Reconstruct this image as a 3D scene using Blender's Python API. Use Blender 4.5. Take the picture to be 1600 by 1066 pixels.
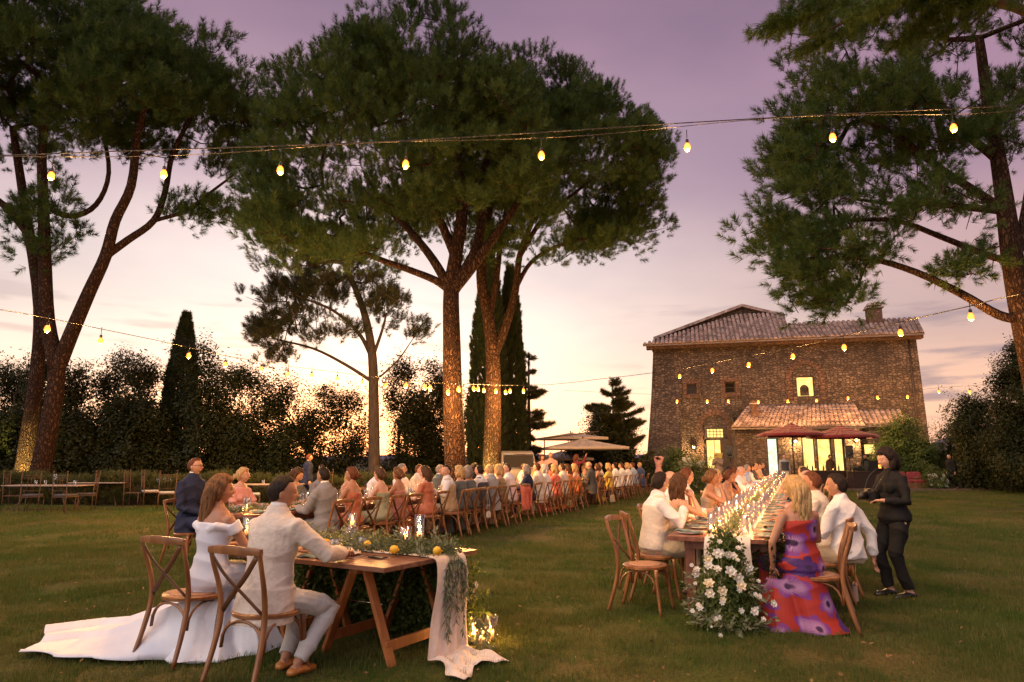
import bpy, bmesh, math, random
import numpy as np
from math import sin, cos, pi, radians as R, atan, tan, sqrt, atan2, exp
from mathutils import Vector, Matrix, Euler

for _o in list(bpy.data.objects): bpy.data.objects.remove(_o)
SC = bpy.context.scene
COL = SC.collection
rng = np.random.RandomState(7)
random.seed(7)

# ------------------------------------------------------------------ camera
FPX = 1066.67; HC = 1.5; TH = atan(185/1067)
cam = bpy.data.cameras.new('camera'); cam.lens = 24; cam.sensor_width = 36
cam.clip_start = .05; cam.clip_end = 4000
camo = bpy.data.objects.new('camera', cam); COL.objects.link(camo)
camo.location = (0, 0, HC); camo.rotation_euler = (pi/2 + TH, 0, 0)
SC.camera = camo

def at(px, py, z=0.0):
    "world point at height z seen at pixel (px,py) of the 1600x1066 photograph"
    dx = (px-800)/FPX; u = (533-py)/FPX
    dy = cos(TH)-u*sin(TH); dz = sin(TH)+u*cos(TH)
    t = (z-HC)/dz
    return Vector((dx*t, dy*t, z))
def hz(px, py, Y):
    "world point at depth Y"
    dx = (px-800)/FPX; u = (533-py)/FPX
    dy = cos(TH)-u*sin(TH); dz = sin(TH)+u*cos(TH)
    t = Y/dy
    return Vector((dx*t, Y, HC+dz*t))

# ------------------------------------------------------------------ world: dusk sky
SC.view_settings.view_transform = 'Standard'; SC.view_settings.look = 'None'
SC.view_settings.exposure = 0.42; SC.view_settings.gamma = 1.0
SC.view_settings.use_curve_mapping = False
SUN_AZ = R(-14.5)      # sunset direction, left of the view axis
W = bpy.data.worlds.new('World'); SC.world = W; W.use_nodes = True
nt = W.node_tree; N = nt.nodes; L = nt.links
for n in list(N): N.remove(n)
def nd(t, **k):
    n = N.new(t)
    for a, b in k.items(): setattr(n, a, b)
    return n
def wmath(op, a, b=None, c=None, clamp=False):
    n = nd('ShaderNodeMath', operation=op, use_clamp=clamp)
    for i, v in enumerate((a, b, c)):
        if v is None: continue
        if isinstance(v, (int, float)): n.inputs[i].default_value = v
        else: L.new(v, n.inputs[i])
    return n.outputs[0]
def wramp(fac, stops, interp='EASE'):
    r = nd('ShaderNodeValToRGB'); L.new(fac, r.inputs[0]); cr = r.color_ramp; cr.interpolation = interp
    while len(cr.elements) < len(stops): cr.elements.new(.5)
    for e, (p, c) in zip(cr.elements, stops): e.position = p; e.color = (*c, 1)
    return r.outputs[0]
def wmix(fac, a, b, mode='MIX'):
    m = nd('ShaderNodeMix', data_type='RGBA', blend_type=mode)
    if isinstance(fac, (int, float)): m.inputs[0].default_value = fac
    else: L.new(fac, m.inputs[0])
    for i, v in ((6, a), (7, b)):
        if isinstance(v, tuple): m.inputs[i].default_value = (*v, 1)
        else: L.new(v, m.inputs[i])
    return m.outputs[2]
tc = nd('ShaderNodeTexCoord'); sep = nd('ShaderNodeSeparateXYZ'); L.new(tc.outputs['Generated'], sep.inputs[0])
zz = wmath('MAXIMUM', sep.outputs[2], 0.0)
elev = wmath('ARCSINE', zz)
# angular closeness to the sunset
sd = Vector((sin(SUN_AZ), cos(SUN_AZ), 0))
dt = nd('ShaderNodeVectorMath', operation='DOT_PRODUCT'); L.new(tc.outputs['Generated'], dt.inputs[0])
dt.inputs[1].default_value = tuple(sd)
e90 = wmath('MULTIPLY', elev, 2/pi)
base = wramp(e90, [(0.0, (.62, .34, .25)), (.05, (.60, .34, .25)), (.13, (.42, .26, .25)), (.26, (.27, .155, .225)), (.45, (.165, .098, .155)), (1.0, (.12, .08, .13))])
glow_c = wramp(e90, [(0.0, (1.9, .95, .50)), (.035, (1.5, 1.08, .74)), (.09, (.92, .83, .71)), (.17, (.76, .70, .66)), (.27, (.52, .41, .43)), (.38, (.34, .215, .285)), (.6, (.2, .13, .19))])
gl = wmath('POWER', wmath('MAXIMUM', dt.outputs['Value'], 0.0), 7.0)
sky1 = wmix(gl, base, glow_c)
# hot core low at the horizon where the sun went down
az = wmath('ARCTAN2', sep.outputs[0], sep.outputs[1])
daz = wmath('DIVIDE', wmath('SUBTRACT', az, SUN_AZ+.03), .30)
de = wmath('DIVIDE', elev, .10)
core = wmath('EXPONENT', wmath('MULTIPLY', wmath('ADD', wmath('MULTIPLY', daz, daz), wmath('MULTIPLY', de, de)), -1.0))
sky2 = wmix(core, sky1, (3.4, 1.35, .55))
# low streaks of cloud
mp = nd('ShaderNodeCombineXYZ'); L.new(wmath('MULTIPLY', az, 6.5), mp.inputs[0]); L.new(wmath('MULTIPLY', elev, 42.0), mp.inputs[1])
nz = nd('ShaderNodeTexNoise'); nz.inputs['Scale'].default_value = 1.0; nz.inputs['Detail'].default_value = 5.0
L.new(mp.outputs[0], nz.inputs['Vector'])
cm = wramp(nz.outputs[0], [(.50, (0, 0, 0)), (.66, (1, 1, 1))])
band = wramp(e90, [(0.02, (0, 0, 0)), (.045, (1, 1, 1)), (.11, (.75, .75, .75)), (.17, (0, 0, 0))])
side = wramp(wmath('ADD', wmath('MULTIPLY', az, .8), .5), [(.36, (.55, .55, .55)), (.55, (.0, .0, .0)), (.80, (1, 1, 1))])
cf = wmath('MULTIPLY', wmath('MULTIPLY', cm, band), wmath('MULTIPLY', side, .85))
sky3 = wmix(cf, sky2, (.20, .14, .19))
# faint wide pink wisps higher up
mp2 = nd('ShaderNodeMapping'); L.new(tc.outputs['Generated'], mp2.inputs[0]); mp2.inputs['Scale'].default_value = (1.6, 2.2, 4.0)
nz2 = nd('ShaderNodeTexNoise'); nz2.inputs['Scale'].default_value = 1.7; nz2.inputs['Detail'].default_value = 6.0
L.new(mp2.outputs[0], nz2.inputs['Vector'])
w2 = wramp(nz2.outputs[0], [(.35, (.90, .90, .94)), (.7, (1.13, 1.08, 1.07))])
sky4 = wmix(1.0, sky3, w2, 'MULTIPLY')
# the physical sky at dusk, added underneath the colours of the photograph
ns = nd('ShaderNodeTexSky'); ns.sky_type = 'NISHITA'; ns.sun_disc = False
ns.sun_elevation = R(1.0); ns.sun_rotation = SUN_AZ
sn = wmix(1.0, ns.outputs[0], (.05, .05, .05), 'MULTIPLY')
sky5 = wmix(1.0, sky4, sn, 'ADD')
bg = nd('ShaderNodeBackground'); bg.inputs['Strength'].default_value = 1.0
L.new(sky5, bg.inputs['Color'])
wo = nd('ShaderNodeOutputWorld'); L.new(bg.outputs[0], wo.inputs[0])

# broad soft fill lamp added high behind the camera, opposite the sunset
sl = bpy.data.lights.new('fill_sun', 'SUN'); sl.energy = 1.65; sl.angle = R(70); sl.color = (1.0, .88, .74)
so = bpy.data.objects.new('fill_sun', sl); COL.objects.link(so)
so.rotation_euler = Vector((-.55, -.62, .62)).to_track_quat('Z', 'Y').to_euler()

# ------------------------------------------------------------------ material helpers
MATS = {}
def pm(name, col, col2=None, rough=.6, bump=0.0, scale=8.0, detail=5.0, bscale=None, metallic=0.0, stretch=(1, 1, 1),
       sheen=0.0, coat=0.0, trans=0.0, thr=(.35, .68), sss=0.0, spec=.5):
    if name in MATS: return MATS[name]
    m = bpy.data.materials.new(name); m.use_nodes = True; MATS[name] = m
    t = m.node_tree; b = t.nodes['Principled BSDF']
    b.inputs['Roughness'].default_value = rough; b.inputs['Metallic'].default_value = metallic
    b.inputs['Base Color'].default_value = (*col, 1)
    b.inputs['Specular IOR Level'].default_value = spec
    if sheen: b.inputs['Sheen Weight'].default_value = sheen
    if coat: b.inputs['Coat Weight'].default_value = coat; b.inputs['Coat Roughness'].default_value = .15
    if trans: b.inputs['Transmission Weight'].default_value = trans
    if sss:
        b.inputs['Subsurface Weight'].default_value = sss; b.inputs['Subsurface Radius'].default_value = (.01, .004, .002)
        b.inputs['Subsurface Scale'].default_value = 1.0
    if col2 is not None or bump:
        c = t.nodes.new('ShaderNodeTexCoord'); mpn = t.nodes.new('ShaderNodeMapping'); mpn.inputs['Scale'].default_value = stretch
        t.links.new(c.outputs['Object'], mpn.inputs[0])
        if col2 is not None:
            n = t.nodes.new('ShaderNodeTexNoise'); n.inputs['Scale'].default_value = scale; n.inputs['Detail'].default_value = detail
            t.links.new(mpn.outputs[0], n.inputs['Vector'])
            r = t.nodes.new('ShaderNodeValToRGB'); r.color_ramp.elements[0].position = thr[0]; r.color_ramp.elements[1].position = thr[1]
            r.color_ramp.elements[0].color = (*col, 1); r.color_ramp.elements[1].color = (*col2, 1)
            t.links.new(n.outputs[0], r.inputs[0]); t.links.new(r.outputs[0], b.inputs['Base Color'])
        if bump:
            n2 = t.nodes.new('ShaderNodeTexNoise'); n2.inputs['Scale'].default_value = bscale or scale*2; n2.inputs['Detail'].default_value = 4
            t.links.new(mpn.outputs[0], n2.inputs['Vector'])
            bp = t.nodes.new('ShaderNodeBump'); bp.inputs['Strength'].default_value = 1.0; bp.inputs['Distance'].default_value = bump
            t.links.new(n2.outputs[0], bp.inputs['Height']); t.links.new(bp.outputs[0], b.inputs['Normal'])
    return m
def emis(name, col, strength):
    if name in MATS: return MATS[name]
    m = bpy.data.materials.new(name); m.use_nodes = True; MATS[name] = m
    b = m.node_tree.nodes['Principled BSDF']; b.inputs['Base Color'].default_value = (*col, 1)
    b.inputs['Emission Color'].default_value = (*col, 1); b.inputs['Emission Strength'].default_value = strength
    return m
def leafmat(name, c1, c2, rough=.55, transl=.25):
    "two-sided leaf: diffuse plus translucent, varied per instance"
    if name in MATS: return MATS[name]
    m = bpy.data.materials.new(name); m.use_nodes = True; MATS[name] = m
    t = m.node_tree; b = t.nodes['Principled BSDF']; out = t.nodes['Material Output']
    oi = t.nodes.new('ShaderNodeObjectInfo'); geo = t.nodes.new('ShaderNodeNewGeometry')
    nz_ = t.nodes.new('ShaderNodeTexNoise'); nz_.inputs['Scale'].default_value = .9; t.links.new(geo.outputs['Position'], nz_.inputs['Vector'])
    a = t.nodes.new('ShaderNodeMath'); a.operation = 'ADD'; t.links.new(oi.outputs['Random'], a.inputs[0]); t.links.new(nz_.outputs[0], a.inputs[1])
    a2 = t.nodes.new('ShaderNodeMath'); a2.operation = 'MULTIPLY'; a2.inputs[1].default_value = .5; t.links.new(a.outputs[0], a2.inputs[0])
    r = t.nodes.new('ShaderNodeValToRGB'); r.color_ramp.elements[0].position = .2; r.color_ramp.elements[1].position = .8
    r.color_ramp.elements[0].color = (*c1, 1); r.color_ramp.elements[1].color = (*c2, 1)
    t.links.new(a2.outputs[0], r.inputs[0]); t.links.new(r.outputs[0], b.inputs['Base Color'])
    b.inputs['Roughness'].default_value = rough; b.inputs['Specular IOR Level'].default_value = .3
    tr = t.nodes.new('ShaderNodeBsdfTranslucent'); t.links.new(r.outputs[0], tr.inputs[0])
    mx = t.nodes.new('ShaderNodeMixShader'); mx.inputs[0].default_value = transl
    t.links.new(b.outputs[0], mx.inputs[1]); t.links.new(tr.outputs[0], mx.inputs[2]); t.links.new(mx.outputs[0], out.inputs[0])
    return m
def glassmat(name='clear_glass', col=(1, 1, 1), rough=0.0):
    "thin clear glass: mostly see-through with reflections at grazing angles"
    if name in MATS: return MATS[name]
    m = bpy.data.materials.new(name); m.use_nodes = True; MATS[name] = m
    t = m.node_tree; out = t.nodes['Material Output']; t.nodes.remove(t.nodes['Principled BSDF'])
    tb = t.nodes.new('ShaderNodeBsdfTransparent'); tb.inputs[0].default_value = (*[.96*c for c in col], 1)
    g = t.nodes.new('ShaderNodeBsdfGlossy'); g.inputs['Roughness'].default_value = .05; g.inputs[0].default_value = (1, 1, 1, 1)
    f = t.nodes.new('ShaderNodeLayerWeight'); f.inputs[0].default_value = .35
    ml = t.nodes.new('ShaderNodeMath'); ml.operation = 'MULTIPLY_ADD'; ml.inputs[1].default_value = .75; ml.inputs[2].default_value = .05
    t.links.new(f.outputs['Facing'], ml.inputs[0])
    mx = t.nodes.new('ShaderNodeMixShader'); t.links.new(ml.outputs[0], mx.inputs[0]); t.links.new(tb.outputs[0], mx.inputs[1]); t.links.new(g.outputs[0], mx.inputs[2])
    t.links.new(mx.outputs[0], out.inputs[0])
    return m

# ------------------------------------------------------------------ object helpers
def tag(o, label=None, cat=None, group=None, kind=None):
    if label: o['label'] = label
    if cat: o['category'] = cat
    if group: o['group'] = group
    if kind: o['kind'] = kind
    return o
def empty(name, loc=(0, 0, 0), rz=0.0, label=None, cat=None, group=None):
    o = bpy.data.objects.new(name, None); COL.objects.link(o); o.location = loc; o.rotation_euler = (0, 0, rz)
    o.empty_display_size = .1
    return tag(o, label, cat, group)
def link(name, me, parent=None, loc=(0, 0, 0)):
    o = bpy.data.objects.new(name, me); COL.objects.link(o); o.location = loc
    if parent is not None: o.parent = parent
    return o
def copy_tree(o, parent=None):
    c = o.copy(); COL.objects.link(c); c.parent = parent
    for ch in o.children: copy_tree(ch, c)
    return c
def perp(d):
    d = Vector(d).normalized()
    a = Vector((0, 0, 1)) if abs(d.z) < .9 else Vector((1, 0, 0))
    x = d.cross(a).normalized(); return x, d.cross(x).normalized()

class MB:
    def __init__(s): s.v = []; s.f = []; s.m = []
    def add(s, vs, fs, mi=0):
        o = len(s.v); s.v.extend([tuple(v) for v in vs])
        s.f.extend([tuple(i+o for i in f) for f in fs]); s.m.extend([mi]*len(fs)); return s
    def merge(s, other, M=None, mi=None):
        o = len(s.v)
        s.v.extend([tuple(M @ Vector(v)) for v in other.v] if M is not None else other.v)
        s.f.extend([tuple(i+o for i in f) for f in other.f]); s.m.extend(other.m if mi is None else [mi]*len(other.f)); return s
    def box(s, c, size, rot=None, mi=0, taper=1.0):
        hx, hy, hz_ = [q/2 for q in size]; c = Vector(c)
        vs = []
        for z in (-1, 1):
            k = taper if z > 0 else 1.0
            for x, y in ((-1, -1), (1, -1), (1, 1), (-1, 1)):
                p = Vector((x*hx*k, y*hy*k, z*hz_))
                if rot is not None: p = rot @ p
                vs.append(c+p)
        return s.add(vs, [(0, 3, 2, 1), (4, 5, 6, 7), (0, 1, 5, 4), (1, 2, 6, 5), (2, 3, 7, 6), (3, 0, 4, 7)], mi)
    def bar(s, a, b, w, h, mi=0, up=(0, 0, 1)):
        "rectangular bar from a to b, w sideways, h along up"
        a = Vector(a); b = Vector(b); d = (b-a).normalized(); x = d.cross(Vector(up))
        if x.length < 1e-4: x = d.cross(Vector((0, 1, 0)))
        x.normalize(); y = x.cross(d).normalized()
        vs = [p+x*i*w/2+y*j*h/2 for p in (a, b) for i, j in ((-1, -1), (1, -1), (1, 1), (-1, 1))]
        return s.add(vs, [(3, 2, 1, 0), (4, 5, 6, 7), (0, 1, 5, 4), (1, 2, 6, 5), (2, 3, 7, 6), (3, 0, 4, 7)], mi)
    def rings(s, rings, mi=0, cap=True, closed=False):
        "rings: list of equal-length point lists"
        n = len(rings[0]); vs = [p for r in rings for p in r]; fs = []
        for i in range(len(rings)-1):
            for j in range(n):
                k = (j+1) % n
                fs.append((i*n+j, i*n+k, (i+1)*n+k, (i+1)*n+j))
        if cap:
            fs.append(tuple(range(n-1, -1, -1))); o = (len(rings)-1)*n; fs.append(tuple(range(o, o+n)))
        return s.add(vs, fs, mi)
    def tube(s, pts, rad, seg=8, mi=0, flat=None, up=None):
        "round tube through pts; rad number or list; flat=(kx,ky) ellipse factors"
        pts = [Vector(p) for p in pts]; n = len(pts)
        if not hasattr(rad, '__len__'): rad = [rad]*n
        rr = []; x = None
        for i, p in enumerate(pts):
            d = (pts[min(i+1, n-1)]-pts[max(i-1, 0)])
            if d.length < 1e-7: d = Vector((0, 0, 1))
            d.normalize()
            if x is None:
                if up is not None:
                    x = Vector(up)-d*d.dot(Vector(up)); x.normalize()
                else: x = perp(d)[0]
            else:
                x = x-d*d.dot(x)
                if x.length < 1e-5: x = perp(d)[0]
                x.normalize()
            y = d.cross(x)
            kx, ky = flat if flat else (1, 1)
            rr.append([p+x*(cos(2*pi*j/seg)*rad[i]*kx)+y*(sin(2*pi*j/seg)*rad[i]*ky) for j in range(seg)])
        return s.rings(rr, mi)
    def ell(s, c, r, seg=12, rg=8, mi=0, rot=None):
        c = Vector(c); vs = []; fs = []
        if not hasattr(r, '__len__'): r = (r, r, r)
        for i in range(1, rg):
            ph = pi*i/rg
            for j in range(seg):
                p = Vector((r[0]*sin(ph)*cos(2*pi*j/seg), r[1]*sin(ph)*sin(2*pi*j/seg), r[2]*cos(ph)))
                vs.append(c+(rot @ p if rot is not None else p))
        t = Vector((0, 0, r[2])); b = -t
        if rot is not None: t = rot @ t; b = rot @ b
        vs.append(c+t); vs.append(c+b); T = len(vs)-2; B = T+1
        for i in range(rg-2):
            for j in range(seg):
                k = (j+1) % seg; fs.append((i*seg+j, (i+1)*seg+j, (i+1)*seg+k, i*seg+k))
        for j in range(seg):
            k = (j+1) % seg; fs.append((T, j, k)); fs.append((B, (rg-2)*seg+k, (rg-2)*seg+j))
        return s.add(vs, fs, mi)
    def lathe(s, prof, seg=16, c=(0, 0, 0), mi=0, cap=False):
        "prof: list of (r,z)"
        c = Vector(c)
        return s.rings([[c+Vector((r*cos(2*pi*j/seg), r*sin(2*pi*j/seg), z)) for j in range(seg)] for r, z in prof], mi, cap=cap)
    def mesh(s, name, mats, smooth=True):
        me = bpy.data.meshes.new(name)
        me.from_pydata(s.v, [], s.f)
        for m in mats: me.materials.append(m)
        if len(mats) > 1 and any(s.m): me.polygons.foreach_set('material_index', s.m)
        if smooth: me.polygons.foreach_set('use_smooth', [True]*len(me.polygons))
        me.update(); return me
    def build(s, name, mats, parent=None, smooth=True, sharp=None, loc=(0, 0, 0)):
        if not isinstance(mats, (list, tuple)): mats = [mats]
        me = s.mesh(name, mats, smooth)
        if sharp is not None: me.set_sharp_from_angle(angle=R(sharp))
        return link(name, me, parent, loc)

def bevel_obj(o, w, seg=2):
    bm = bmesh.new(); bm.from_mesh(o.data)
    bmesh.ops.bevel(bm, geom=list(bm.edges), offset=w, segments=seg, affect='EDGES', clamp_overlap=True)
    bm.to_mesh(o.data); bm.free(); o.data.polygons.foreach_set('use_smooth', [True]*len(o.data.polygons)); o.data.set_sharp_from_angle(angle=R(40))
    return o

def voxel_mesh(mb, size, smooth=4, disp=None, name='body', mats=(), adapt=0.0):
    "union of overlapping closed shapes into one continuous skin"
    me = bpy.data.meshes.new('tmp'); me.from_pydata(mb.v, [], mb.f); me.update()
    o = bpy.data.objects.new('tmp', me); COL.objects.link(o)
    md = o.modifiers.new('r', 'REMESH'); md.mode = 'VOXEL'; md.voxel_size = size; md.adaptivity = adapt
    if smooth:
        ms = o.modifiers.new('s', 'SMOOTH'); ms.iterations = smooth; ms.factor = .5
    dg = bpy.context.evaluated_depsgraph_get()
    r = bpy.data.meshes.new_from_object(o.evaluated_get(dg)); r.name = name
    bpy.data.objects.remove(o); bpy.data.meshes.remove(me)
    if disp is not None:
        n = len(r.vertices); co = np.empty(n*3, 'f'); r.vertices.foreach_get('co', co); co = co.reshape(-1, 3)
        no = np.empty(n*3, 'f'); r.vertices.foreach_get('normal', no); no = no.reshape(-1, 3)
        co = disp(co, no); r.vertices.foreach_set('co', co.astype('f').ravel())
    r.materials.clear()
    for m in mats: r.materials.append(m)
    r.polygons.foreach_set('use_smooth', [True]*len(r.polygons)); r.update()
    return r

# scatter: one object whose vertices carry instanced leaf clumps (geometry nodes)
def gn_scatter(name, pts, dirs, scl, clump, mats, parent=None, spin=None):
    """pts Nx3, dirs Nx3 (axis the clump's Z points along), scl N"""
    n = len(pts); me = bpy.data.meshes.new(name); me.vertices.add(n)
    me.vertices.foreach_set('co', np.asarray(pts, 'f').ravel())
    eul = np.empty((n, 3), 'f')
    for i in range(n):
        q = Vector([float(c) for c in dirs[i]]).to_track_quat('Z', 'Y'); q = q @ Euler((0, 0, float(rng.rand()*6.283))).to_quaternion()
        eul[i] = q.to_euler()
    a = me.attributes.new('rot', 'FLOAT_VECTOR', 'POINT'); a.data.foreach_set('vector', eul.ravel())
    b = me.attributes.new('scl', 'FLOAT', 'POINT'); b.data.foreach_set('value', np.asarray(scl, 'f'))
    for m in mats: me.materials.append(m)
    me.update(); o = link(name, me, parent)
    g = bpy.data.node_groups.new('leaf_scatter', 'GeometryNodeTree')
    g.interface.new_socket('Geometry', in_out='INPUT', socket_type='NodeSocketGeometry')
    g.interface.new_socket('Geometry', in_out='OUTPUT', socket_type='NodeSocketGeometry')
    gi = g.nodes.new('NodeGroupInput'); go = g.nodes.new('NodeGroupOutput')
    ip = g.nodes.new('GeometryNodeInstanceOnPoints'); ob = g.nodes.new('GeometryNodeObjectInfo')
    ob.inputs['Object'].default_value = clump; ob.inputs['As Instance'].default_value = True
    ra = g.nodes.new('GeometryNodeInputNamedAttribute'); ra.data_type = 'FLOAT_VECTOR'; ra.inputs['Name'].default_value = 'rot'
    sa = g.nodes.new('GeometryNodeInputNamedAttribute'); sa.data_type = 'FLOAT'; sa.inputs['Name'].default_value = 'scl'
    er = g.nodes.new('FunctionNodeEulerToRotation')
    g.links.new(ra.outputs['Attribute'], er.inputs[0]); g.links.new(er.outputs[0], ip.inputs['Rotation'])
    g.links.new(sa.outputs['Attribute'], ip.inputs['Scale'])
    g.links.new(gi.outputs[0], ip.inputs['Points']); g.links.new(ob.outputs['Geometry'], ip.inputs['Instance'])
    g.links.new(ip.outputs[0], go.inputs[0])
    md = o.modifiers.new('scatter', 'NODES'); md.node_group = g
    return o
def unlinked(name, mb, mats):
    return bpy.data.objects.new(name, mb.mesh(name, mats, smooth=False))

def smooth_path(pts, k=5):
    "catmull-rom"
    pts = [Vector(p) for p in pts]; P_ = [pts[0]*2-pts[1]]+pts+[pts[-1]*2-pts[-2]]; out = []
    for i in range(1, len(P_)-2):
        for j in range(k):
            t = j/k; a, b, c, d = P_[i-1], P_[i], P_[i+1], P_[i+2]
            out.append(.5*((2*b)+(-a+c)*t+(2*a-5*b+4*c-d)*t*t+(-a+3*b-3*c+d)*t**3))
    out.append(pts[-1]); return out

# ------------------------------------------------------------------ ground
def ground_material(name, cols, scales, bumpd=.02):
    m = bpy.data.materials.new(name); m.use_nodes = True; MATS[name] = m
    t = m.node_tree; b = t.nodes['Principled BSDF']; b.inputs['Roughness'].default_value = .9; b.inputs['Specular IOR Level'].default_value = .15
    c = t.nodes.new('ShaderNodeTexCoord')
    def noise(s, d=5):
        n = t.nodes.new('ShaderNodeTexNoise'); n.inputs['Scale'].default_value = s; n.inputs['Detail'].default_value = d
        t.links.new(c.outputs['Object'], n.inputs['Vector']); return n
    n1 = noise(scales[0]); n2 = noise(scales[1], 8)
    r = t.nodes.new('ShaderNodeValToRGB'); r.color_ramp.elements[0].position = .36; r.color_ramp.elements[1].position = .66
    r.color_ramp.elements[0].color = (*cols[0], 1); r.color_ramp.elements[1].color = (*cols[1], 1); t.links.new(n1.outputs[0], r.inputs[0])
    r2 = t.nodes.new('ShaderNodeValToRGB'); r2.color_ramp.elements[0].position = .3; r2.color_ramp.elements[1].position = .7
    r2.color_ramp.elements[0].color = (.55, .55, .5, 1); r2.color_ramp.elements[1].color = (1.3, 1.3, 1.2, 1); t.links.new(n2.outputs[0], r2.inputs[0])
    mx = t.nodes.new('ShaderNodeMix'); mx.data_type = 'RGBA'; mx.blend_type = 'MULTIPLY'; mx.inputs[0].default_value = 1
    t.links.new(r.outputs[0], mx.inputs[6]); t.links.new(r2.outputs[0], mx.inputs[7]); t.links.new(mx.outputs[2], b.inputs['Base Color'])
    bp = t.nodes.new('ShaderNodeBump'); bp.inputs['Distance'].default_value = bumpd; t.links.new(n2.outputs[0], bp.inputs['Height']); t.links.new(bp.outputs[0], b.inputs['Normal'])
    return m
M_field = ground_material('field', ((.03, .035, .015), (.055, .05, .028)), (.05, 2.0))
M_lawn = ground_material('lawn', ((.040, .066, .012), (.105, .085, .033)), (.55, 38.0))
M_gravel = ground_material('gravel', ((.08, .06, .05), (.13, .10, .08)), (.8, 30.0))
m = MB(); m.add([(-900, -40, -.12), (900, -40, -.12), (900, 1800, -.12), (-900, 1800, -.12)], [(0, 1, 2, 3)])
tag(m.build('ground', M_field, smooth=False), kind='structure')
def lawn_z(x, y): return .02*sin(x*.55+1)*sin(y*.43)+.012*sin(x*1.9+y*.8)
m = MB(); nx, ny = 150, 90
xs = np.linspace(-45, 45, nx); ys = np.linspace(-6, 33.8, ny)
for y in ys:
    for x in xs: m.v.append((x, y, lawn_z(x, y)))
for j in range(ny-1):
    for i in range(nx-1): m.f.append((j*nx+i, j*nx+i+1, (j+1)*nx+i+1, (j+1)*nx+i)); m.m.append(0)
tag(m.build('lawn', M_lawn), kind='structure')
m = MB(); m.box((20, 52, -.02), (56, 36, .16)); tag(m.build('terrace', M_gravel, smooth=False), kind='structure')
m = MB(); m.box((20, 33.9, .02), (56, .22, .16)); tag(m.build('terrace_kerb', pm('kerb', (.10, .07, .055), (.17, .12, .10), scale=3, bump=.01), smooth=False), kind='structure')

# mown grass: blades in tufts, dense and fine near the camera
M_grass = leafmat('grass_blade', (.044, .102, .012), (.172, .160, .050), .6, .35)
def grass_clump(nb, size, h, w):
    m = MB()
    for _ in range(nb):
        x, y = (rng.rand(2)-.5)*size; a = rng.rand()*6.28; hh = h*(.5+rng.rand()*.8); lean = .6*h*rng.rand(); b = rng.rand()*6.28
        dx, dy = cos(a)*w, sin(a)*w
        m.add([(x-dx, y-dy, -.01), (x+dx, y+dy, -.01), (x+cos(b)*lean, y+sin(b)*lean, hh)], [(0, 1, 2)])
    return m
g1 = unlinked('grass_tuft_source', grass_clump(240, .42, .042, .0028), [M_grass])
g2 = unlinked('grass_tuft_source', grass_clump(260, .9, .045, .006), [M_grass])
def grass(name, clump, y0, y1, dens, s0):
    P = []; S = []
    for _ in range(int(dens*(y1-y0)*2*(y1*.80))):
        y = y0+(y1-y0)*rng.rand(); x = (rng.rand()*2-1)*(y1*.80)
        if abs(x) > y*.80+.6: continue
        P.append((x, y, lawn_z(x, y))); S.append(s0*(.7+.6*rng.rand()))
    D = np.tile([0., 0., 1.], (len(P), 1))+(rng.rand(len(P), 3)-.5)*.12
    o = gn_scatter(name, np.array(P), D, S, clump, [M_grass])
    tag(o, 'short mown grass blades of the lawn', 'grass', kind='stuff')
grass('grass', g1, 3.6, 8.0, 20, 1.0)
grass('grass', g1, 8.0, 13.0, 12, 1.25)
grass('grass', g2, 13.0, 33.6, 2.6, 1.1)

P = []; D = []; S = []   # dry leaves and needles fallen on the grass
for _ in range(900):
    y = 3.8+13*rng.rand()**1.4; x = (rng.rand()*2-1)*y*.8; P.append((x, y, lawn_z(x, y)+.035)); D.append((rng.normal()*.5, rng.normal()*.5, 1)); S.append(.6+.9*rng.rand())
_m = MB(); _m.add([(-.018, 0, 0), (0, -.009, .004), (.020, 0, .002), (0, .009, .005)], [(0, 1, 2, 3)])
_ml = leafmat('dry_leaf', (.10, .055, .025), (.24, .15, .07), .8, .1); _s = unlinked('leaf_source', _m, [_ml])
tag(gn_scatter('fallen_leaves', np.array(P), D, S, _s, [_ml]), 'dry leaves scattered over the lawn', 'leaves', kind='stuff')
# far blue ridge on the right and low land behind the trees
m = MB(); pr = []
n = 120
for i in range(n):
    a = -1.0+2.3*i/(n-1); d = 1500
    h = 9+62*exp(-((a-.66)/.13)**2)+2*sin(a*9)+3*sin(a*31+1)+2*sin(a*67)
    pr.append((d*sin(a), d*cos(a), h))
for p in pr: m.v += [(p[0], p[1], -.5), p, (p[0]*1.12, p[1]*1.12, p[2]*.7)]
for i in range(n-1):
    for k in (0, 1): m.f.append((3*i+k, 3*i+3+k, 3*i+4+k, 3*i+1+k)); m.m.append(0)
tag(m.build('hills', pm('ridge', (.16, .13, .20), (.20, .15, .21), rough=1, scale=.01)), kind='structure')

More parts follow.
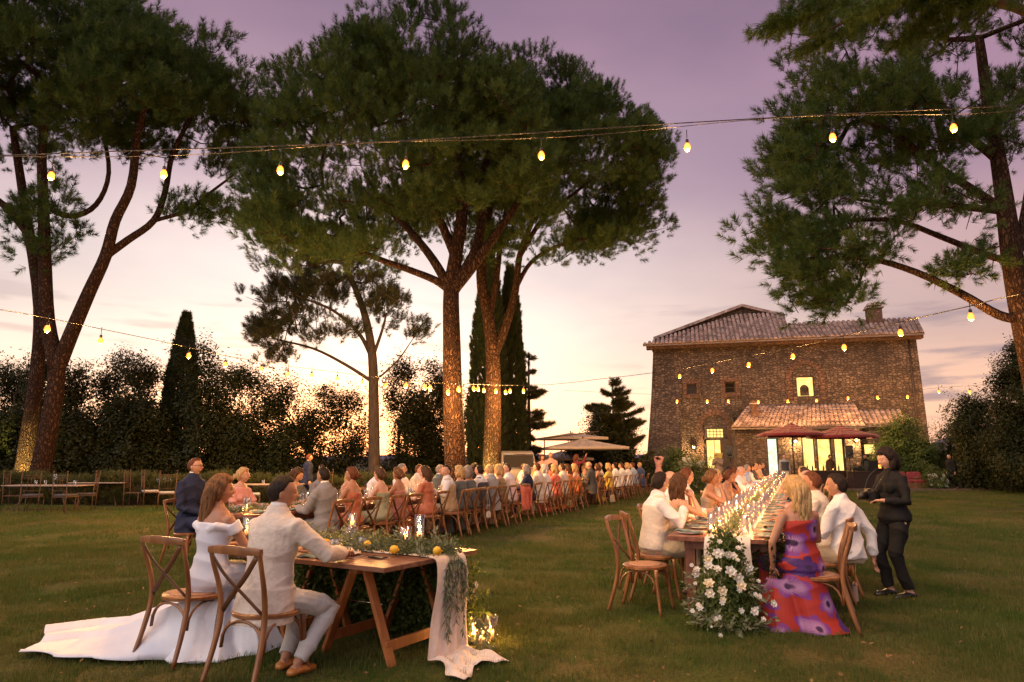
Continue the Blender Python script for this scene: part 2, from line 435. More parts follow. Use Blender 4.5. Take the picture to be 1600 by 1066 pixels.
# ------------------------------------------------------------------ trees
M_bark = pm('pine_bark', (.032, .018, .013), (.105, .055, .036), rough=.9, scale=7, bump=.06, bscale=9, stretch=(1.6, 1.6, .35), thr=(.38, .62))
def barkmat(name, crack, plate, plate2):
    m = bpy.data.materials.new(name); m.use_nodes = True; MATS[name] = m; t = m.node_tree; b = t.nodes['Principled BSDF']; b.inputs['Roughness'].default_value = .92; b.inputs['Specular IOR Level'].default_value = .12
    c = t.nodes.new('ShaderNodeTexCoord'); wn = t.nodes.new('ShaderNodeTexNoise'); wn.inputs['Scale'].default_value = 3.5; wn.inputs['Detail'].default_value = 6; t.links.new(c.outputs['Object'], wn.inputs[0])
    ad = t.nodes.new('ShaderNodeVectorMath'); ad.operation = 'MULTIPLY_ADD'; t.links.new(wn.outputs[1], ad.inputs[0]); ad.inputs[1].default_value = (.28, .28, .5); t.links.new(c.outputs['Object'], ad.inputs[2])
    mp_ = t.nodes.new('ShaderNodeMapping'); mp_.inputs['Scale'].default_value = (13, 13, 4.2); t.links.new(ad.outputs[0], mp_.inputs[0])
    v = t.nodes.new('ShaderNodeTexVoronoi'); v.feature = 'DISTANCE_TO_EDGE'; v.inputs['Scale'].default_value = 1; t.links.new(mp_.outputs[0], v.inputs['Vector'])
    v2 = t.nodes.new('ShaderNodeTexVoronoi'); v2.inputs['Scale'].default_value = 1; t.links.new(mp_.outputs[0], v2.inputs['Vector'])
    e = t.nodes.new('ShaderNodeValToRGB'); e.color_ramp.elements[0].position = .03; e.color_ramp.elements[1].position = .25; t.links.new(v.outputs['Distance'], e.inputs[0])
    sp = t.nodes.new('ShaderNodeSeparateColor'); t.links.new(v2.outputs['Color'], sp.inputs[0])
    mx = t.nodes.new('ShaderNodeMix'); mx.data_type = 'RGBA'; t.links.new(sp.outputs[0], mx.inputs[0]); mx.inputs[6].default_value = (*plate, 1); mx.inputs[7].default_value = (*plate2, 1)
    m2 = t.nodes.new('ShaderNodeMix'); m2.data_type = 'RGBA'; t.links.new(e.outputs[0], m2.inputs[0]); m2.inputs[6].default_value = (*crack, 1); t.links.new(mx.outputs[2], m2.inputs[7]); t.links.new(m2.outputs[2], b.inputs['Base Color'])
    h = t.nodes.new('ShaderNodeMath'); h.operation = 'MULTIPLY_ADD'; t.links.new(wn.outputs[0], h.inputs[0]); h.inputs[1].default_value = .5; t.links.new(e.outputs[0], h.inputs[2])
    bp = t.nodes.new('ShaderNodeBump'); bp.inputs['Distance'].default_value = .05; t.links.new(h.outputs[0], bp.inputs['Height']); t.links.new(bp.outputs[0], b.inputs['Normal']); return m
M_bark = barkmat('plated_bark', (.030, .016, .011), (.070, .036, .024), (.115, .064, .043))
M_bark2 = pm('dark_bark', (.05, .035, .028), (.10, .07, .055), rough=.9, scale=7, bump=.04, stretch=(1.5, 1.5, .4))
M_needle = leafmat('pine_needles', (.026, .064, .013), (.10, .145, .032), .55, .38)
M_needle2 = leafmat('pine_needles_warm', (.035, .045, .016), (.09, .085, .035), .55, .3)
M_leafA = leafmat('laurel_leaves', (.030, .042, .014), (.085, .075, .030), .45, .5)
M_leafB = leafmat('oak_leaves', (.022, .034, .012), (.065, .068, .02), .5, .45)
M_leafC = leafmat('garden_leaves', (.04, .075, .014), (.12, .16, .04), .5, .35)
M_cyp = leafmat('cypress_scales', (.020, .036, .013), (.05, .062, .022), .7, .15)

def needle_tuft(n=64, length=.30, w=.011, up=.55):
    m = MB()
    for i in range(n):
        t = rng.rand(); a = rng.rand()*6.283
        b = Vector((0, 0, t*length*.75))
        d = Vector((cos(a), sin(a), up+.9*t)).normalized()*length*(.45+.3*rng.rand())*(1-.35*t)
        x = d.cross(Vector((rng.rand()-.5, rng.rand()-.5, rng.rand()-.5))).normalized()*w/2
        m.add([b-x, b+x, b+d], [(0, 1, 2)])
    return m
def leaf_clump(n=16, r=.16, ll=.075, lw=.035, droop=.2):
    m = MB()
    for i in range(n):
        p = Vector(rng.normal(size=3))*r*.5; a = rng.rand()*6.283
        d = Vector((cos(a), sin(a), rng.rand()*1.1-.45-droop)).normalized(); s = d.cross(Vector((rng.rand()-.5, rng.rand()-.5, 1))).normalized()*lw/2*(.7+.6*rng.rand())
        d = d*ll*(.7+.6*rng.rand())
        m.add([p, p+d*.5+s, p+d, p+d*.5-s], [(0, 1, 2, 3)])
    return m
S_tuft = unlinked('needle_tuft_source', needle_tuft(), [M_needle])
S_tuft2 = unlinked('needle_tuft_source', needle_tuft(56, .3, .012, .3), [M_needle2])
S_laurel = unlinked('leaf_source', leaf_clump(18, .22, .11, .042, .5), [M_leafA])
S_oak = unlinked('leaf_source', leaf_clump(20, .24, .085, .05), [M_leafB])
S_garden = unlinked('leaf_source', leaf_clump(20, .16, .06, .035), [M_leafC])
S_cyp = unlinked('leaf_source', needle_tuft(40, .24, .02, 1.4), [M_cyp])

class Skel:
    "branch skeleton grown towards target points"
    def __init__(s): s.p = []; s.par = []; s.fix = []
    def add(s, p, par, r=None): s.p.append(Vector(p)); s.par.append(par); s.fix.append(r); return len(s.p)-1
    def limb(s, pts, r0, r1, par=-1):
        idx = par
        n = len(pts)
        for i, p in enumerate(pts):
            idx = s.add(p, idx, r0+(r1-r0)*i/max(n-1, 1))
        return idx
    def grow(s, targets, root, step=.5, jit=.10, start=0, sag=.12):
        tg = sorted([Vector(t) for t in targets], key=lambda t: (t-root).length)
        for t in tg:
            arr = np.array([tuple(p) for p in s.p[start:]]); d = np.linalg.norm(arr-np.array(tuple(t)), axis=1)
            # prefer nodes lying back towards the root so twigs fan outwards
            dr = np.linalg.norm(arr-np.array(tuple(root)), axis=1); cost = d+.35*np.maximum(0, dr-(t-root).length+.2)+.12*dr*0
            k = int(np.argmin(cost))+start; a = s.p[k]; L_ = (t-a).length; n = max(1, int(L_/step)); prev = k
            for i in range(1, n+1):
                f = i/n; p = a.lerp(t, f); p.z -= sag*L_*sin(pi*f)*.5
                if i < n: p += Vector(rng.normal(size=3))*jit*step
                prev = s.add(p, prev)
    def mesh(s, rt=.012, pw=2.3, seg_big=12):
        n = len(s.p); kids = [[] for _ in range(n)]; cnt = [0.0]*n
        for i in range(n):
            if s.par[i] >= 0: kids[s.par[i]].append(i)
        for i in range(n-1, -1, -1):
            if not kids[i]: cnt[i] = 1.0
            if s.par[i] >= 0: cnt[s.par[i]] += cnt[i]
        rad = [s.fix[i] if s.fix[i] is not None else rt*cnt[i]**(1/pw) for i in range(n)]
        for i in range(n):   # never thicker than the parent
            if s.par[i] >= 0: rad[i] = min(rad[i], rad[s.par[i]])
        m = MB(); done = set(); stack = [i for i in range(n) if s.par[i] < 0]
        starts = [(i, None) for i in stack]
        while starts:
            i, pr = starts.pop(); pts = []; rr = []
            if pr is not None: pts.append(s.p[pr]); rr.append(min(rad[i]*1.15, rad[pr]))
            while True:
                pts.append(s.p[i]); rr.append(rad[i])
                if not kids[i]: rr[-1] *= .5; break
                nx_ = max(kids[i], key=lambda k: rad[k])
                for k in kids[i]:
                    if k != nx_: starts.append((k, i))
                i = nx_
            if len(pts) > 1:
                R_ = max(rr); m.tube(pts, rr, seg_big if R_ > .12 else (7 if R_ > .05 else 4))
        return m
def crown_tufts(centers, radii, per, outward, src, mats, parent, base=Vector((0, 0, 0)), s=(.8, 1.5), upb=.8, name='crown'):
    P = []; D = []; S = []
    for c, r in zip(centers, radii):
        for _ in range(per):
            v = Vector(rng.normal(size=3)); v.normalize()
            if v.z < -.25 and rng.rand() < .7: v.z = -v.z
            q = c+Vector((v.x*r, v.y*r, v.z*r*.75))*(.55+.45*rng.rand())
            o_ = (q-outward); o_.normalize()
            d = v*.7+o_*.5+Vector((0, 0, upb))
            P.append(tuple(q-base)); D.append(tuple(d)); S.append(s[0]+(s[1]-s[0])*rng.rand())
    return tag(gn_scatter(name, np.array(P), D, S, src, mats, parent), kind='stuff')

def pine(label, base, trunk, limbs, targets, tr, per=22, cr=(.4, .75), group=None, src=None, name='umbrella_pine', center=None, up=.8, s=(.8, 1.5), rt=.016, extra_trunks=(), needle=None, step=.5):
    t = empty(name, base, 0, label, 'tree', group); b = Vector(base)
    sk = Skel(); tp = smooth_path(trunk, 4)
    k = sk.limb(tp, tr[0], tr[1])
    # root flare
    for i in range(3):
        sk.fix[i] = tr[0]*(1.18-.06*i)
    for frm, pts, r0, r1 in limbs:
        # frm: index along trunk fraction
        j = min(range(len(sk.p)), key=lambda q: (sk.p[q]-Vector(frm)).length)
        sk.limb(smooth_path([sk.p[j]]+[Vector(q) for q in pts], 4)[1:], r0, r1, j)
    start = int(len(tp)*.75)
    ntr = start
    sk.grow(targets, Vector(trunk[-1]), start=start, step=step)
    m = sk.mesh(rt=rt)
    m.v = [tuple(Vector(v)-b) for v in m.v]
    m.build('trunk', M_bark if needle is None else M_bark2, t)
    c = center or sum([Vector(q) for q in targets], Vector())/len(targets)
    crown_tufts([Vector(q) for q in targets], [cr[0]+(cr[1]-cr[0])*rng.rand() for _ in targets], per, c, src or S_tuft, [needle or M_needle], t, b, s, up)
    return t

def shell_targets(c, r, n, zmin=-.35, thick=.30, inner=.2, seed=0, lump=.12):
    "points in a thick outer shell of an ellipsoid, few at its underside"
    g = np.random.RandomState(seed); out = []
    c = Vector(c)
    while len(out) < n:
        v = Vector(g.normal(size=3)).normalized()
        if v.z < zmin: continue
        if v.z < -.1 and (v.x*v.x+v.y*v.y < .62 or g.rand() < .3): continue
        k = 1-thick*g.rand()**1.5 if g.rand() > inner else .45+.4*g.rand()
        k *= 1+lump*sin(v.x*5+seed)*cos(v.y*4+v.z*3)
        p = Vector((v.x*r[0]*k, v.y*r[1]*k, v.z*r[2]*k))
        out.append(c+p)
    return out
def pxp(lst, Y, dY=0):
    "path from pixels, all at depth Y (dY shifts towards the end)"
    n = len(lst)
    return [hz(a, b, Y+dY*i/max(n-1, 1)) for i, (a, b) in enumerate(lst)]

# -- the big pine in the middle
Y = 20.0
base = Vector((hz(712, 800, Y).x, Y, 0))
trunk = [base, hz(712, 740, Y), hz(708, 640, Y), hz(706, 540, Y), hz(705, 455, Y), hz(712, 400, Y), hz(722, 330, Y), hz(715, 250, Y+.5), hz(705, 160, Y+.5)]
cc = hz(638, 278, Y)
tg = shell_targets(cc, (4.6, 4.4, 4.5), 430, seed=1, zmin=-.5)
g_ = np.random.RandomState(21)
for cx, cy, rx, ry, n in ((425, 345, 30, 45, 26), (470, 380, 50, 24, 14), (560, 395, 50, 18, 8), (405, 280, 18, 40, 8), (640, 330, 60, 30, 14)):
    for _ in range(n): tg.append(hz(cx+rx*g_.normal()*.6, cy+ry*g_.normal()*.6, Y+g_.normal()*1.6))
limbs = [(hz(705, 455, Y), pxp([(680, 438), (640, 422), (585, 402), (520, 372), (455, 345)], Y, -.8), .13, .05),
         (hz(705, 455, Y), pxp([(676, 405), (640, 360), (600, 318), (570, 270)], Y, 1.2), .15, .06),
         (hz(705, 455, Y), pxp([(735, 420), (765, 380), (800, 330), (845, 260)], Y, -.5), .2, .07),
         (hz(712, 400, Y), pxp([(690, 350), (668, 300), (650, 230)], Y, -1.6), .15, .06),
         (hz(722, 330, Y), pxp([(745, 290), (765, 230), (775, 150)], Y, 1.6), .13, .05),
         (hz(705, 455, Y), pxp([(740, 400), (752, 350), (756, 290), (770, 200)], Y, .8), .2, .06)]
pine('tallest umbrella pine with a broad domed crown, trunk rising behind the long table', base, trunk, limbs, tg, (.35, .12), per=32, group='umbrella pines over the lawn', center=cc-Vector((0, 0, 2)), s=(.7, 1.25))
# -- the second one, close behind it to the right
Y = 24.5
base = Vector((hz(768, 790, Y).x, Y, 0))
trunk = [base, hz(768, 740, Y), hz(770, 660, Y), hz(770, 560, Y), hz(764, 500, Y), hz(752, 430, Y), hz(762, 340, Y), hz(780, 250, Y)]
cc = hz(845, 285, Y)
tg = shell_targets(cc, (4.4, 4.2, 3.9), 330, seed=2, zmin=-.45)
g_ = np.random.RandomState(22)
for cx, cy, rx, ry, n in ((1000, 300, 26, 50, 24), (955, 355, 45, 30, 30), (890, 385, 40, 20, 16), (1015, 220, 18, 40, 14)):
    for _ in range(n): tg.append(hz(cx+rx*g_.normal()*.6, cy+ry*g_.normal()*.6, Y+g_.normal()*1.6))
limbs = [(hz(770, 560, Y), pxp([(792, 505), (806, 450), (812, 400), (830, 350), (860, 280)], Y, -.6), .17, .07),
         (hz(764, 500, Y), pxp([(775, 440), (782, 380), (790, 330), (800, 250)], Y, .8), .13, .06),
         (hz(806, 450, Y-.3), pxp([(830, 410), (870, 385), (925, 370), (985, 350)], Y, -1), .09, .04),
         (hz(812, 400, Y-.4), pxp([(850, 340), (900, 300), (950, 260)], Y, .6), .1, .04)]
pine('umbrella pine with three upright stems standing behind the tallest pine', base, trunk, limbs, tg, (.37, .12), per=32, group='umbrella pines over the lawn', center=cc-Vector((0, 0, 2)), s=(.7, 1.25))
# -- left pine, forked low
Y = 24.8
base = Vector((hz(50, 775, Y).x, Y, 0))
trunk = [base, hz(62, 740, Y), hz(80, 650, Y), hz(88, 580, Y), hz(74, 500, Y), hz(70, 400, Y), hz(68, 320, Y), hz(66, 230, Y+.5), hz(80, 130, Y+.5)]
tg = shell_targets(hz(40, 115, Y), (5.2, 5.4, 4.4), 250, seed=3)+shell_targets(hz(250, 190, Y-.5), (3.6, 3.9, 3.5), 180, seed=4)+shell_targets(hz(-110, 190, Y), (4.5, 4.9, 3.9), 100, seed=5)
for k in range(26):   # thin hanging twigs at the left edge and below the right part
    tg.append(hz(20+120*rng.rand(), 300+110*rng.rand(), Y+rng.rand()*2-1) if k < 16 else hz(270+100*rng.rand(), 300+50*rng.rand(), Y+rng.rand()-.5))
limbs = [(hz(88, 580, Y), pxp([(112, 520), (140, 455), (165, 400), (180, 345), (205, 290), (215, 210), (235, 130)], Y, -.7), .27, .11),
         (hz(165, 400, Y-.3), pxp([(200, 375), (240, 345), (258, 300), (270, 240), (300, 180)], Y, 1), .15, .08),
         (hz(70, 400, Y), pxp([(40, 360), (5, 320), (-50, 280), (-120, 230)], Y, -1), .17, .08),
         (hz(68, 320, Y), pxp([(110, 338), (150, 320), (170, 270), (160, 200)], Y, 1), .12, .07),
         (hz(240, 345, Y), pxp([(290, 330), (330, 300), (370, 270)], Y, 0), .08, .04)]
pine('two-stemmed umbrella pine forking low at the left edge of the lawn', base, trunk, limbs, tg, (.36, .13), cr=(.5, .95), per=22, s=(1.0, 1.8), group='umbrella pines over the lawn', center=hz(120, 250, Y))
# -- slimmer lit trunk just behind it
Y = 25.9
base = Vector((hz(34, 770, Y).x, Y, 0))
pine('thin pine trunk lit yellow from below, half hidden by the forked pine', base, [base, hz(42, 700, Y), hz(56, 600, Y), hz(62, 480, Y), hz(40, 330, Y), hz(20, 200, Y)], [], shell_targets(hz(10, 130, Y), (3.3, 3.3, 2.5), 70, seed=6), (.34, .13), per=20, s=(1.0, 1.8), group='umbrella pines over the lawn')
# -- right pine
Y = 17.5
base = Vector((hz(1655, 800, Y).x, Y, 0))
trunk = [base, hz(1640, 700, Y), hz(1622, 600, Y), hz(1600, 500, Y), hz(1583, 410, Y), hz(1572, 330, Y), hz(1560, 250, Y), hz(1545, 170, Y+.4), hz(1530, 60, Y+.4)]
tg = shell_targets(hz(1490, 60, Y), (4.6, 4.0, 4.0), 250, seed=8)+shell_targets(hz(1330, 215, Y), (2.1, 2.6, 1.9), 90, seed=9, inner=.4)
g_ = np.random.RandomState(11)
for cx, cy, rx, ry, n in ((1245, 370, 55, 50, 34), (1300, 300, 60, 40, 26), (1285, 430, 60, 40, 30), (1340, 400, 60, 40, 22), (1250, 260, 40, 40, 22), (1310, 478, 30, 14, 10), (1420, 330, 60, 25, 16), (1500, 420, 70, 20, 12), (1450, 240, 70, 40, 26), (1560, 180, 60, 60, 24), (1400, 150, 90, 60, 30), (1500, 330, 40, 18, 8)):
    for _ in range(n): tg.append(hz(cx+rx*g_.normal()*.6, cy+ry*g_.normal()*.6, Y+g_.normal()*1.0))
limbs = [(hz(1600, 500, Y), pxp([(1560, 492), (1500, 458), (1430, 425), (1360, 405), (1290, 405), (1240, 410)], Y, -.6), .13, .04),
         (hz(1583, 410, Y), pxp([(1540, 398), (1470, 370), (1400, 345), (1320, 345), (1260, 350)], Y, 0), .10, .04),
         (hz(1572, 330, Y), pxp([(1520, 325), (1450, 318), (1390, 318), (1330, 310)], Y, .8), .11, .04),
         (hz(1572, 330, Y), pxp([(1510, 290), (1450, 250), (1400, 210), (1350, 190)], Y, -.6), .12, .05),
         (hz(1560, 250, Y), pxp([(1500, 200), (1450, 130), (1420, 60)], Y, .8), .12, .05),
         (hz(1583, 410, Y), pxp([(1600, 350), (1612, 250), (1605, 150)], Y, .3), .16, .06)]
pine('tall pine at the right edge with long level limbs reaching over the house', base, trunk, limbs, tg, (.40, .12), per=13, cr=(.3, .55), group=None, center=hz(1450, 250, Y), up=.6)
# -- small leaning pine behind the tables
Y = 30.0
base = Vector((hz(586, 790, Y).x, Y, 0))
trunk = [base, hz(585, 740, Y), hz(584, 640, Y), hz(582, 560, Y), hz(572, 500, Y), hz(555, 450, Y), hz(535, 410, Y)]
tg = []; g_ = np.random.RandomState(12)
for cx, cy, rx, ry, n in ((450, 455, 34, 26, 26), (490, 425, 40, 18, 22), (540, 400, 44, 14, 22), (600, 478, 28, 24, 24), (410, 520, 26, 16, 18), (445, 500, 36, 20, 18), (510, 460, 50, 24, 26), (575, 440, 30, 16, 10), (655, 520, 12, 12, 6), (500, 520, 50, 14, 12), (440, 560, 26, 10, 8)):
    for _ in range(n): tg.append(hz(cx+rx*g_.normal()*.62, cy+ry*g_.normal()*.62, Y+g_.normal()*1.0))
limbs = [(hz(582, 560, Y), pxp([(560, 520), (520, 485), (470, 465)], Y, -.5), .10, .04),
         (hz(584, 600, Y), pxp([(540, 570), (490, 545), (430, 530)], Y, .5), .08, .04),
         (hz(582, 560, Y), pxp([(596, 520), (604, 490)], Y, 0), .08, .04),
         (hz(584, 600, Y), pxp([(620, 565), (645, 530)], Y, 0), .05, .02)]
pine('small leaning pine with a loose open crown behind the long table', base, trunk, limbs, tg, (.30, .10), per=14, cr=(.35, .6), name='pine_tree', center=hz(540, 520, Y), src=S_tuft2, needle=M_needle2, rt=.02, s=(.9, 1.5))

# -- cypresses and conifers
def cypress(px, py_top, py_bot, halfw_px, Y, label, n=3200, group='cypresses behind the pines'):
    b = Vector((hz(px, py_bot, Y).x, Y, 0)); top = hz(px, py_top, Y); H_ = top.z; w = halfw_px/FPX*Y
    t = empty('cypress', b, 0, label, 'tree', group)
    m = MB(); m.tube([(0, 0, 0), (0, 0, H_*.5), (0, 0, H_*.96)], [.22, .14, .03], 8); m.build('trunk', M_bark2, t)
    P = []; D = []; S = []
    while len(P) < n:
        f = rng.rand(); prof = (min(1, (f+.03)*7)**.5)*(1-f**2.4)**.8
        a = rng.rand()*6.283; k = w*prof*(.72+.32*rng.rand()+.08*sin(a*5+f*17))
        P.append((cos(a)*k, sin(a)*k, .25+f*(H_-.2))); D.append((cos(a)*.35, sin(a)*.35, 1)); S.append(1.0+.9*rng.rand())
    tag(gn_scatter('foliage', np.array(P), D, S, S_cyp, [M_cyp], t), kind='stuff')
cypress(762, 395, 790, 30, 31, 'tall dark cypress behind the second umbrella pine, left of the pair', 4200)
cypress(797, 425, 790, 24, 32, 'slightly shorter dark cypress at the right of the pair', 3600)
cypress(268, 500, 780, 26, 31, 'narrow pointed cypress rising out of the leafy shrubs', 2600, None)

def fir(px, py_top, Y, w_px, label, tiers, cone=1.0, n_per=26, name='fir_tree', z0=.4):
    top = hz(px, py_top, Y); b = Vector((top.x, Y, 0)); H_ = top.z
    t = empty(name, b, 0, label, 'tree')
    sk = Skel(); tp = [Vector((0, 0, H_*i/12)) for i in range(13)]; sk.limb(tp, .16, .03)
    ends = []; P = []; D = []; S = []
    for k in range(tiers):
        f = (k+.5)/tiers; z = z0+(H_-z0)*f; rr = w_px/FPX*Y*(1-f)**.75*(.75+.5*rng.rand()); na = 7 if f < .7 else 4
        for j in range(na):
            a = rng.rand()*6.283; L_ = rr*(.6+.6*rng.rand()); cj = rng.rand()*2-.3; z += .12*rng.normal()
            pts = [Vector((0, 0, z))+Vector((cos(a)*L_*u, sin(a)*L_*u, L_*(.25*u*u-.05*u)*cone*cj)) for u in (0, .35, .7, 1)]
            j0 = min(12, int(round(z/H_*12))); sk.limb(pts[1:], .035, .01, j0)
            for _ in range(int(n_per*L_)+3):
                u = .15+.85*rng.rand(); q = Vector((cos(a)*L_*u, sin(a)*L_*u, z+L_*(.25*u*u-.05*u)*cone))
                sdv = Vector((-sin(a), cos(a), 0))*(rng.rand()-.5)*.55*(1-u*.6); q += sdv
                P.append(tuple(q)); D.append((cos(a)+sdv.x*2, sin(a)+sdv.y*2, .25+rng.rand()*.5)); S.append(.8+.8*rng.rand())
    for _ in range(14): P.append((0, 0, H_*(.9+.1*rng.rand()))); D.append((rng.rand()-.5, rng.rand()-.5, 1.4)); S.append(.7)
    sk.mesh().build('trunk', M_bark2, t)
    tag(gn_scatter('crown', np.array(P), D, S, S_tuft2, [M_needle2], t), kind='stuff')
fir(957, 598, 38, 72, 'small spreading fir tree in front of the bright horizon, left of the stone house', 12, 1.3, 60)
fir(826, 555, 34, 52, 'ragged spruce with drooping tiers just right of the cypresses', 10, .5, 22, 'spruce_tree')

# -- leafy shrubs and small trees in a belt behind the lawn
def shrub(px, py_top, wpx, Y, label, src, mats, n, name='shrub', z0=.0, lumps=9, cat='shrub', seed=0, s=(.9, 1.6), group=None, gap=.35, hfrac=1.0):
    g = np.random.RandomState(seed+100)
    top = hz(px, py_top, Y); H_ = top.z; b = Vector((top.x, Y, 0)); w = wpx/FPX*Y
    t = empty(name, b, 0, label, cat, group)
    sk = Skel(); sk.limb([Vector((0, 0, 0)), Vector((.05, 0, H_*.2)), Vector((0, .05, H_*.42))], .11, .06)
    cs = []
    for k in range(lumps):
        f = (k+.6)/lumps; a = g.rand()*6.283; rr = w*(.3+.55*g.rand())*(1-.45*f)
        cs.append((Vector((cos(a)*rr, sin(a)*rr*.8, z0+(H_-z0)*(.10+.80*f))), w*(.42-.14*f)+.15))
    cs.append((Vector((0, 0, H_*.90)), w*.22+.1))
    sk.grow([c for c, r in cs]+[c+Vector(g.normal(size=3))*r*.6 for c, r in cs for _ in range(4)], Vector((0, 0, H_*.2)), step=.5)
    sk.mesh(rt=.014).build('stem', M_bark2, t)
    P = []; D = []; S = []
    tot = sum(r*r for c, r in cs)
    for c, r in cs:
        ncl = max(4, int(9*r*r/(tot/len(cs))))
        for q in range(ncl):
            v = Vector(g.normal(size=3)).normalized(); cc_ = c+v*r*(.5+.5*g.rand()); rr = .28+.25*g.rand()
            for _ in range(max(3, int(n*r*r/tot/ncl))):
                u = Vector(g.normal(size=3))*rr*.6; p = cc_+u
                if p.z < .15: p.z = .15+g.rand()*.4
                P.append(tuple(p)); D.append(tuple(u+v*.4+Vector((0, 0, .6)))); S.append(s[0]+(s[1]-s[0])*g.rand())
    tag(gn_scatter('foliage', np.array(P), D, S, src, mats, t), kind='stuff')
    return t
belt = [(-40, 560, 60, 26, 0), (20, 568, 46, 27, 0), (70, 545, 44, 26.5, 0), (128, 560, 40, 27.5, 0), (190, 538, 52, 28, 0), (235, 560, 44, 27, 0),
        (320, 528, 50, 29, 1), (362, 566, 44, 29, 1), (410, 575, 50, 30, 1), (455, 590, 44, 31, 1), (505, 600, 40, 32, 1), (545, 612, 38, 33, 1), (626, 548, 34, 34, 1), (672, 560, 38, 34, 1), (650, 600, 44, 33, 1), (690, 585, 30, 34, 0), (735, 600, 34, 36, 1)]
where = ['outermost leafy laurel at the left frame edge', 'leafy laurel left of the forked pine', 'tall laurel right behind the forked pine', 'laurel just right of the forked pine trunk', 'tall feathery laurel left of the pointed cypress', 'low dense laurel touching the pointed cypress',
         'round dark tree right of the pointed cypress', 'dark shrub above the man in the navy suit', 'dark shrub left of the small leaning pine', 'dark shrub under the leaning pine crown', 'open shrub with the sunset glowing through, left of the leaning pine trunk', 'low shrub at the foot of the leaning pine', 'pointed young tree right of the leaning pine', 'leafy young tree beside the tallest pine trunk', 'broad dark bush between the two pines', 'slim bush touching the tallest pine trunk', 'bush hidden between the tallest pine and the cypress']
for i, (px, py, w, Y, k) in enumerate(belt):
    if i < 6: Y += 3.0
    shrub(px, py, w*1.15, Y, where[i], (S_laurel, S_oak)[k], [(M_leafA, M_leafB)[k]], (1000 if k == 0 else (900 if i < 8 else 620)), name='shrub', seed=i, group='leafy shrubs behind the lawn', s=(1.0, 1.7), lumps=10)
for i, (px, py, w) in enumerate([(-30, 640, 90), (110, 645, 90), (230, 640, 80), (350, 650, 80), (450, 665, 60)]):
    shrub(px, py, w, 27.4+i*.6, ['low bush at the far left edge', 'low bush under the forked pine', 'low bush beneath the pointed cypress', 'low bush behind the man in the navy suit', 'low bush behind the bistro table'][i], S_oak, [M_leafB], (1900, 1900, 1800, 1300, 500)[i], name='shrub', seed=40+i, s=(1.1, 1.8), lumps=8, group='low bushes behind the lawn')
# right-hand oaks
for i, (px, py, w, Y, n) in enumerate([(1600, 520, 75, 30, 3400), (1530, 622, 52, 34, 1700), (1495, 665, 36, 37, 900), (1590, 650, 60, 33, 1700), (1680, 560, 80, 28, 1800)]):
    shrub(px, py, w, Y, ['tall dark oak below the pine at the right edge', 'oak bough reaching towards the house corner', 'small bush beside the house corner', 'bushy dark oak standing over the garden sofa guests', 'oak mostly outside the right frame edge'][i], S_oak, [M_leafB], n, name='oak_tree', cat='tree', seed=60+i, s=(1.0, 1.7), lumps=12, group='oaks on the right')
# garden bushes by the porch
for i, (px, py, w, Y, n, cc_) in enumerate([(1408, 655, 40, 38, 1500, 0), (1440, 690, 30, 37, 700, 0), (1376, 700, 20, 37.5, 400, 0), (1052, 705, 26, 37, 500, 0)]):
    shrub(px, py, w, Y, ['large round green bush against the right half of the porch', 'lower green bush at the house corner', 'small bush beside the lit porch window', 'dark bush left of the arched door'][i], S_garden, [M_leafC], n, name='garden_bush', seed=80+i, s=(1.1, 1.9), lumps=8, group='garden bushes by the house')

shrub(962, 652, 52, 37.4, 'dark leafy bush growing at the foot of the small fir', S_oak, [M_leafB], 2200, name='shrub', seed=97, s=(1.1, 1.8), lumps=9)
shrub(905, 690, 30, 37.0, 'low bush left of the small fir under the parasols', S_oak, [M_leafB], 700, name='shrub', seed=98, s=(1.0, 1.6), lumps=6)
# low clipped lavender hedge on the left, box hedge by the house
def hedge(a, b, h, w, label, n, src, mats):
    a = Vector(a); b = Vector(b); d = b-a; L_ = d.length; ang = atan2(d.y, d.x)
    t = empty('hedge', a, ang, label, 'hedge')
    m = MB(); m.box((L_/2, 0, h*.42), (L_, w*.7, h*.84)); m.build('hedge_core', M_bark2, t)
    P = []; D = []; S = []
    for _ in range(n):
        u = rng.rand()*L_; k = rng.rand()
        hh = h*(.92+.1*sin(u*1.7)+.06*sin(u*5))
        if k < .45: p = (u, (rng.rand()-.5)*w, hh); dd = ((rng.rand()-.5)*.6, (rng.rand()-.5)*.6, 1)
        else: p = (u, -w/2*(.9+.2*rng.rand()), hh*rng.rand()); dd = ((rng.rand()-.5)*.8, -1, .9)
        P.append(p); D.append(dd); S.append(.6+.6*rng.rand())
    tag(gn_scatter('foliage', np.array(P), D, S, src, mats, t), kind='stuff')
M_lav = leafmat('lavender', (.055, .070, .022), (.12, .125, .05), .7, .2)
S_lav = unlinked('leaf_source', needle_tuft(34, .34, .013, 1.6), [M_lav])
S_box = unlinked('leaf_source', leaf_clump(22, .16, .05, .03), [M_leafA])
hedge((-21.5, 24.0, 0), (-9.6, 23.5, 0), .78, 1.0, 'low lavender hedge behind the iron bistro tables', 3200, S_lav, [M_lav])
hedge((-9.4, 24.4, 0), (-1.0, 27.5, 0), .7, .9, 'low clipped hedge behind the left long table', 1500, S_lav, [M_lav])
hedge((8.0, 38.2, .06), (11.6, 37.4, .06), 1.0, .7, 'clipped box hedge at the foot of the house wall', 900, S_box, [M_leafA])

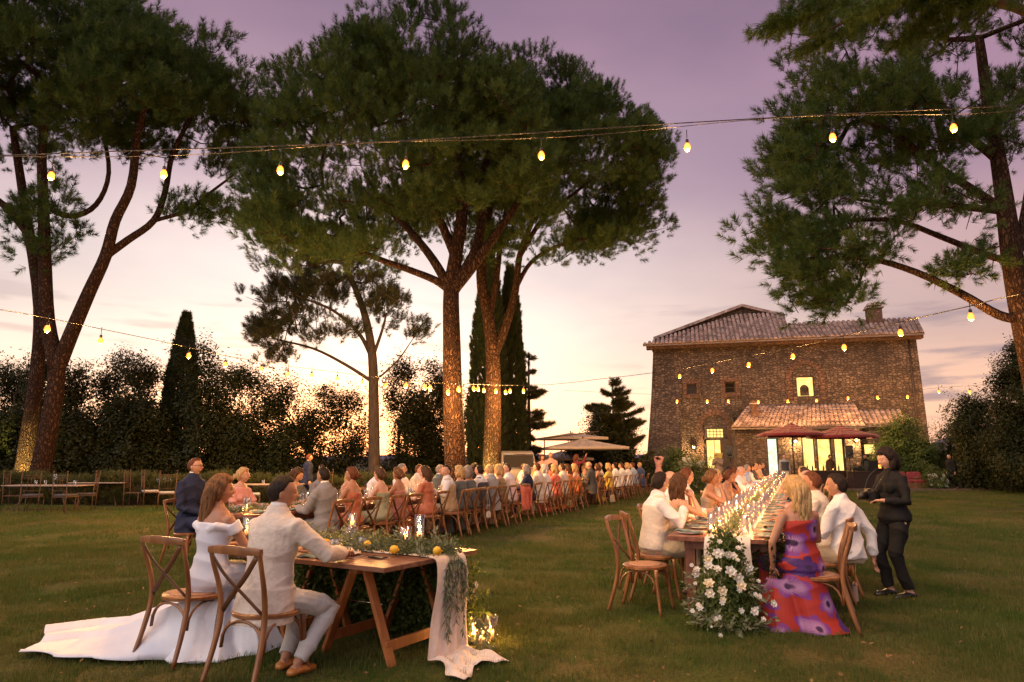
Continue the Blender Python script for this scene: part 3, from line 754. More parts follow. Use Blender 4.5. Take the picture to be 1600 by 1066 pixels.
# cedar bough hanging into the top right corner (its trunk stands behind the camera's right)
def cedar():
    b = Vector((8.2, 9.3, 0)); t = empty('cedar_tree', b, 0, 'cedar whose drooping bough hangs in at the top right corner', 'tree')
    sk = Skel(); ct = [b, Vector((8.2, 9.3, 4)), Vector((8.1, 9.3, 8)), Vector((8.0, 9.3, 12))]
    sk.limb(smooth_path(ct, 4), .34, .16)
    e = hz(1190, 45, 9.0)
    def bough(end, z0, n, g):
        st = Vector((8.1, 9.3, z0)); j = min(range(len(sk.p)), key=lambda q: (sk.p[q]-st).length)
        pts = [st.lerp(end, u)+Vector((0, 0, .5*sin(pi*u))) for u in (.2, .4, .6, .8, 1)]
        sk.limb(pts, .07, .012, j)
        P = []
        for k in range(n):
            u = .25+.75*rng.rand(); q = st.lerp(end, u)+Vector((0, 0, .5*sin(pi*u)))
            side_ = Vector((rng.normal()*.10, rng.normal()*.5*(1.15-u), 0)); dr = Vector((0, 0, -.34*rng.rand()*(1.3-u)))
            P.append(q+side_+dr)
        return P
    P = bough(hz(1190, 42, 9.0), 8.6, 420, 0)+bough(hz(1250, 70, 9.6), 8.2, 200, 1)+bough(hz(1330, 20, 8.4), 8.9, 420, 2)+bough(hz(1400, 60, 9.8), 8.0, 150, 3)
    m = sk.mesh(rt=.01); m.v = [tuple(Vector(v)-b) for v in m.v]; m.build('trunk', M_bark2, t)
    tag(gn_scatter('crown', np.array([tuple(p-b) for p in P]), [(-.5+rng.rand()*.4, rng.rand()-.5, -.2-rng.rand()*.5) for _ in P], [.5+.4*rng.rand() for _ in P], S_tuft, [M_needle], t), kind='stuff')
cedar()
# ------------------------------------------------------------------ the stone house
def stone_mat(name, c1, c2, mortar, sx=4.6, sy=7.5, warm=None):
    m = bpy.data.materials.new(name); m.use_nodes = True; MATS[name] = m
    t = m.node_tree; b = t.nodes['Principled BSDF']; b.inputs['Roughness'].default_value = .92; b.inputs['Specular IOR Level'].default_value = .1
    c = t.nodes.new('ShaderNodeTexCoord'); mp_ = t.nodes.new('ShaderNodeMapping'); mp_.inputs['Scale'].default_value = (sx, sx, sy)
    t.links.new(c.outputs['Object'], mp_.inputs[0])
    wn = t.nodes.new('ShaderNodeTexNoise'); wn.inputs['Scale'].default_value = 1.4; t.links.new(mp_.outputs[0], wn.inputs['Vector'])
    ad = t.nodes.new('ShaderNodeVectorMath'); ad.operation = 'MULTIPLY_ADD'; t.links.new(wn.outputs[1], ad.inputs[0]); ad.inputs[1].default_value = (.6, .6, .3); t.links.new(mp_.outputs[0], ad.inputs[2])
    v1 = t.nodes.new('ShaderNodeTexVoronoi'); v1.inputs['Scale'].default_value = 1; v1.inputs['Randomness'].default_value = .75; t.links.new(ad.outputs[0], v1.inputs['Vector'])
    v2 = t.nodes.new('ShaderNodeTexVoronoi'); v2.feature = 'DISTANCE_TO_EDGE'; v2.inputs['Scale'].default_value = 1; v2.inputs['Randomness'].default_value = .75; t.links.new(ad.outputs[0], v2.inputs['Vector'])
    sp = t.nodes.new('ShaderNodeSeparateColor'); t.links.new(v1.outputs['Color'], sp.inputs[0])
    r = t.nodes.new('ShaderNodeValToRGB'); r.color_ramp.elements[0].color = (*c1, 1); r.color_ramp.elements[1].color = (*c2, 1); t.links.new(sp.outputs[0], r.inputs[0])
    big = t.nodes.new('ShaderNodeTexNoise'); big.inputs['Scale'].default_value = .55; big.inputs['Detail'].default_value = 5; t.links.new(c.outputs['Object'], big.inputs['Vector'])
    rb = t.nodes.new('ShaderNodeValToRGB'); rb.color_ramp.elements[0].position = .3; rb.color_ramp.elements[1].position = .7
    rb.color_ramp.elements[0].color = (.6, .6, .62, 1); rb.color_ramp.elements[1].color = (1.35, 1.25, 1.15, 1); t.links.new(big.outputs[0], rb.inputs[0])
    mu = t.nodes.new('ShaderNodeMix'); mu.data_type = 'RGBA'; mu.blend_type = 'MULTIPLY'; mu.inputs[0].default_value = 1; t.links.new(r.outputs[0], mu.inputs[6]); t.links.new(rb.outputs[0], mu.inputs[7])
    e = t.nodes.new('ShaderNodeValToRGB'); e.color_ramp.elements[0].position = .02; e.color_ramp.elements[1].position = .12; t.links.new(v2.outputs['Distance'], e.inputs[0])
    mx = t.nodes.new('ShaderNodeMix'); mx.data_type = 'RGBA'; t.links.new(e.outputs[0], mx.inputs[0]); mx.inputs[6].default_value = (*mortar, 1); t.links.new(mu.outputs[2], mx.inputs[7])
    t.links.new(mx.outputs[2], b.inputs['Base Color'])
    bp = t.nodes.new('ShaderNodeBump'); bp.inputs['Distance'].default_value = .04; t.links.new(e.outputs[0], bp.inputs['Height']); t.links.new(bp.outputs[0], b.inputs['Normal'])
    return m
M_stone = stone_mat('rubble_stone', (.085, .062, .052), (.20, .150, .122), (.078, .060, .050))
M_brick = stone_mat('old_brick', (.15, .085, .062), (.24, .14, .105), (.12, .09, .07), 4, 12)
M_tile = pm('terracotta_tile', (.18, .12, .11), (.48, .35, .32), rough=.85, scale=2.4, detail=8, bump=.01, bscale=20, stretch=(1, .6, 1), thr=(.36, .62))
M_fascia = pm('fascia', (.20, .15, .13), (.28, .22, .20), rough=.8)
M_darkwood = pm('dark_wood', (.035, .022, .015), (.07, .04, .025), rough=.6)
M_ironp = pm('iron_black', (.02, .02, .02), rough=.5)
def lit_room(name, c, s, noise=3.0):
    m = bpy.data.materials.new(name); m.use_nodes = True; MATS[name] = m; t = m.node_tree; b = t.nodes['Principled BSDF']
    cc_ = t.nodes.new('ShaderNodeTexCoord'); n = t.nodes.new('ShaderNodeTexNoise'); n.inputs['Scale'].default_value = noise; n.inputs['Detail'].default_value = 2
    t.links.new(cc_.outputs['Object'], n.inputs['Vector']); r = t.nodes.new('ShaderNodeValToRGB'); r.color_ramp.elements[0].position = .3; r.color_ramp.elements[1].position = .62
    r.color_ramp.elements[0].color = (c[0]*.72, c[1]*.60, c[2]*.5, 1); r.color_ramp.elements[1].color = (*c, 1); t.links.new(n.outputs[0], r.inputs[0])
    t.links.new(r.outputs[0], b.inputs['Emission Color']); b.inputs['Emission Strength'].default_value = s; b.inputs['Base Color'].default_value = (.2, .15, .1, 1)
    return m
M_room = lit_room('lit_interior', (1.0, .70, .20), 1.35)
M_room2 = lit_room('lit_interior_cool', (.75, 1.0, .78), 1.0, 5)
pL = hz(1018, 740, 44.5); pR = hz(1462, 740, 40.3); pL.z = pR.z = 0
d_ = pR-pL; HW = d_.length; HA = atan2(d_.y, d_.x)
HB = empty('stone_house', pL, HA, 'old stone farmhouse with tiled roofs and a lit porch at the end of the lawn', 'house')
Minv = (Matrix.Translation(pL) @ Matrix.Rotation(HA, 4, 'Z')).inverted()
def hp(px, py, v=0.0):
    "house coordinates (u along front, z) on the plane v metres in front of (-) / behind (+) the facade"
    o = Minv @ Vector((0, 0, HC)); q = Minv @ hz(px, py, 40.0); d = q-o; k = (v-o.y)/d.y
    return Vector((o.x+d.x*k, v, o.z+d.z*k))
eaveL = hp(1018, 538).z; eaveR = hp(1450, 521).z; ZE = (eaveL+eaveR)/2-.15; ZEt = ZE+.15
def wall_front(m, us, zs, holes, bat, v=0.0, mi=0, depth=.38):
    """grid wall with rectangular openings and their reveals; bat(u,z)->(u,v) offsets"""
    def P_(u, z, dv=0):
        bu, bv = bat(u, z); return (u+bu, v+bv+dv, z)
    us = sorted(set([round(float(q), 3) for q in us]+[round(float(h[i]), 3) for h in holes for i in (0, 1)])); zs = sorted(set([round(float(q), 3) for q in zs]+[round(float(h[i]), 3) for h in holes for i in (2, 3)]))
    for a, b in zip(us[:-1], us[1:]):
        for c, d in zip(zs[:-1], zs[1:]):
            if any(h[0]-.002 <= a and b <= h[1]+.002 and h[2]-.002 <= c and d <= h[3]+.002 for h in holes): continue
            m.add([P_(a, c), P_(b, c), P_(b, d), P_(a, d)], [(0, 1, 2, 3)], mi)
    for h in holes:
        a, b, c, d = h
        q = [P_(a, c), P_(b, c), P_(b, d), P_(a, d)]; w = [P_(a, c, depth), P_(b, c, depth), P_(b, d, depth), P_(a, d, depth)]
        for i in range(4):
            j = (i+1) % 4; m.add([q[i], q[j], w[j], w[i]], [(0, 1, 2, 3)], mi)
def opening(x0, x1, y0, y1, v=0.0):
    a = hp((x0+x1)/2-abs(x1-x0)/2, (y0+y1)/2, v); b = hp(x1, (y0+y1)/2, v); c = hp((x0+x1)/2, y1, v); d = hp((x0+x1)/2, y0, v)
    return [a.x, b.x, max(c.z, .05), d.z]
win1 = opening(1073, 1088, 599, 615); win2 = opening(1133, 1149, 596, 613); winA = opening(1246, 1274, 587, 619)
doorA = opening(1104, 1131, 686, 752); trans = opening(1104, 1131, 669, 684)
def bat(u, z):
    k = 1-z/ZE; bu = 0
    if u < .02: bu = -0.0+.45*min(1, max(0, (z-3.8)/6))
    if u > HW-.02: bu = -.22*(z/ZE)
    bv = .28*min(1, z/4.6) if u < 2.2 else .28
    return bu, bv
m = MB()
wall_front(m, np.linspace(0, HW, 14), [0, 2.3, 4.6, 7, ZE], [win1, win2, winA, doorA, trans], bat)
DV = 9.0
m.add([(0, 0, 0), (.45, .28, ZE), (.45, DV, ZE), (0, DV, 0)], [(0, 1, 2, 3)])
m.add([(HW, .28, 0), (HW-.22, .28, ZE), (HW-.22, DV, ZE), (HW, DV, 0)], [(0, 3, 2, 1)])
m.add([(0, DV, 0), (HW, DV, 0), (HW-.22, DV, ZE), (.45, DV, ZE)], [(0, 1, 2, 3)])
m.build('wall', M_stone, HB, smooth=False)
# sloping buttress on the left corner
m = MB(); b0 = hp(1018, 745).x; b1 = hp(1068, 740).x; bt = hp(1030, 607); bt1 = hp(1066, 607).x
m.add([(b0-.35, -1.1, 0), (b1, -1.1, 0), (b1, .2, bt.z), (.2, .2, bt.z), (b0-.35, 2, 0), (.2, 2, bt.z), (b1, .4, 0), (b1, .4, bt.z)],
      [(0, 1, 2, 3), (0, 3, 5, 4), (1, 6, 7, 2), (3, 2, 7, 5)]); m.build('buttress', M_stone, HB, smooth=False)

def arch_ring(cx, z0, w, h, t, n=13, v=.28, mi=0):
    "brick surround: jambs plus a round head, each voussoir its own block joined"
    m = MB(); r = w/2; zc = z0+h-r; 
    nj = max(2, int((zc-z0)/.28))
    for s in (-1, 1):
        for i in range(nj):
            z = z0+(i+.5)*(zc-z0)/nj; m.box((cx+s*(r+t/2), v-.02-.015*(i % 2), z), (t*(1+.2*(i % 2)), .12, (zc-z0)/nj-.02))
    for i in range(n):
        a = pi*(i+.5)/n; rot = Matrix.Rotation(-(a-pi/2), 3, 'Y')
        m.box((cx+cos(a)*(r+t/2), v-.02-.01*(i % 2), zc+sin(a)*(r+t/2)), (pi*(r+t/2)/n-.015, .12, t), rot)
    return m
def window(rect, mat, v, frame=.06, mull=(1, 1), name='window', fm=None, arch=False, vofs=.0):
    a, b, c, d = rect; f = MB(); fm = fm or M_darkwood
    for (x0, x1, z0, z1) in ((a, b, c, c+frame), (a, b, d-frame, d), (a, a+frame, c+frame, d-frame), (b-frame, b, c+frame, d-frame)):
        f.box(((x0+x1)/2, v, (z0+z1)/2), (x1-x0, .07, z1-z0))
    for i in range(1, mull[0]): x = a+(b-a)*i/mull[0]; f.box((x, v-.002, (c+d)/2), (.035, .05, d-c-2*frame))
    for i in range(1, mull[1]): z = c+(d-c)*i/mull[1]; f.box(((a+b)/2, v-.004, z), (b-a-2*frame, .04, .03))
    o = f.build(name, fm, HB, smooth=False)
    p = MB(); p.box(((a+b)/2, v+.05, (c+d)/2), (b-a-.02, .02, d-c-.02)); p.build('pane', mat, o, smooth=False)
    return o
M_paned = pm('dark_pane', (.02, .016, .016), rough=.1)
window(win1, M_paned, .58, mull=(1, 2)); window(win2, M_paned, .58, mull=(1, 2))
w = window(winA, M_room, .58, frame=.05)
a, b, c, d = winA; m = MB()   # dark arch of a door seen inside the lit room
m.box(((a*.55+b*.45), .56, c+.32), ((b-a)*.5, .02, .5)); m.lathe([((b-a)*.25, -.01), ((b-a)*.25, .01)], 20, cap=True); q = m.v[-40:]
m.v = m.v[:-40]+[(v_[0]+a*.55+b*.45, .56+v_[2], c+.5+v_[1]) for v_ in q]; m.build('inner_arch', M_darkwood, w, smooth=False)
window(trans, M_room, .58, frame=.04, mull=(5, 3), name='transom')
window(doorA, M_room, .58, frame=.06, mull=(2, 1), name='door')
m = MB(); a, b, c, d = doorA; m.box((b+.12, .2, (c+d)/2+.25), ((b-a)*.55, .05, (d-c)*.8)); m.build('shutter', M_darkwood, HB, smooth=False)
for (rect, ex, hh, t) in ((winA, .55, .75, .32), ([trans[0], trans[1], .1, trans[3]], .45, .85, .38)):
    a, b, c, d = rect; arch_ring((a+b)/2, c-.2, (b-a)+ex, (d-c)+hh+.2, t).build('arch_surround', M_brick, HB, smooth=False)
for rect in (win1, win2):
    a, b, c, d = rect; m = MB()
    for (x0, x1, z0, z1) in ((a-.28, b+.28, c-.26, c-.01), (a-.28, b+.28, d+.01, d+.28), (a-.26, a-.01, c, d), (b+.01, b+.26, c, d)): m.box(((x0+x1)/2, .255, (z0+z1)/2), (x1-x0, .10, z1-z0))
    m.build('window_surround', M_brick, HB, smooth=False)
m = MB(); m.tube([(hp(1428, 600).x, .2, 0), (hp(1424, 560).x, .2, ZE-.1)], .05, 8); m.build('drainpipe', M_darkwood, HB)

# tiled roofs: real half-round tile columns in stepped courses
def tile_roof(name, lo, hi, parent, pitch=.27, course=.42, r=.11, thick=.12, trim=None):
    """lo(t), hi(t): points at eave and top for t in 0..1"""
    m = MB(); L_ = (Vector(lo(1))-Vector(lo(0))).length; nc = int(L_/pitch)
    for i in range(nc):
        t0 = (i+.5)/nc; A = Vector(lo(t0)); B = Vector(hi(t0)); sl_ = B-A; ln = sl_.length
        if ln < .15: continue
        rows = max(1, int(ln/course)); sd_ = (Vector(lo(1))-Vector(lo(0))).normalized(); up = sd_.cross(sl_).normalized()
        if up.z < 0: up = -up
        jit = .02*(rng.rand()-.5)
        for k in range(rows):
            p0 = A+sl_*(k/rows); p1 = A+sl_*((k+1.12)/rows)
            if k == 0: p0 = p0-sl_.normalized()*(.06+.04*rng.rand())
            o0 = up*(.045+jit+.02*(rng.rand()-.5)); o1 = up*(.0)
            rr = []
            for p, o_, k_ in ((p0, o0, 1.12), (p1, o1, .9)):
                rr.append([p+o_+sd_*(cos(a)*r*k_)+up*(sin(a)*r*k_) for a in (0, pi*.25, pi*.5, pi*.75, pi)])
            v_ = rr[0]+rr[1]; m.add(v_, [(0, 1, 6, 5), (1, 2, 7, 6), (2, 3, 8, 7), (3, 4, 9, 8), (0, 4, 3, 2, 1)])
    o = m.build(name, M_tile, parent, smooth=False); tag(o, kind='stuff')
    s_ = MB(); q = [Vector(lo(0)), Vector(lo(1)), Vector(hi(1)), Vector(hi(0))]; s_.add(q+[p-Vector((0, 0, thick)) for p in q], [(0, 1, 2, 3), (7, 6, 5, 4), (0, 4, 5, 1), (1, 5, 6, 2), (2, 6, 7, 3), (3, 7, 4, 0)])
    s_.build('roof_deck', M_fascia, parent, smooth=False)
    return o
def lerp(a, b, t): return Vector(a)*(1-t)+Vector(b)*t
ov = -.45
eL = Vector((-.25, ov, ZE+.1)); eR = Vector((HW+.05, ov, ZE+.1)); 
rv = 4.0
m = MB(); m.box((HW/2, .08, ZE-.02), (HW+.1, .62, .30)); m.box((HW/2+.1, 2.2, ZE+.18), (HW-.2, 3.6, .34)); m.build('cornice', M_brick, HB, smooth=False)
rR = hp(1434, 506, rv); rM = hp(1222, 507, rv); zt = rM.z
eM = lerp(eL, eR, (rM.x-eL.x)/(eR.x-eL.x))
tile_roof('roof_tiles', lambda t: lerp(eM, eR, t), lambda t: lerp((rM.x, rv, zt), (rR.x, rv, zt), t), HB)
# left part: hipped, rising higher
pk = hp(1150, 493, 4.6); pk2 = hp(1224, 493, 4.6)
def hiL(t):
    k = (pk.x-eL.x)/(eM.x-eL.x)
    if t < k: return lerp(eL+Vector((0, .02, .02)), (pk.x, 4.6, pk.z), t/k)
    return lerp((pk.x, 4.6, pk.z), (pk2.x, 4.6, pk.z), (t-k)/(1-k))
tile_roof('roof_tiles', lambda t: lerp(eL, eM, t), hiL, HB)
m = MB(); m.add([eM, (eM.x, 4.6, pk2.z), (eM.x, 4.6, ZE), eM+Vector((0, 0, -.1))], [(0, 1, 2, 3)]); m.build('roof_side', M_stone, HB, smooth=False)
# raised gable behind
gv = 5.2; g0 = hp(1030, 530, gv); g1 = hp(1159, 481, gv); g2 = hp(1222, 496, gv); 
m = MB(); m.add([(g0.x, gv, ZE), (g2.x, gv, ZE), (g2.x, gv, g2.z), (g1.x, gv, g1.z), (g0.x, gv, g0.z), (g2.x, gv+4, ZE), (g2.x, gv+4, g2.z)], [(0, 1, 2, 3, 4), (1, 5, 6, 2)]); m.build('gable_wall', M_stone, HB, smooth=False)
m = MB()
for p, q in ((g0-Vector((.4, 0, .1)), g1), (g1, g2+Vector((.15, 0, -.05)))):
    v_ = [Vector((p.x, gv-.35, p.z+.02)), Vector((q.x, gv-.35, q.z+.02)), Vector((q.x, gv+4, q.z+.02)), Vector((p.x, gv+4, p.z+.02))]; v_ += [x+Vector((0, 0, .2)) for x in v_]
    m.add(v_, [(3, 2, 1, 0), (4, 5, 6, 7), (0, 1, 5, 4), (1, 2, 6, 5), (2, 3, 7, 6), (3, 0, 4, 7)])
m.build('gable_roof', M_tile, HB, smooth=False)
# chimney
c0 = hp(1355, 500, 3); c1 = hp(1377, 500, 3); ct = hp(1366, 490, 3).z
m = MB(); m.box(((c0.x+c1.x)/2, 3, (ct+zt)/2-.4), (c1.x-c0.x, .8, ct-zt+1.4)); o = m.build('chimney', M_brick, HB, smooth=False)
m = MB(); m.box(((c0.x+c1.x)/2, 3, ct+.33), (c1.x-c0.x+.22, 1.0, .09)); m.box(((c0.x+c1.x)/2, 3, hp(1366, 477, 3).z), (c1.x-c0.x+.1, .9, .16), taper=.7); m.build('chimney_cap', M_tile, o, smooth=False)
for s in (-.35, 0, .35):
    m = MB(); m.box(((c0.x+c1.x)/2+s*(c1.x-c0.x), 3, ct+.5), (.1, .6, .3)); m.build('chimney_pier', M_brick, o, smooth=False)

# porch
PV = -3.0
pe0 = hp(1143, 668, PV-.35); pe1 = hp(1352, 663, PV-.35); pz = pe0.z
pt0 = hp(1168, 636, .1); pt1 = hp(1336, 633, .1); ptz = (pt0.z+pt1.z)/2
tile_roof('porch_tiles', lambda t: lerp((pe0.x, PV-.35, pz), (pe1.x, PV-.35, pz), t), lambda t: lerp((pt0.x, .1, ptz), (pt1.x, .1, ptz), t), HB, pitch=.25)
qe0 = hp(1350, 664, -2.2); qe1 = hp(1418, 662, -2.2); qt1 = hp(1408, 642, .1)
tile_roof('porch_tiles', lambda t: lerp((qe0.x, -2.2, qe0.z), (qe1.x, -2.2, qe0.z), t), lambda t: lerp((pt1.x+.1, .1, qt1.z), (qt1.x, .1, qt1.z), t), HB, pitch=.25)
# little chimney on the porch
k0 = hp(1180, 660, -1.8); m = MB(); m.box((k0.x, -1.8, hp(1180, 640, -1.8).z), (.42, .42, 1.1)); kc = m.build('porch_chimney', M_brick, HB, smooth=False)
m = MB(); m.box((k0.x, -1.8, hp(1180, 631, -1.8).z), (.56, .56, .08)); m.build('chimney_cap', M_tile, kc, smooth=False)
pz2 = pz-.12
gd1 = opening(1199, 1217, 684, 745, PV); gw = [opening(1254, 1275, 682, 745, PV), opening(1277, 1301, 682, 745, PV), opening(1304, 1322, 682, 745, PV)]; gs = opening(1350, 1370, 693, 711, -2.0)
m = MB(); u0 = hp(1150, 700, PV).x; u1 = hp(1345, 700, PV).x
wall_front(m, [u0, hp(1240, 700, PV).x, u1], [0, 1.2, 2.4, pz2], [gd1]+gw, lambda u, z: (0, 0), v=PV, depth=.3)
m.add([(u0, PV, 0), (u0, PV, pz2), (u0, .2, ptz), (u0, .2, 0)], [(0, 1, 2, 3)])
m.add([(u1, PV, 0), (u1, PV, pz2), (u1, .2, ptz), (u1, .2, 0)], [(3, 2, 1, 0)]); m.build('porch_wall', M_stone, HB, smooth=False)
m = MB(); u2 = hp(1412, 700, -2).x; wall_front(m, [u1+.01, u2], [0, 1.2, 2.4, qe0.z-.1], [gs], lambda u, z: (0, 0), v=-2.0, depth=.25); m.add([(u2, -2, 0), (u2, -2, qe0.z-.1), (u2, .2, qt1.z-.1), (u2, .2, 0)], [(3, 2, 1, 0)]); m.build('porch_wall', M_stone, HB, smooth=False)
window(gd1, M_room2, PV+.2, mull=(1, 1), name='glass_door', frame=.07)
for k_, g_ in enumerate(gw): window(g_, M_room, PV+.2, name='window', frame=.08, mull=(1, 1))
window(gs, M_room, -1.8, name='window', frame=.06)

# wall lamps (lit) with their light
M_lamp = emis('lamp_glow', (1, .62, .22), 7)
def point(parent, loc, power, col=(1, .62, .25), rad=.06, name='lamp_light'):
    l = bpy.data.lights.new(name, 'POINT'); l.energy = power; l.color = col; l.shadow_soft_size = rad
    o = bpy.data.objects.new(name, l); COL.objects.link(o); o.location = loc; o.parent = parent; return o
def wall_lamp(px, py, v, power, label):
    p = hp(px, py, v-.22); w_ = (Matrix.Translation(pL) @ Matrix.Rotation(HA, 4, 'Z')) @ p
    t = empty('wall_lamp', w_, HA, label, 'wall lamp', 'wall lamps on the stone house')
    m = MB(); m.tube([(0, .2, .1), (0, 0, .16), (0, 0, .1)], .014, 6); m.lathe([(.02, .14), (.10, .06), (.085, .05)], 10); m.build('bracket', M_ironp, t)
    m = MB(); m.ell((0, 0, 0), (.07, .07, .09), 10, 8); m.build('lamp_glass', M_lamp, t)
    point(t, (0, -.15, -.02), power)
wall_lamp(1084, 699, .0, 190, 'lit lantern on the wall left of the arched door')
wall_lamp(1243, 690, PV, 150, 'lit lamp between the glass door and the big porch windows')
wall_lamp(1338, 688, PV, 150, 'lit lamp at the right end of the big porch windows')
# ------------------------------------------------------------------ cross-back chair
M_wood = pm('bentwood', (.16, .062, .022), (.30, .13, .05), rough=.38, scale=5, stretch=(3, 3, .6), coat=.25)
M_woodd = pm('bentwood_dark', (.07, .028, .014), (.14, .055, .025), rough=.45, scale=6)
M_cane = pm('woven_cane', (.30, .15, .09), (.48, .28, .18), rough=.7, scale=90, bump=.004, bscale=160)
def build_chair(label, lo=False):
    t = empty('dining_chair', (0, 0, 0), 0, label, 'chair', 'wooden cross-back chairs')
    sg = 6 if lo else 9
    # seat ring and woven centre
    def outline(k, z):
        return [Vector((k*(.205+.012*cos(a*2))*cos(a)*(1+.06*sin(a)), k*.205*sin(a)*(1.03 if sin(a) > 0 else .96), z)) for a in [2*pi*i/24 for i in range(24)]]
    m = MB(); m.rings([outline(.97, .43), outline(1.03, .437), outline(1.03, .457), outline(.98, .465), outline(.80, .465)], cap=True); m.build('seat', M_wood, t, sharp=50)
    m = MB(); m.rings([outline(.80, .4655), outline(.76, .471), outline(.4, .473)], cap=True); m.build('seat_cane', M_cane, t)
    for s in (-1, 1):
        m = MB(); pts = smooth_path([(s*.20, -.30, 0), (s*.188, -.235, .22), (s*.178, -.195, .44), (s*.182, -.215, .62), (s*.195, -.27, .80), (s*.198, -.292, .885)], 4)
        n = len(pts); m.tube(pts, [.015+.004*sin(pi*min(1, i/n*1.4)) for i in range(n)], sg); m.build('back_post', M_wood, t)
        m = MB(); m.tube(smooth_path([(s*.165, .165, .44), (s*.178, .185, .22), (s*.20, .215, 0)], 3), [.019, .018, .017, .016, .015, .0145, .014], sg); m.build('leg', M_wood, t)
    # bowed top rail
    m = MB(); rr = []
    for i in range(13):
        u = i/12*2-1; x = u*.212; y = -.292-.042*(1-u*u); h = .030*(1-.25*u*u); tk = .0125; z = .893+.012*(1-u*u)
        rr.append([Vector((x, y-tk, z-h)), Vector((x, y+tk, z-h)), Vector((x, y+tk*1.2, z)), Vector((x, y+tk, z+h*.85)), Vector((x, y-tk, z+h*.85)), Vector((x, y-tk*1.3, z))])
    m.rings(rr); m.build('top_rail', M_wood, t, sharp=60)
    for s in (-1, 1):
        m = MB(); pts = smooth_path([(s*.185, -.30, .865), (s*.085, -.278, .73), (-s*.03, -.245, .615), (-s*.165, -.198, .475)], 4)
        m.tube(pts, .0175, 8, flat=(1.0, .32), up=(1, 0, .6*s)); m.build('cross_slat', M_woodd, t)
    for (a, b) in (((-.168, .17), (.168, .17)), ((-.178, -.19), (.178, -.19)), ((-.172, -.19), (-.168, .17)), ((.172, -.19), (.168, .17))):
        A = Vector((a[0], a[1], .0)); B = Vector((b[0], b[1], .0)); pts = []
        for i in range(11):
            th = pi*i/10; p = A.lerp(B, .5-.47*cos(th)); pts.append(p+Vector((0, 0, .235+.185*sin(th)**.75)))
        m = MB(); m.tube(pts, .0095, 6); m.build('brace', M_wood, t)
    return t
PROTO = {}
def chair(x, y, face, label, tilt=0, z=0):
    if 'chair' not in PROTO:
        c = PROTO['chair'] = build_chair(label)
    else:
        c = copy_tree(PROTO['chair']); c['label'] = label
    c.location = (x, y, z); c.rotation_euler = (0, 0, R(face)); c.scale = (1.12, 1.05, 1.0)
    w_ = c['label'].replace('cross-back chair', 'chair').split(',')[0].split()
    c['label'] = ' '.join(w_[:15])
    return c

# ------------------------------------------------------------------ people
def cloth(name, c, c2=None, rough=.8, bump=.009, scale=14, sheen=.15):
    c2 = c2 or tuple(min(1, q*1.12) for q in c)
    if max(c) < .12: sheen = 0.0
    return pm(name, c, c2, rough=rough, bump=bump, scale=scale, bscale=scale*1.3, sheen=sheen, spec=.25)
SKIN = {'fair': pm('skin_fair', (.50, .28, .20), (.56, .31, .22), rough=.5, scale=12, sss=.15),
        'tan': pm('skin_tan', (.36, .175, .105), (.42, .21, .13), rough=.5, scale=12, sss=.15),
        'dark': pm('skin_olive', (.22, .10, .06), (.27, .13, .08), rough=.5, scale=12, sss=.1)}
M_eye = pm('eye_white', (.7, .68, .65), rough=.2); M_iris = pm('iris', (.02, .013, .01), rough=.15); M_lip = pm('lips', (.34, .09, .075), rough=.4)
def hairmat(name, c1, c2):
    return pm('hair_'+name, c1, c2, rough=.62, scale=22, stretch=(3.2, 3.2, .5), bump=.006, spec=.22, bscale=60, thr=(.3, .7))
HAIR = {'brown': hairmat('brown', (.035, .017, .009), (.12, .058, .028)), 'dark': hairmat('dark', (.008, .005, .004), (.028, .016, .011)),
        'blonde': hairmat('blonde', (.30, .17, .065), (.62, .42, .20)), 'grey': hairmat('grey', (.16, .13, .11), (.34, .29, .26)), 'white': hairmat('white', (.40, .36, .32), (.62, .58, .54)),
        'auburn': hairmat('auburn', (.07, .022, .010), (.17, .06, .026)), 'chestnut': hairmat('chestnut', (.055, .024, .011), (.24, .115, .048))}

def head_points(seg, rg, face=1.0):
    "head grid in head coordinates, +Y is the face"
    rows = []
    for i in range(rg+1):
        ph = pi*i/rg; row = []
        for j in range(seg):
            th = 2*pi*j/seg; d = Vector((sin(ph)*sin(th), sin(ph)*cos(th), cos(ph)))
            x, y, z = d.x*.076, d.y*.096, d.z*.118
            if z < -.02:                       # jaw and nape
                k = min(1, (-.02-z)/.098); x *= 1-.34*k**1.3
                if y < 0: y *= 1-.45*k
                else: y *= 1-.10*k
            if z > 0: x *= 1+.06*sin(pi*z/.118); 
            if y < -.02: y -= .006*exp(-((z-.02)/.05)**2)
            if y > 0 and face:
                fx = lambda s, cx, cz, sz: exp(-((x-cx)/s)**2-((z-cz)/sz)**2)
                y += .024*fx(.012, 0, -.018, .013)+.011*fx(.009, 0, .005, .02)      # nose tip, bridge
                y += .006*(fx(.022, -.03, .032, .010)+fx(.022, .03, .032, .010))    # brows
                y -= .011*(fx(.016, -.031, .012, .011)+fx(.016, .031, .012, .011))  # eye sockets
                y += .007*fx(.022, 0, -.052, .010)+.010*fx(.022, 0, -.098, .018)    # lips, chin
                y -= .005*fx(.03, 0, -.073, .008)
                y += .004*(fx(.018, -.045, -.02, .02)+fx(.018, .045, -.02, .02))
            row.append(Vector((x, y, z)))
        rows.append(row)
    return rows
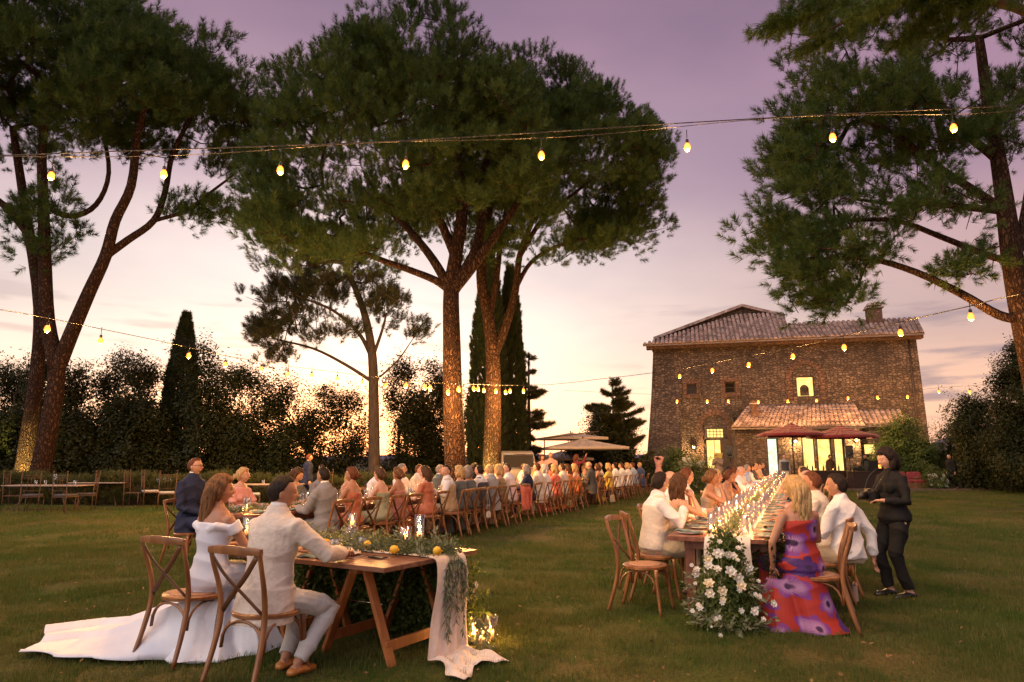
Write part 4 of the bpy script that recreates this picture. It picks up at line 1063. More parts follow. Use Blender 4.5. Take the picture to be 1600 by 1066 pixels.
def add_head(mb, M, q, male):
    seg, rg = ((40, 34) if q >= 2 else ((28, 24) if q == 1 else (18, 14)))
    rows = head_points(seg, rg)
    k = 1.04 if male else .97
    g = MB(); g.rings([[p*k for p in r] for r in rows], cap=False)
    for s in (-1, 1):
        g.ell((s*.076*k, -.006, -.008), (.010, .020, .032), 8, 6, rot=Matrix.Rotation(s*.35, 3, 'Z'))
        if q >= 1:
            g.ell((s*.030, .0825*k, .012), (.0145, .010, .0085), 10, 8, mi=1); g.ell((s*.030, .0905*k, .012), (.0062, .004, .0066), 8, 6, mi=2)
            g.tube([(s*.015, .092*k, .028), (s*.030, .092*k, .034), (s*.046, .083*k, .029)], [.0022, .0034, .0018], 5, mi=2)
    if q >= 1:
        g.tube([(-.022, .088*k, -.053), (-.01, .0985*k, -.0505), (0, .1005*k, -.052), (.01, .0985*k, -.0505), (.022, .088*k, -.053)], [.002, .0048, .005, .0048, .002], 6, mi=3)
    mb.merge(g, M)
def hair_mb(style, q, M, seed=0, length=.45, vol=1.0):
    g = np.random.RandomState(seed+3); seg, rg = ((44, 36) if q >= 2 else ((30, 24) if q else (20, 16)))
    m = MB(); rows = head_points(seg, rg, 0); out = []
    th_ = {'short': .011, 'crop': .006, 'long': .024, 'updo': .018, 'bob': .030, 'bald': .004, 'pony': .018}[style]*vol
    for r in rows:
        rr = []
        for p in r:
            y, z, x = p.y, p.z, abs(p.x)
            yy = y/.096; zz_ = z/.118
            front = .58 if style in ('short', 'crop') else .50
            hairline = front if yy > .35 else (front-(.35-yy)*1.5 if yy > -.15 else -.36-(-.15-yy)*1.1)
            if style in ('long', 'bob'): hairline = .50 if yy > .55 else (.50-(.55-yy)*2.3 if yy > .1 else -.75)
            if style == 'bald': hairline = 3 if (zz_ > .30 or yy > -.05) else -.35
            k = (zz_-hairline)/.16; k = max(0., min(1., k)); k = k*k*(3-2*k)
            nrm = Vector((p.x/.076**2, p.y/.096**2, p.z/.118**2)).normalized()
            lump = 1+.20*sin(p.x*90+seed)*cos(p.z*70+p.y*60+seed)
            rr.append(p+nrm*(th_*lump*k-.012*(1-k))+(Vector((0, 0, .007*k*max(0, yy))) if style == 'short' and zz_ > .6 else Vector()))
        out.append(rr)
    m.rings(out, cap=False)
    if style == 'bob':
        for s in (-1, 1):
            m.tube([(s*.06, -.02, .03), (s*.086, 0, -.03), (s*.084, .012, -.09), (s*.066, .01, -.125)], [.03, .034, .03, .012], 9, flat=(1.1, .8))
        m.tube([(0, -.07, .04), (0, -.10, -.04), (0, -.085, -.11), (0, -.07, -.14)], [.05, .062, .055, .03], 12, flat=(1.3, .6), up=(1, 0, 0))
    if style == 'updo':
        m.ell((0, -.118, -.02), (.045, .034, .040), 14, 10); 
        for k in range(9 if q else 4):
            a = 6.28*k/9; m.tube([(cos(a)*.03, -.115, -.02+sin(a)*.03), (cos(a+1)*.04, -.140, -.02+sin(a+1)*.034), (cos(a+2.1)*.02, -.146, -.02+sin(a+2.1)*.02)], [.012, .014, .008], 6)
    if style == 'pony':
        m.tube(smooth_path([(0, -.09, .03), (0, -.15, .02), (.01, -.165, -.08), (.02, -.14, -.22)], 3), [.02, .022, .024, .026, .028, .028, .026, .022, .016, .008], 9)
    if style == 'long':
        nl = 46 if q >= 2 else (22 if q else 9)
        back = []
        for i in range(9):
            f = i/8; back.append((Vector((0, -.055-.035*sin(pi*min(1, f*1.5))-.02*f, .02-length*f*1.02)), .088*(1-.25*f)+.012*sin(f*9), .042*(1-.45*f)))
        rr = [[c+Vector((cos(2*pi*j/16)*hw, sin(2*pi*j/16)*hd, 0)) for j in range(16)] for c, hw, hd in back]
        rr[-1] = [back[-1][0]+(p-back[-1][0])*.5 for p in rr[-1]]
        m.rings(rr)
        for k in range(nl):
            a = pi*(k+.5)/nl; x0 = cos(a)*.082; y0 = -.035-sin(a)*.06; ph = g.rand()*6.28; L_ = length*(.72+.36*g.rand()); pts = []; ra = []
            n = 9 if q else 6; front = max(0, abs(cos(a))-.72)*.10
            for i in range(n):
                f = i/(n-1); w = (.013 if q < 3 else .021)*sin(f*(7.5 if q < 3 else 11)+ph)*f**.5*vol
                pts.append((x0*(1+.06*sin(pi*f)-.18*f)+w, y0+front*f-.028*sin(pi*min(1, f*1.3))+.009*cos(f*8+ph)-.012*f, .055-(L_+.055)*f)); ra.append((.017+.006*sin(f*6+ph))*(1-f**3*.85)*(1.25 if not q else 1)*vol)
            m.tube(pts, ra, 6 if q else 5)
    r = MB(); r.merge(m, M); return r

def ik(S, T, l1, l2, hint):
    S = Vector(S); T = Vector(T); d = T-S; D = min(d.length, (l1+l2)*.995); dn = d.normalized()
    T2 = S+dn*D; a = (l1*l1-l2*l2+D*D)/(2*D); h = sqrt(max(0, l1*l1-a*a))
    hv = Vector(hint)-dn*dn.dot(Vector(hint)); hv.normalize()
    return S+dn*a+hv*h, T2
def hand_mb(side, curl=.35, q=1):
    "wrist at origin, fingers along +Y, palm facing -Z, thumb towards side*+X"
    m = MB(); m.tube([(0, -.015, 0), (0, .02, 0), (0, .055, 0), (0, .088, -.002)], [.024, .034, .041, .038], 10, flat=(1, .38), up=(1, 0, 0))
    for i, (x, L_) in enumerate(((.029, .068), (.010, .077), (-.010, .071), (-.029, .056))):
        x *= side; p = Vector((x, .083, -.001)); a = -.10; pts = [p-Vector((0, .015, 0)), p.copy()]
        for k, fr in enumerate((.45, .32, .23)):
            a -= curl*(.7+.25*k); p = p+Vector((x*.12*fr, cos(a)*L_*fr, sin(a)*L_*fr)); pts.append(p.copy())
        m.tube(pts, [.0088, .0090, .0083, .0075, .0052], 7 if q > 1 else 5)
    m.tube([(side*.018, .012, -.004), (side*.042, .038, -.012), (side*.052, .062, -.020), (side*.050, .084, -.026)], [.014, .0125, .0105, .007], 7 if q > 1 else 5)
    return m

def person(label, x, y, face, sex='m', seated=True, q=1, h=1.0, lean=4, twist=0, slean=0, head=(0, 0, 0), arms=('table', 'table'), legs='sit', skin='fair',
           hair=('short', 'brown'), hlen=.42, top='shirt', topc=None, bot='trousers', botc=None, shoes=None, group=None, z=0, seat=.47, vest=None, extra=None, hseed=0, floorlen=True, legp=None, coll=None, dextra=None):
    """face in degrees: 0 looks along +Y, positive turns left (counter-clockwise)"""
    male = sex == 'm'
    label = ' '.join(label.split()[:16]).rstrip(',')
    t = empty('person', (x, y, z), R(face), label, 'person', group)
    vx = {3: .0085, 2: .011, 1: .016, 0: .024}[q]
    P = Vector((0, 0, (seat+.095) if seated else .93*h))
    lean = R(lean); U = Vector((sin(R(slean)), sin(lean), cos(lean))).normalized(); rt = Vector((cos(R(twist)), sin(R(twist)), 0)); rt = (rt-U*rt.dot(U)).normalized()
    Fp = Vector((0, 1, 0)); 
    def rvec(f):   # right vector blends from hips (no twist) to shoulders
        a = R(twist)*min(1, max(0, f)); r = Vector((cos(a), sin(a), 0)); return (r-U*r.dot(U)).normalized()
    if male: prof = [(-.10, .13, .10), (-.05, .165, .125), (0, .168, .13), (.10, .156, .118), (.20, .152, .112), (.30, .172, .120), (.38, .184, .122), (.43, .172, .112), (.475, .135, .092), (.51, .092, .072), (.54, .064, .060), (.57, .058, .057)]
    else: prof = [(-.10, .13, .11), (-.05, .178, .138), (0, .178, .135), (.08, .150, .112), (.17, .122, .094), (.26, .135, .100), (.34, .150, .112), (.41, .152, .100), (.47, .132, .080), (.51, .075, .058), (.54, .050, .050)]
    wk = 1.10 if male else 1.04
    prof = [(a*h, b*(wk if a < .5 else 1), c*(wk if a < .5 else 1)) for a, b, c in prof]
    def torso(mb, z0, z1, inf=0, seg=22, hem=0, bust=True, flare=0):
        rr = []
        pr = sorted(set([z0, z1]+[a for a, b, c in prof if z0 < a < z1]))
        za = [a for a, b, c in prof]
        for zq in pr:
            hw = np.interp(zq, za, [b for a, b, c in prof])+inf; hd = np.interp(zq, za, [c for a, b, c in prof])+inf
            if flare and zq < .12: k = (.12-zq)/.2; hw += flare*k; hd += flare*k
            c_ = P+U*zq; r_ = rvec(zq/.4); f_ = U.cross(r_)
            rr.append([c_+r_*(cos(2*pi*j/seg)*hw)+f_*(sin(2*pi*j/seg)*hd) for j in range(seg)])
        mb.rings(rr)
        if not male and bust and z1 > .36*h and z0 < .3*h:
            r_ = rvec(.9); f_ = U.cross(r_)
            for s in (-1, 1): mb.ell(P+U*(.315*h)+r_*(s*.068)+f_*.075, (.062+inf, .058+inf, .062+inf), 12, 8)
    sw = (.194 if male else .156)
    r1 = rvec(1); f1 = U.cross(r1)
    SH = {s: P+U*(.430*h if male else .415*h)+r1*(s*sw) for s in (-1, 1)}
    l1, l2 = (.285*h, .255*h) if male else (.265*h, .235*h)
    # arm poses -> wrist target, elbow hint, palm direction
    ARM = {}
    for s, a in zip((-1, 1), arms):
        hint = Vector((s*.5, -.55, -.8)); pal = Vector((0, 0, -1)); hd = None
        if isinstance(a, tuple): T = Vector(a[0]); hint = Vector(a[1]) if len(a) > 1 else hint
        elif a == 'table': T = Vector((s*.15, .42, .80))
        elif a == 'near': T = Vector((s*.10, .36, .82))
        elif a == 'lap': T = Vector((s*.09, .30, seat+.20))
        elif a == 'chin': T = Vector((s*.06, .24, P.z+.50)); hint = Vector((s*.6, .1, -1))
        elif a == 'phone': T = Vector((s*.05, .33, P.z+.36)); hint = Vector((s*.6, -.1, -1))
        elif a == 'hang': T = Vector((s*(sw+.07), .02, P.z-.14 if not seated else .42)); hint = Vector((s*.3, -1, 0)); pal = Vector((-s, 0, 0))
        elif a == 'cross': T = Vector((-s*.08, .22, P.z+.22))
        elif a == 'left': T = Vector((-.55, .15, P.z+.34)); hint = Vector((0, -.6, -.6))
        elif a == 'right': T = Vector((.55, .15, P.z+.34)); hint = Vector((0, -.6, -.6))
        elif a == 'up': T = Vector((s*.16, .22, P.z+.86)); hint = Vector((s, .1, -.3))
        E_, Wr = ik(SH[s], T, l1, l2, hint)
        ARM[s] = (SH[s], E_, Wr, pal)
    hipx = .092 if male else .095
    LEG = {}
    for s in (-1, 1):
        Hp = P+Vector((s*hipx, 0, -.03))
        if legp and s in legp: An = Vector(legp[s][0]); hint = Vector(legp[s][1])
        elif seated and legs == 'sit': An = Vector((s*.11, .40, .085)); hint = Vector((s*.12, 1, .6))
        elif seated and legs == 'cross': An = Vector((s*-.04, .46, .09)); hint = Vector((s*.3, 1, .6))
        elif legs == 'walk': An = Vector((s*.10, s*.16, .085)); hint = Vector((0, 1, 0))
        else: An = Vector((s*.115, -.01+.02*s, .085)); hint = Vector((0, 1, 0))
        K, An = ik(Hp, An, .425*h, .425*h, hint); LEG[s] = (Hp, K, An)
    HY, HPi, HR = [R(a) for a in head]
    NB = P+U*(.545*h if male else .525*h)
    Hc = NB+(U*.5+Vector((0, 0, .5))).normalized()*(.106 if male else .112)+Vector((0, .020, 0))-Vector((0, sin(HPi)*0, 0))+Vector((0, .05*sin(HPi), 0))
    HM = Matrix.Translation(Hc) @ Euler((-HPi, HR, HY+R(twist)), 'XYZ').to_matrix().to_4x4()
    # ---- body
    mb = MB(); torso(mb, -.10*h, prof[-1][0], inf=-.006 if q else -.012)
    mb.tube([P+U*(.44*h), NB, Hc+HM.to_3x3() @ Vector((0, -.02, -.04))], [.07, .056 if male else .046, .052 if male else .044], 14)
    for s in (-1, 1):
        S_, E_, W_, pal = ARM[s]; sc = 1.0 if male else .86
        mb.tube([S_-r1*(s*.05)-U*.01, S_, S_.lerp(E_, .35), S_.lerp(E_, .75), E_, E_.lerp(W_, .3), E_.lerp(W_, .75), W_, W_+(W_-E_).normalized()*.03],
                [.052*sc, .056*sc, .049*sc, .042*sc, .038*sc, .041*sc, .031*sc, .026*sc, .025*sc], 12)
        Hp, K, An = LEG[s]; d = (An-K).normalized()
        mb.tube([Hp, Hp.lerp(K, .3), Hp.lerp(K, .75), K, K.lerp(An, .25), K.lerp(An, .6), An], [.088, .084, .062, .054, .056, .043, .034], 12)
        mb.tube([An+Vector((0, -.04, -.02)), An+Vector((0, .02, -.035)), An+Vector((0, .12, -.058)), An+Vector((0, .17, -.062))], [.032, .038, .030, .016], 10, flat=(1.05, .8), up=(1, 0, 0))
    body = voxel_mesh(mb, vx, 3 if q else 2, name='body', mats=[])
    bm2 = MB(); add_head(bm2, HM, q, male)
    for s in (-1, 1):
        S_, E_, W_, pal = ARM[s]; dr = (W_-E_).normalized(); xx = dr.cross(-pal); 
        if xx.length < .1: xx = dr.cross(Vector((0, 1, 0)))
        xx.normalize(); zz2 = xx.cross(dr)
        Mh = Matrix.Translation(W_) @ Matrix((xx, dr, zz2)).transposed().to_4x4() @ Matrix.Scale(1.0 if male else .9, 4)
        bm2.merge(hand_mb(-s, .35 if arms[0] != 'chin' else .7, q), Mh)
    # append head and hands to the body mesh
    bmm = bmesh.new(); bmm.from_mesh(body); tmp = bm2.mesh('tmp', [], True)
    for _ in range(4): tmp.materials.append(None)
    tmp.polygons.foreach_set('material_index', bm2.m); bmm.from_mesh(tmp); bmm.to_mesh(body); bmm.free(); bpy.data.meshes.remove(tmp)
    body.materials.clear()
    for m_ in (SKIN[skin], M_eye, M_iris, M_lip): body.materials.append(m_)
    body.polygons.foreach_set('use_smooth', [True]*len(body.polygons))
    link('body', body, t)
    # ---- garments
    ph = rng.rand(6)*6.28
    def folds(amp, fz=18, fx=9):
        def f(co, no):
            a = amp*(1.1-1.7*np.abs(np.sin(co[:, 2]*fz+np.sin(co[:, 0]*fx+ph[0])*1.6+np.sin(co[:, 1]*fx+ph[1])*1.5))**.6+.55*np.sin(co[:, 0]*31+co[:, 2]*13+ph[2])*np.cos(co[:, 1]*27-co[:, 2]*17+ph[3])*.7)
            return co+no*a[:, None]
        return f
    def vfolds(amp, cx=0, cy=.1, n=15, z0=.5):
        def f(co, no):
            an = np.arctan2(co[:, 1]-cy, co[:, 0]-cx); w = np.clip((z0-co[:, 2])/.35, 0, 1)
            a = amp*w*(1.2-2*np.abs(np.sin(an*n*.5+1.5*co[:, 2]+ph[0]))**.7+.5*np.sin(an*n*.53+ph[1]-4*co[:, 2]))+amp*.45*(1-w)*(1-1.6*np.abs(np.sin(co[:, 2]*22+co[:, 0]*9*np.sin(ph[4])+co[:, 1]*6+ph[2])))
            return co+no*a[:, None]
        return f
    ifl = .010 if q >= 2 else (.013 if q == 1 else .018)
    def sleeves(mb, frac, inf, cuff=0):
        for s in (-1, 1):
            S_, E_, W_, _ = ARM[s]; sc = 1.0 if male else .88
            if frac <= 1: pts = [S_-r1*(s*.07)-U*.005, S_-U*.006, S_.lerp(E_, frac*.5), S_.lerp(E_, frac)]; ra = [.054, .059, .056, .054]
            else:
                g_ = frac-1; pts = [S_-r1*(s*.07)-U*.005, S_-U*.006, S_.lerp(E_, .5), E_, E_.lerp(W_, g_*.5), E_.lerp(W_, g_)]; ra = [.054, .059, .054, .048, .046, .034+cuff]
            mb.tube(pts, [(r_*sc+inf) for r_ in ra], 14)
    gn = {'shirt': 'shirt', 'jacket': 'jacket', 'blouse': 'blouse', 'strappy': 'dress', 'strapless': 'dress', 'offshoulder': 'dress', 'sleeved': 'dress', 'tee': 'shirt'}[top]
    tm = topc
    isdress = gn == 'dress'
    mb = MB()
    if not isdress:
        lo_ = {'shirt': -.06, 'tee': -.08, 'blouse': -.10, 'jacket': -.13}[top]*h
        inf = ifl+(.008 if top == 'jacket' else 0)
        torso(mb, max(lo_, -.10*h), (.545 if male else .52)*h, inf=inf, flare=.018 if top == 'jacket' else .006)
        if top == 'jacket':   # tails over the seat / hips
            seg = 22; rr = []
            for zq, k in ((.05, 1.0), (-.04, 1.06), (-.12, 1.08), (-.17 if seated else -.24, 1.10)):
                c_ = P+U*zq*h; rr.append([c_+Vector((cos(2*pi*j/seg)*(prof[2][1]+inf+.012)*k, sin(2*pi*j/seg)*(prof[2][2]+inf+.012)*k, 0)) for j in range(seg)])
            mb.rings(rr)
        sleeves(mb, 1.94 if top in ('shirt', 'jacket', 'blouse') else .6, ifl*.9+(.006 if top == 'jacket' else .003))
        # collar
        cl = NB-U*.005; mb.tube([cl-U*.03, cl+U*.026], [.072 if male else .06, .064 if male else .052], 16)
        me = voxel_mesh(mb, vx, 3, folds({3: .0055, 2: .010, 1: .008, 0: .005}[q]), gn, [tm]); link(gn, me, t)
        if male and top == 'jacket' and q >= 1:
            mb = MB(); mb.tube([NB-U*.03, NB+U*.035], [.062, .0575], 14); mb.build('collar', coll or MATS.get('white_shirt') or cloth('white_shirt', (.72, .70, .68)), t)
    if vest:
        mb = MB(); torso(mb, -.05*h, .40*h, inf=ifl+.013); 
        for s in (-1, 1): mb.tube([P+U*.36*h+r1*(s*.10)-f1*.0, P+U*.44*h+r1*(s*.105), P+U*.505*h+r1*(s*.085)], [.085, .075, .055], 12, flat=(.8, 1.25), up=tuple(r1))
        me = voxel_mesh(mb, vx, 3, folds(.003), 'vest', [vest]); link('vest', me, t)
    if isdress:
        mb = MB(); zt_ = {'strappy': .37, 'strapless': .35, 'offshoulder': .39, 'sleeved': .46}[top]*h
        torso(mb, -.08*h, zt_, inf=ifl)
        if top == 'sleeved': sleeves(mb, .75, ifl)
        if top == 'strappy':
            for s in (-1, 1):
                mb.tube(smooth_path([P+U*.35*h+r1*(s*.085)-f1*.085, P+U*.46*h+r1*(s*.085)-f1*.06, P+U*.492*h+r1*(s*.085)+f1*.0, P+U*.44*h+r1*(s*.08)+f1*.09, P+U*.34*h+r1*(s*.075)+f1*.12], 3), .007 if q else .012, 6)
        if top == 'offshoulder':
            for s in (-1, 1):
                S_, E_, W_, _ = ARM[s]; a = S_.lerp(E_, .12); b = S_.lerp(E_, .42); mb.tube([a, b], [.070, .064], 16)
                mb.tube([P+U*.34*h-f1*.10+r1*(s*.05), P+U*.37*h-f1*.09+r1*(s*.12), S_.lerp(E_, .25)-f1*.035], [.028, .034, .036], 10)
                mb.tube([P+U*.36*h+f1*.11+r1*(s*.04), P+U*.37*h+f1*.10+r1*(s*.11), S_.lerp(E_, .25)+f1*.035], [.028, .034, .036], 10)
        # skirt
        seg = 26
        def ringc(c, hw, hd): return [Vector(c)+Vector((cos(2*pi*j/seg)*hw, sin(2*pi*j/seg)*hd, 0)) for j in range(seg)]
        if seated:
            zk = LEG[1][1].z; yk = (LEG[1][1].y+LEG[-1][1].y)/2; xk = (LEG[1][1].x+LEG[-1][1].x)/2
            for s in (-1, 1): mb.tube([P+Vector((s*.085, -.01, -.01)), LEG[s][0].lerp(LEG[s][1], .5)+Vector((0, 0, .01)), LEG[s][1]+Vector((0, .01, .005))], [.118, .112, .088], 14)
            mb.box((xk*.5, yk*.5, P.z-.01), (.22, yk*.9, .13))
            hem = .03 if floorlen else .34
            mb.rings([ringc((xk, yk*.86, zk+.02), .20, .135), ringc((xk, yk*.90, zk-.10), .215, .16), ringc((xk, yk*.90, (zk+hem)/2-.03), .225, .18), ringc((xk, yk*.90, hem), .26, .22)])
            if dextra: dextra(mb)
            dm = voxel_mesh(mb, vx, 3, vfolds(.013 if floorlen else .005, 0, yk*.8, 13), 'dress', [tm])
        else:
            hem = .06 if floorlen else .50
            mb.rings([ringc(P+Vector((0, 0, .02)), prof[2][1]+ifl, prof[2][2]+ifl), ringc(P+Vector((0, 0, -.12)), .195, .155), ringc((0, 0, (P.z+hem)/2), .20, .17), ringc((0, 0, hem), .25, .21)])
            dm = voxel_mesh(mb, vx, 3, vfolds(.010, 0, 0, 13, P.z), 'dress', [tm])
        link('dress', dm, t)
    elif bot == 'skirt':
        mb = MB(); 
        for s in (-1, 1): mb.tube([P+Vector((s*.085, -.01, -.01)), LEG[s][1]], [.13, .10], 14)
        link('skirt', voxel_mesh(mb, vx, 3, folds(.004), 'skirt', [botc]), t)
    if bot == 'trousers' and not isdress:
        mb = MB(); torso(mb, -.10*h, .02*h, inf=.006, bust=False)
        for s in (-1, 1):
            Hp, K, An = LEG[s]; mb.tube([P+Vector((s*.075, -.01, -.01)), Hp.lerp(K, .3), Hp.lerp(K, .8), K, K.lerp(An, .4), K.lerp(An, .93)], [.110, .098, .078, .070, .063, .056 if seated else .062], 14)
        link('trousers', voxel_mesh(mb, vx, 3, folds(.0085, 12, 7), 'trousers', [botc]), t)
    # shoes
    if (male or q >= 2) and not (isdress and floorlen):
        sm = shoes or MATS.get('shoe_brown') or pm('shoe_brown', (.10, .045, .02), rough=.4)
        for s in (-1, 1):
            An = LEG[s][2]; k = MB(); yv = Vector((0, 1, 0))
            k.tube([An+Vector((0, -.075, -.045)), An+Vector((0, -.05, -.04)), An+Vector((0, .02, -.035)), An+Vector((0, .10, -.052)), An+Vector((0, .17, -.060)), An+Vector((0, .205, -.066))], [.02, .040, .046, .044, .038, .018], 12, flat=(1, .72), up=(1, 0, 0))
            k.build('shoe', sm, t)
    st, hc = hair
    if st:
        hair_mb(st, q, HM, hseed, hlen).build('hair', HAIR[hc], t)
    return t, dict(P=P, U=U, r=r1, f=f1, ARM=ARM, LEG=LEG, HM=HM, NB=NB, Hc=Hc)
# ------------------------------------------------------------------ tables, candles, flowers, lights
M_tablew = pm('table_plank', (.13, .055, .035), (.24, .115, .075), rough=.34, scale=3, stretch=(.6, 5, 3), detail=8, bump=.002, bscale=30)
M_trestle = pm('trestle_pine', (.26, .085, .022), (.42, .16, .05), rough=.5, scale=4, stretch=(4, 4, .6), detail=6)
M_linen = cloth('linen', (.66, .58, .54), (.74, .66, .62), bump=.003, scale=30)
M_glass = glassmat()
M_glass2 = glassmat('fluted_glass', (.97, .97, .98))
M_wax = pm('candle_wax', (.75, .62, .42), rough=.5, sss=.4)
M_flame = emis('flame', (1, .40, .07), 13)
M_olive = leafmat('olive_leaf', (.10, .13, .075), (.24, .27, .19), .5, .2)
M_petal = pm('white_petal', (.66, .62, .54), (.74, .72, .68), rough=.7, scale=30, sss=.2)
M_cream = pm('cream_petal', (.66, .55, .36), (.74, .66, .50), rough=.7, scale=30, sss=.2)
M_stemg = pm('green_stem', (.09, .12, .035), rough=.6)
M_teal = cloth('teal_napkin', (.10, .15, .15), (.16, .22, .21))
M_china = pm('china', (.68, .66, .64), rough=.2)
M_steel = pm('steel', (.55, .53, .5), rough=.2, metallic=1)
M_yellow = pm('lemon_skin', (.72, .40, .02), rough=.4, bump=.001, bscale=120)
M_black = pm('black_plastic', (.012, .012, .014), rough=.25)

def olive_leaves(m, path, n, ll=.055, lw=.011, spread=.9, jit=.004):
    path = [Vector(p) for p in path]
    for i in range(n):
        f = (i+.5)/n*(len(path)-1); k = min(int(f), len(path)-2); p = path[k].lerp(path[k+1], f-k); d = (path[k+1]-path[k]).normalized()
        x, y = perp(d); a = i*2.4+rng.rand()*.8; o = x*cos(a)+y*sin(a)
        dr = (d*(.7+.3*rng.rand())+o*spread*(.5+.5*rng.rand())).normalized(); L_ = ll*(.6+.6*rng.rand()); s_ = dr.cross(o); s_ = (s_+o*.0).normalized()*lw*(.7+.5*rng.rand()) if s_.length > .01 else x*lw
        b = p+Vector(rng.normal(size=3))*jit
        m.add([b, b+dr*L_*.45+s_, b+dr*L_, b+dr*L_*.45-s_], [(0, 1, 2, 3)])
M_garl = leafmat('garland_leaf', (.055, .085, .03), (.19, .22, .12), .5, .25)
m = MB()
for _ in range(3):
    q = Vector(rng.normal(size=3))*.03; e_ = q+Vector((rng.normal()*.05, rng.normal()*.05, .16)); pth = [q, q.lerp(e_, .5)+Vector((.01, 0, 0)), e_]
    olive_leaves(m, pth, 11)
S_olive = unlinked('leaf_source', m, [M_garl])
m = MB()
for _ in range(3):
    q = Vector(rng.normal(size=3))*.02; e_ = q+Vector((rng.normal()*.05, rng.normal()*.05, .22)); olive_leaves(m, [q, q.lerp(e_, .5), e_], 12, .075, .013)
S_olive2 = unlinked('leaf_source', m, [M_olive])

def flame_mb(z): 
    m = MB(); m.lathe([(.0005, z-.004), (.007, z+.004), (.0095, z+.014), (.007, z+.027), (.0025, z+.042), (.0003, z+.05)], 8, cap=True); return m
def candle_thing(name, loc, label, kind='hurricane', hgt=.22, r=.047, group=None, light=0, seg=20, ch=.10):
    key = (kind, hgt, r, seg, ch)
    if key in PROTO:
        t = copy_tree(PROTO[key]); t.location = loc; t['label'] = label
        if group: t['group'] = group
        elif 'group' in t.keys(): del t['group']
    else:
        t = empty(name, loc, 0, label, 'candle', group); PROTO[key] = t
        z0 = 0
        if kind == 'footed':
            m = MB(); m.lathe([(.0, .0), (.048, .0), (.046, .02), (.034, .05), (.052, .13), (.054, .155), (.0, .155)], seg); m.build('glass_foot', M_glass2, t); z0 = .156
            for k in range(16):
                a = 2*pi*k/16; m2 = MB(); m2.tube([(cos(a)*.047, sin(a)*.047, .005), (cos(a)*.036, sin(a)*.036, .05), (cos(a)*.054, sin(a)*.054, .14)], .003, 4)
                if k == 0: mm = m2
                else: mm.merge(m2)
            mm.build('flute', M_glass2, t)
        m = MB(); m.lathe([(.0, z0+.004), (r, z0+.004), (r*1.02, z0+hgt*.5), (r*1.04, z0+hgt), (r*.98, z0+hgt), (r*.96, z0+.008), (0, z0+.008)], seg); m.build('glass', M_glass, t)
        m = MB(); m.lathe([(0, z0+.009), (r*.52, z0+.009), (r*.52, z0+ch), (r*.4, z0+ch-.004), (0, z0+ch-.006)], max(8, seg//2)); m.build('wax', M_wax, t)
        flame_mb(z0+ch+.006).build('flame', M_flame, t)
    if light:
        z0 = .156 if kind == 'footed' else 0
        point(t, (0, 0, z0+ch+.03), light*1.25, (1, .42, .11), .02, 'candle_light')
    return t
def proto_copy(key, build, loc, label, group=None, rz=0):
    if key not in PROTO: t = PROTO[key] = build(label)
    else: t = copy_tree(PROTO[key])
    t.location = loc; t.rotation_euler = (0, 0, rz); t['label'] = label
    if group: t['group'] = group
    return t
def mk_tumbler(label):
    m = MB(); m.lathe([(0, 0), (.030, 0), (.036, .05), (.039, .10), (.037, .10), (.033, .05), (.027, .008), (0, .008)], 12); o = m.build('tumbler', M_glass); return tag(o, label, 'glass')
def mk_wine(label):
    m = MB(); m.lathe([(0, .002), (.034, 0), (.006, .008), (.0045, .085), (.02, .10), (.038, .13), (.040, .165), (.032, .205), (.030, .205), (.037, .165), (.034, .133), (.015, .105), (0, .10)], 14); o = m.build('wine_glass', M_glass); return tag(o, label, 'wine glass')
def mk_plate(label):
    m = MB(); m.lathe([(0, .004), (.08, .004), (.135, .016), (.136, .02), (.08, .010), (0, .009)], 20); o = m.build('plate', M_china); return tag(o, label, 'plate')
def mk_napkin(label):
    m = MB(); rr = []
    for i in range(9):
        u = i/8-.5; rr.append([Vector((u*.30, v*.07*(1+.2*sin(i)), .008+.008*sin(i*1.7+v*3)+w)) for v, w in ((-1, 0), (-.3, .006), (.4, .008), (1, 0), (1, -.005), (-1, -.005))])
    m.rings(rr); o = m.build('napkin', M_teal); return tag(o, label, 'napkin')
def mk_cutlery(label):
    t = empty('cutlery', (0, 0, 0), 0, label, 'cutlery')
    for i, x in enumerate((-.012, .012)):
        m = MB(); m.tube([(x, -.10, .003), (x, .03, .003), (x, .06, .004), (x, .10, .003)], [.004, .003, .008, .004], 6, flat=(1, .4), up=(1, 0, 0)); m.build(('fork', 'knife')[i], M_steel, t)
    return t

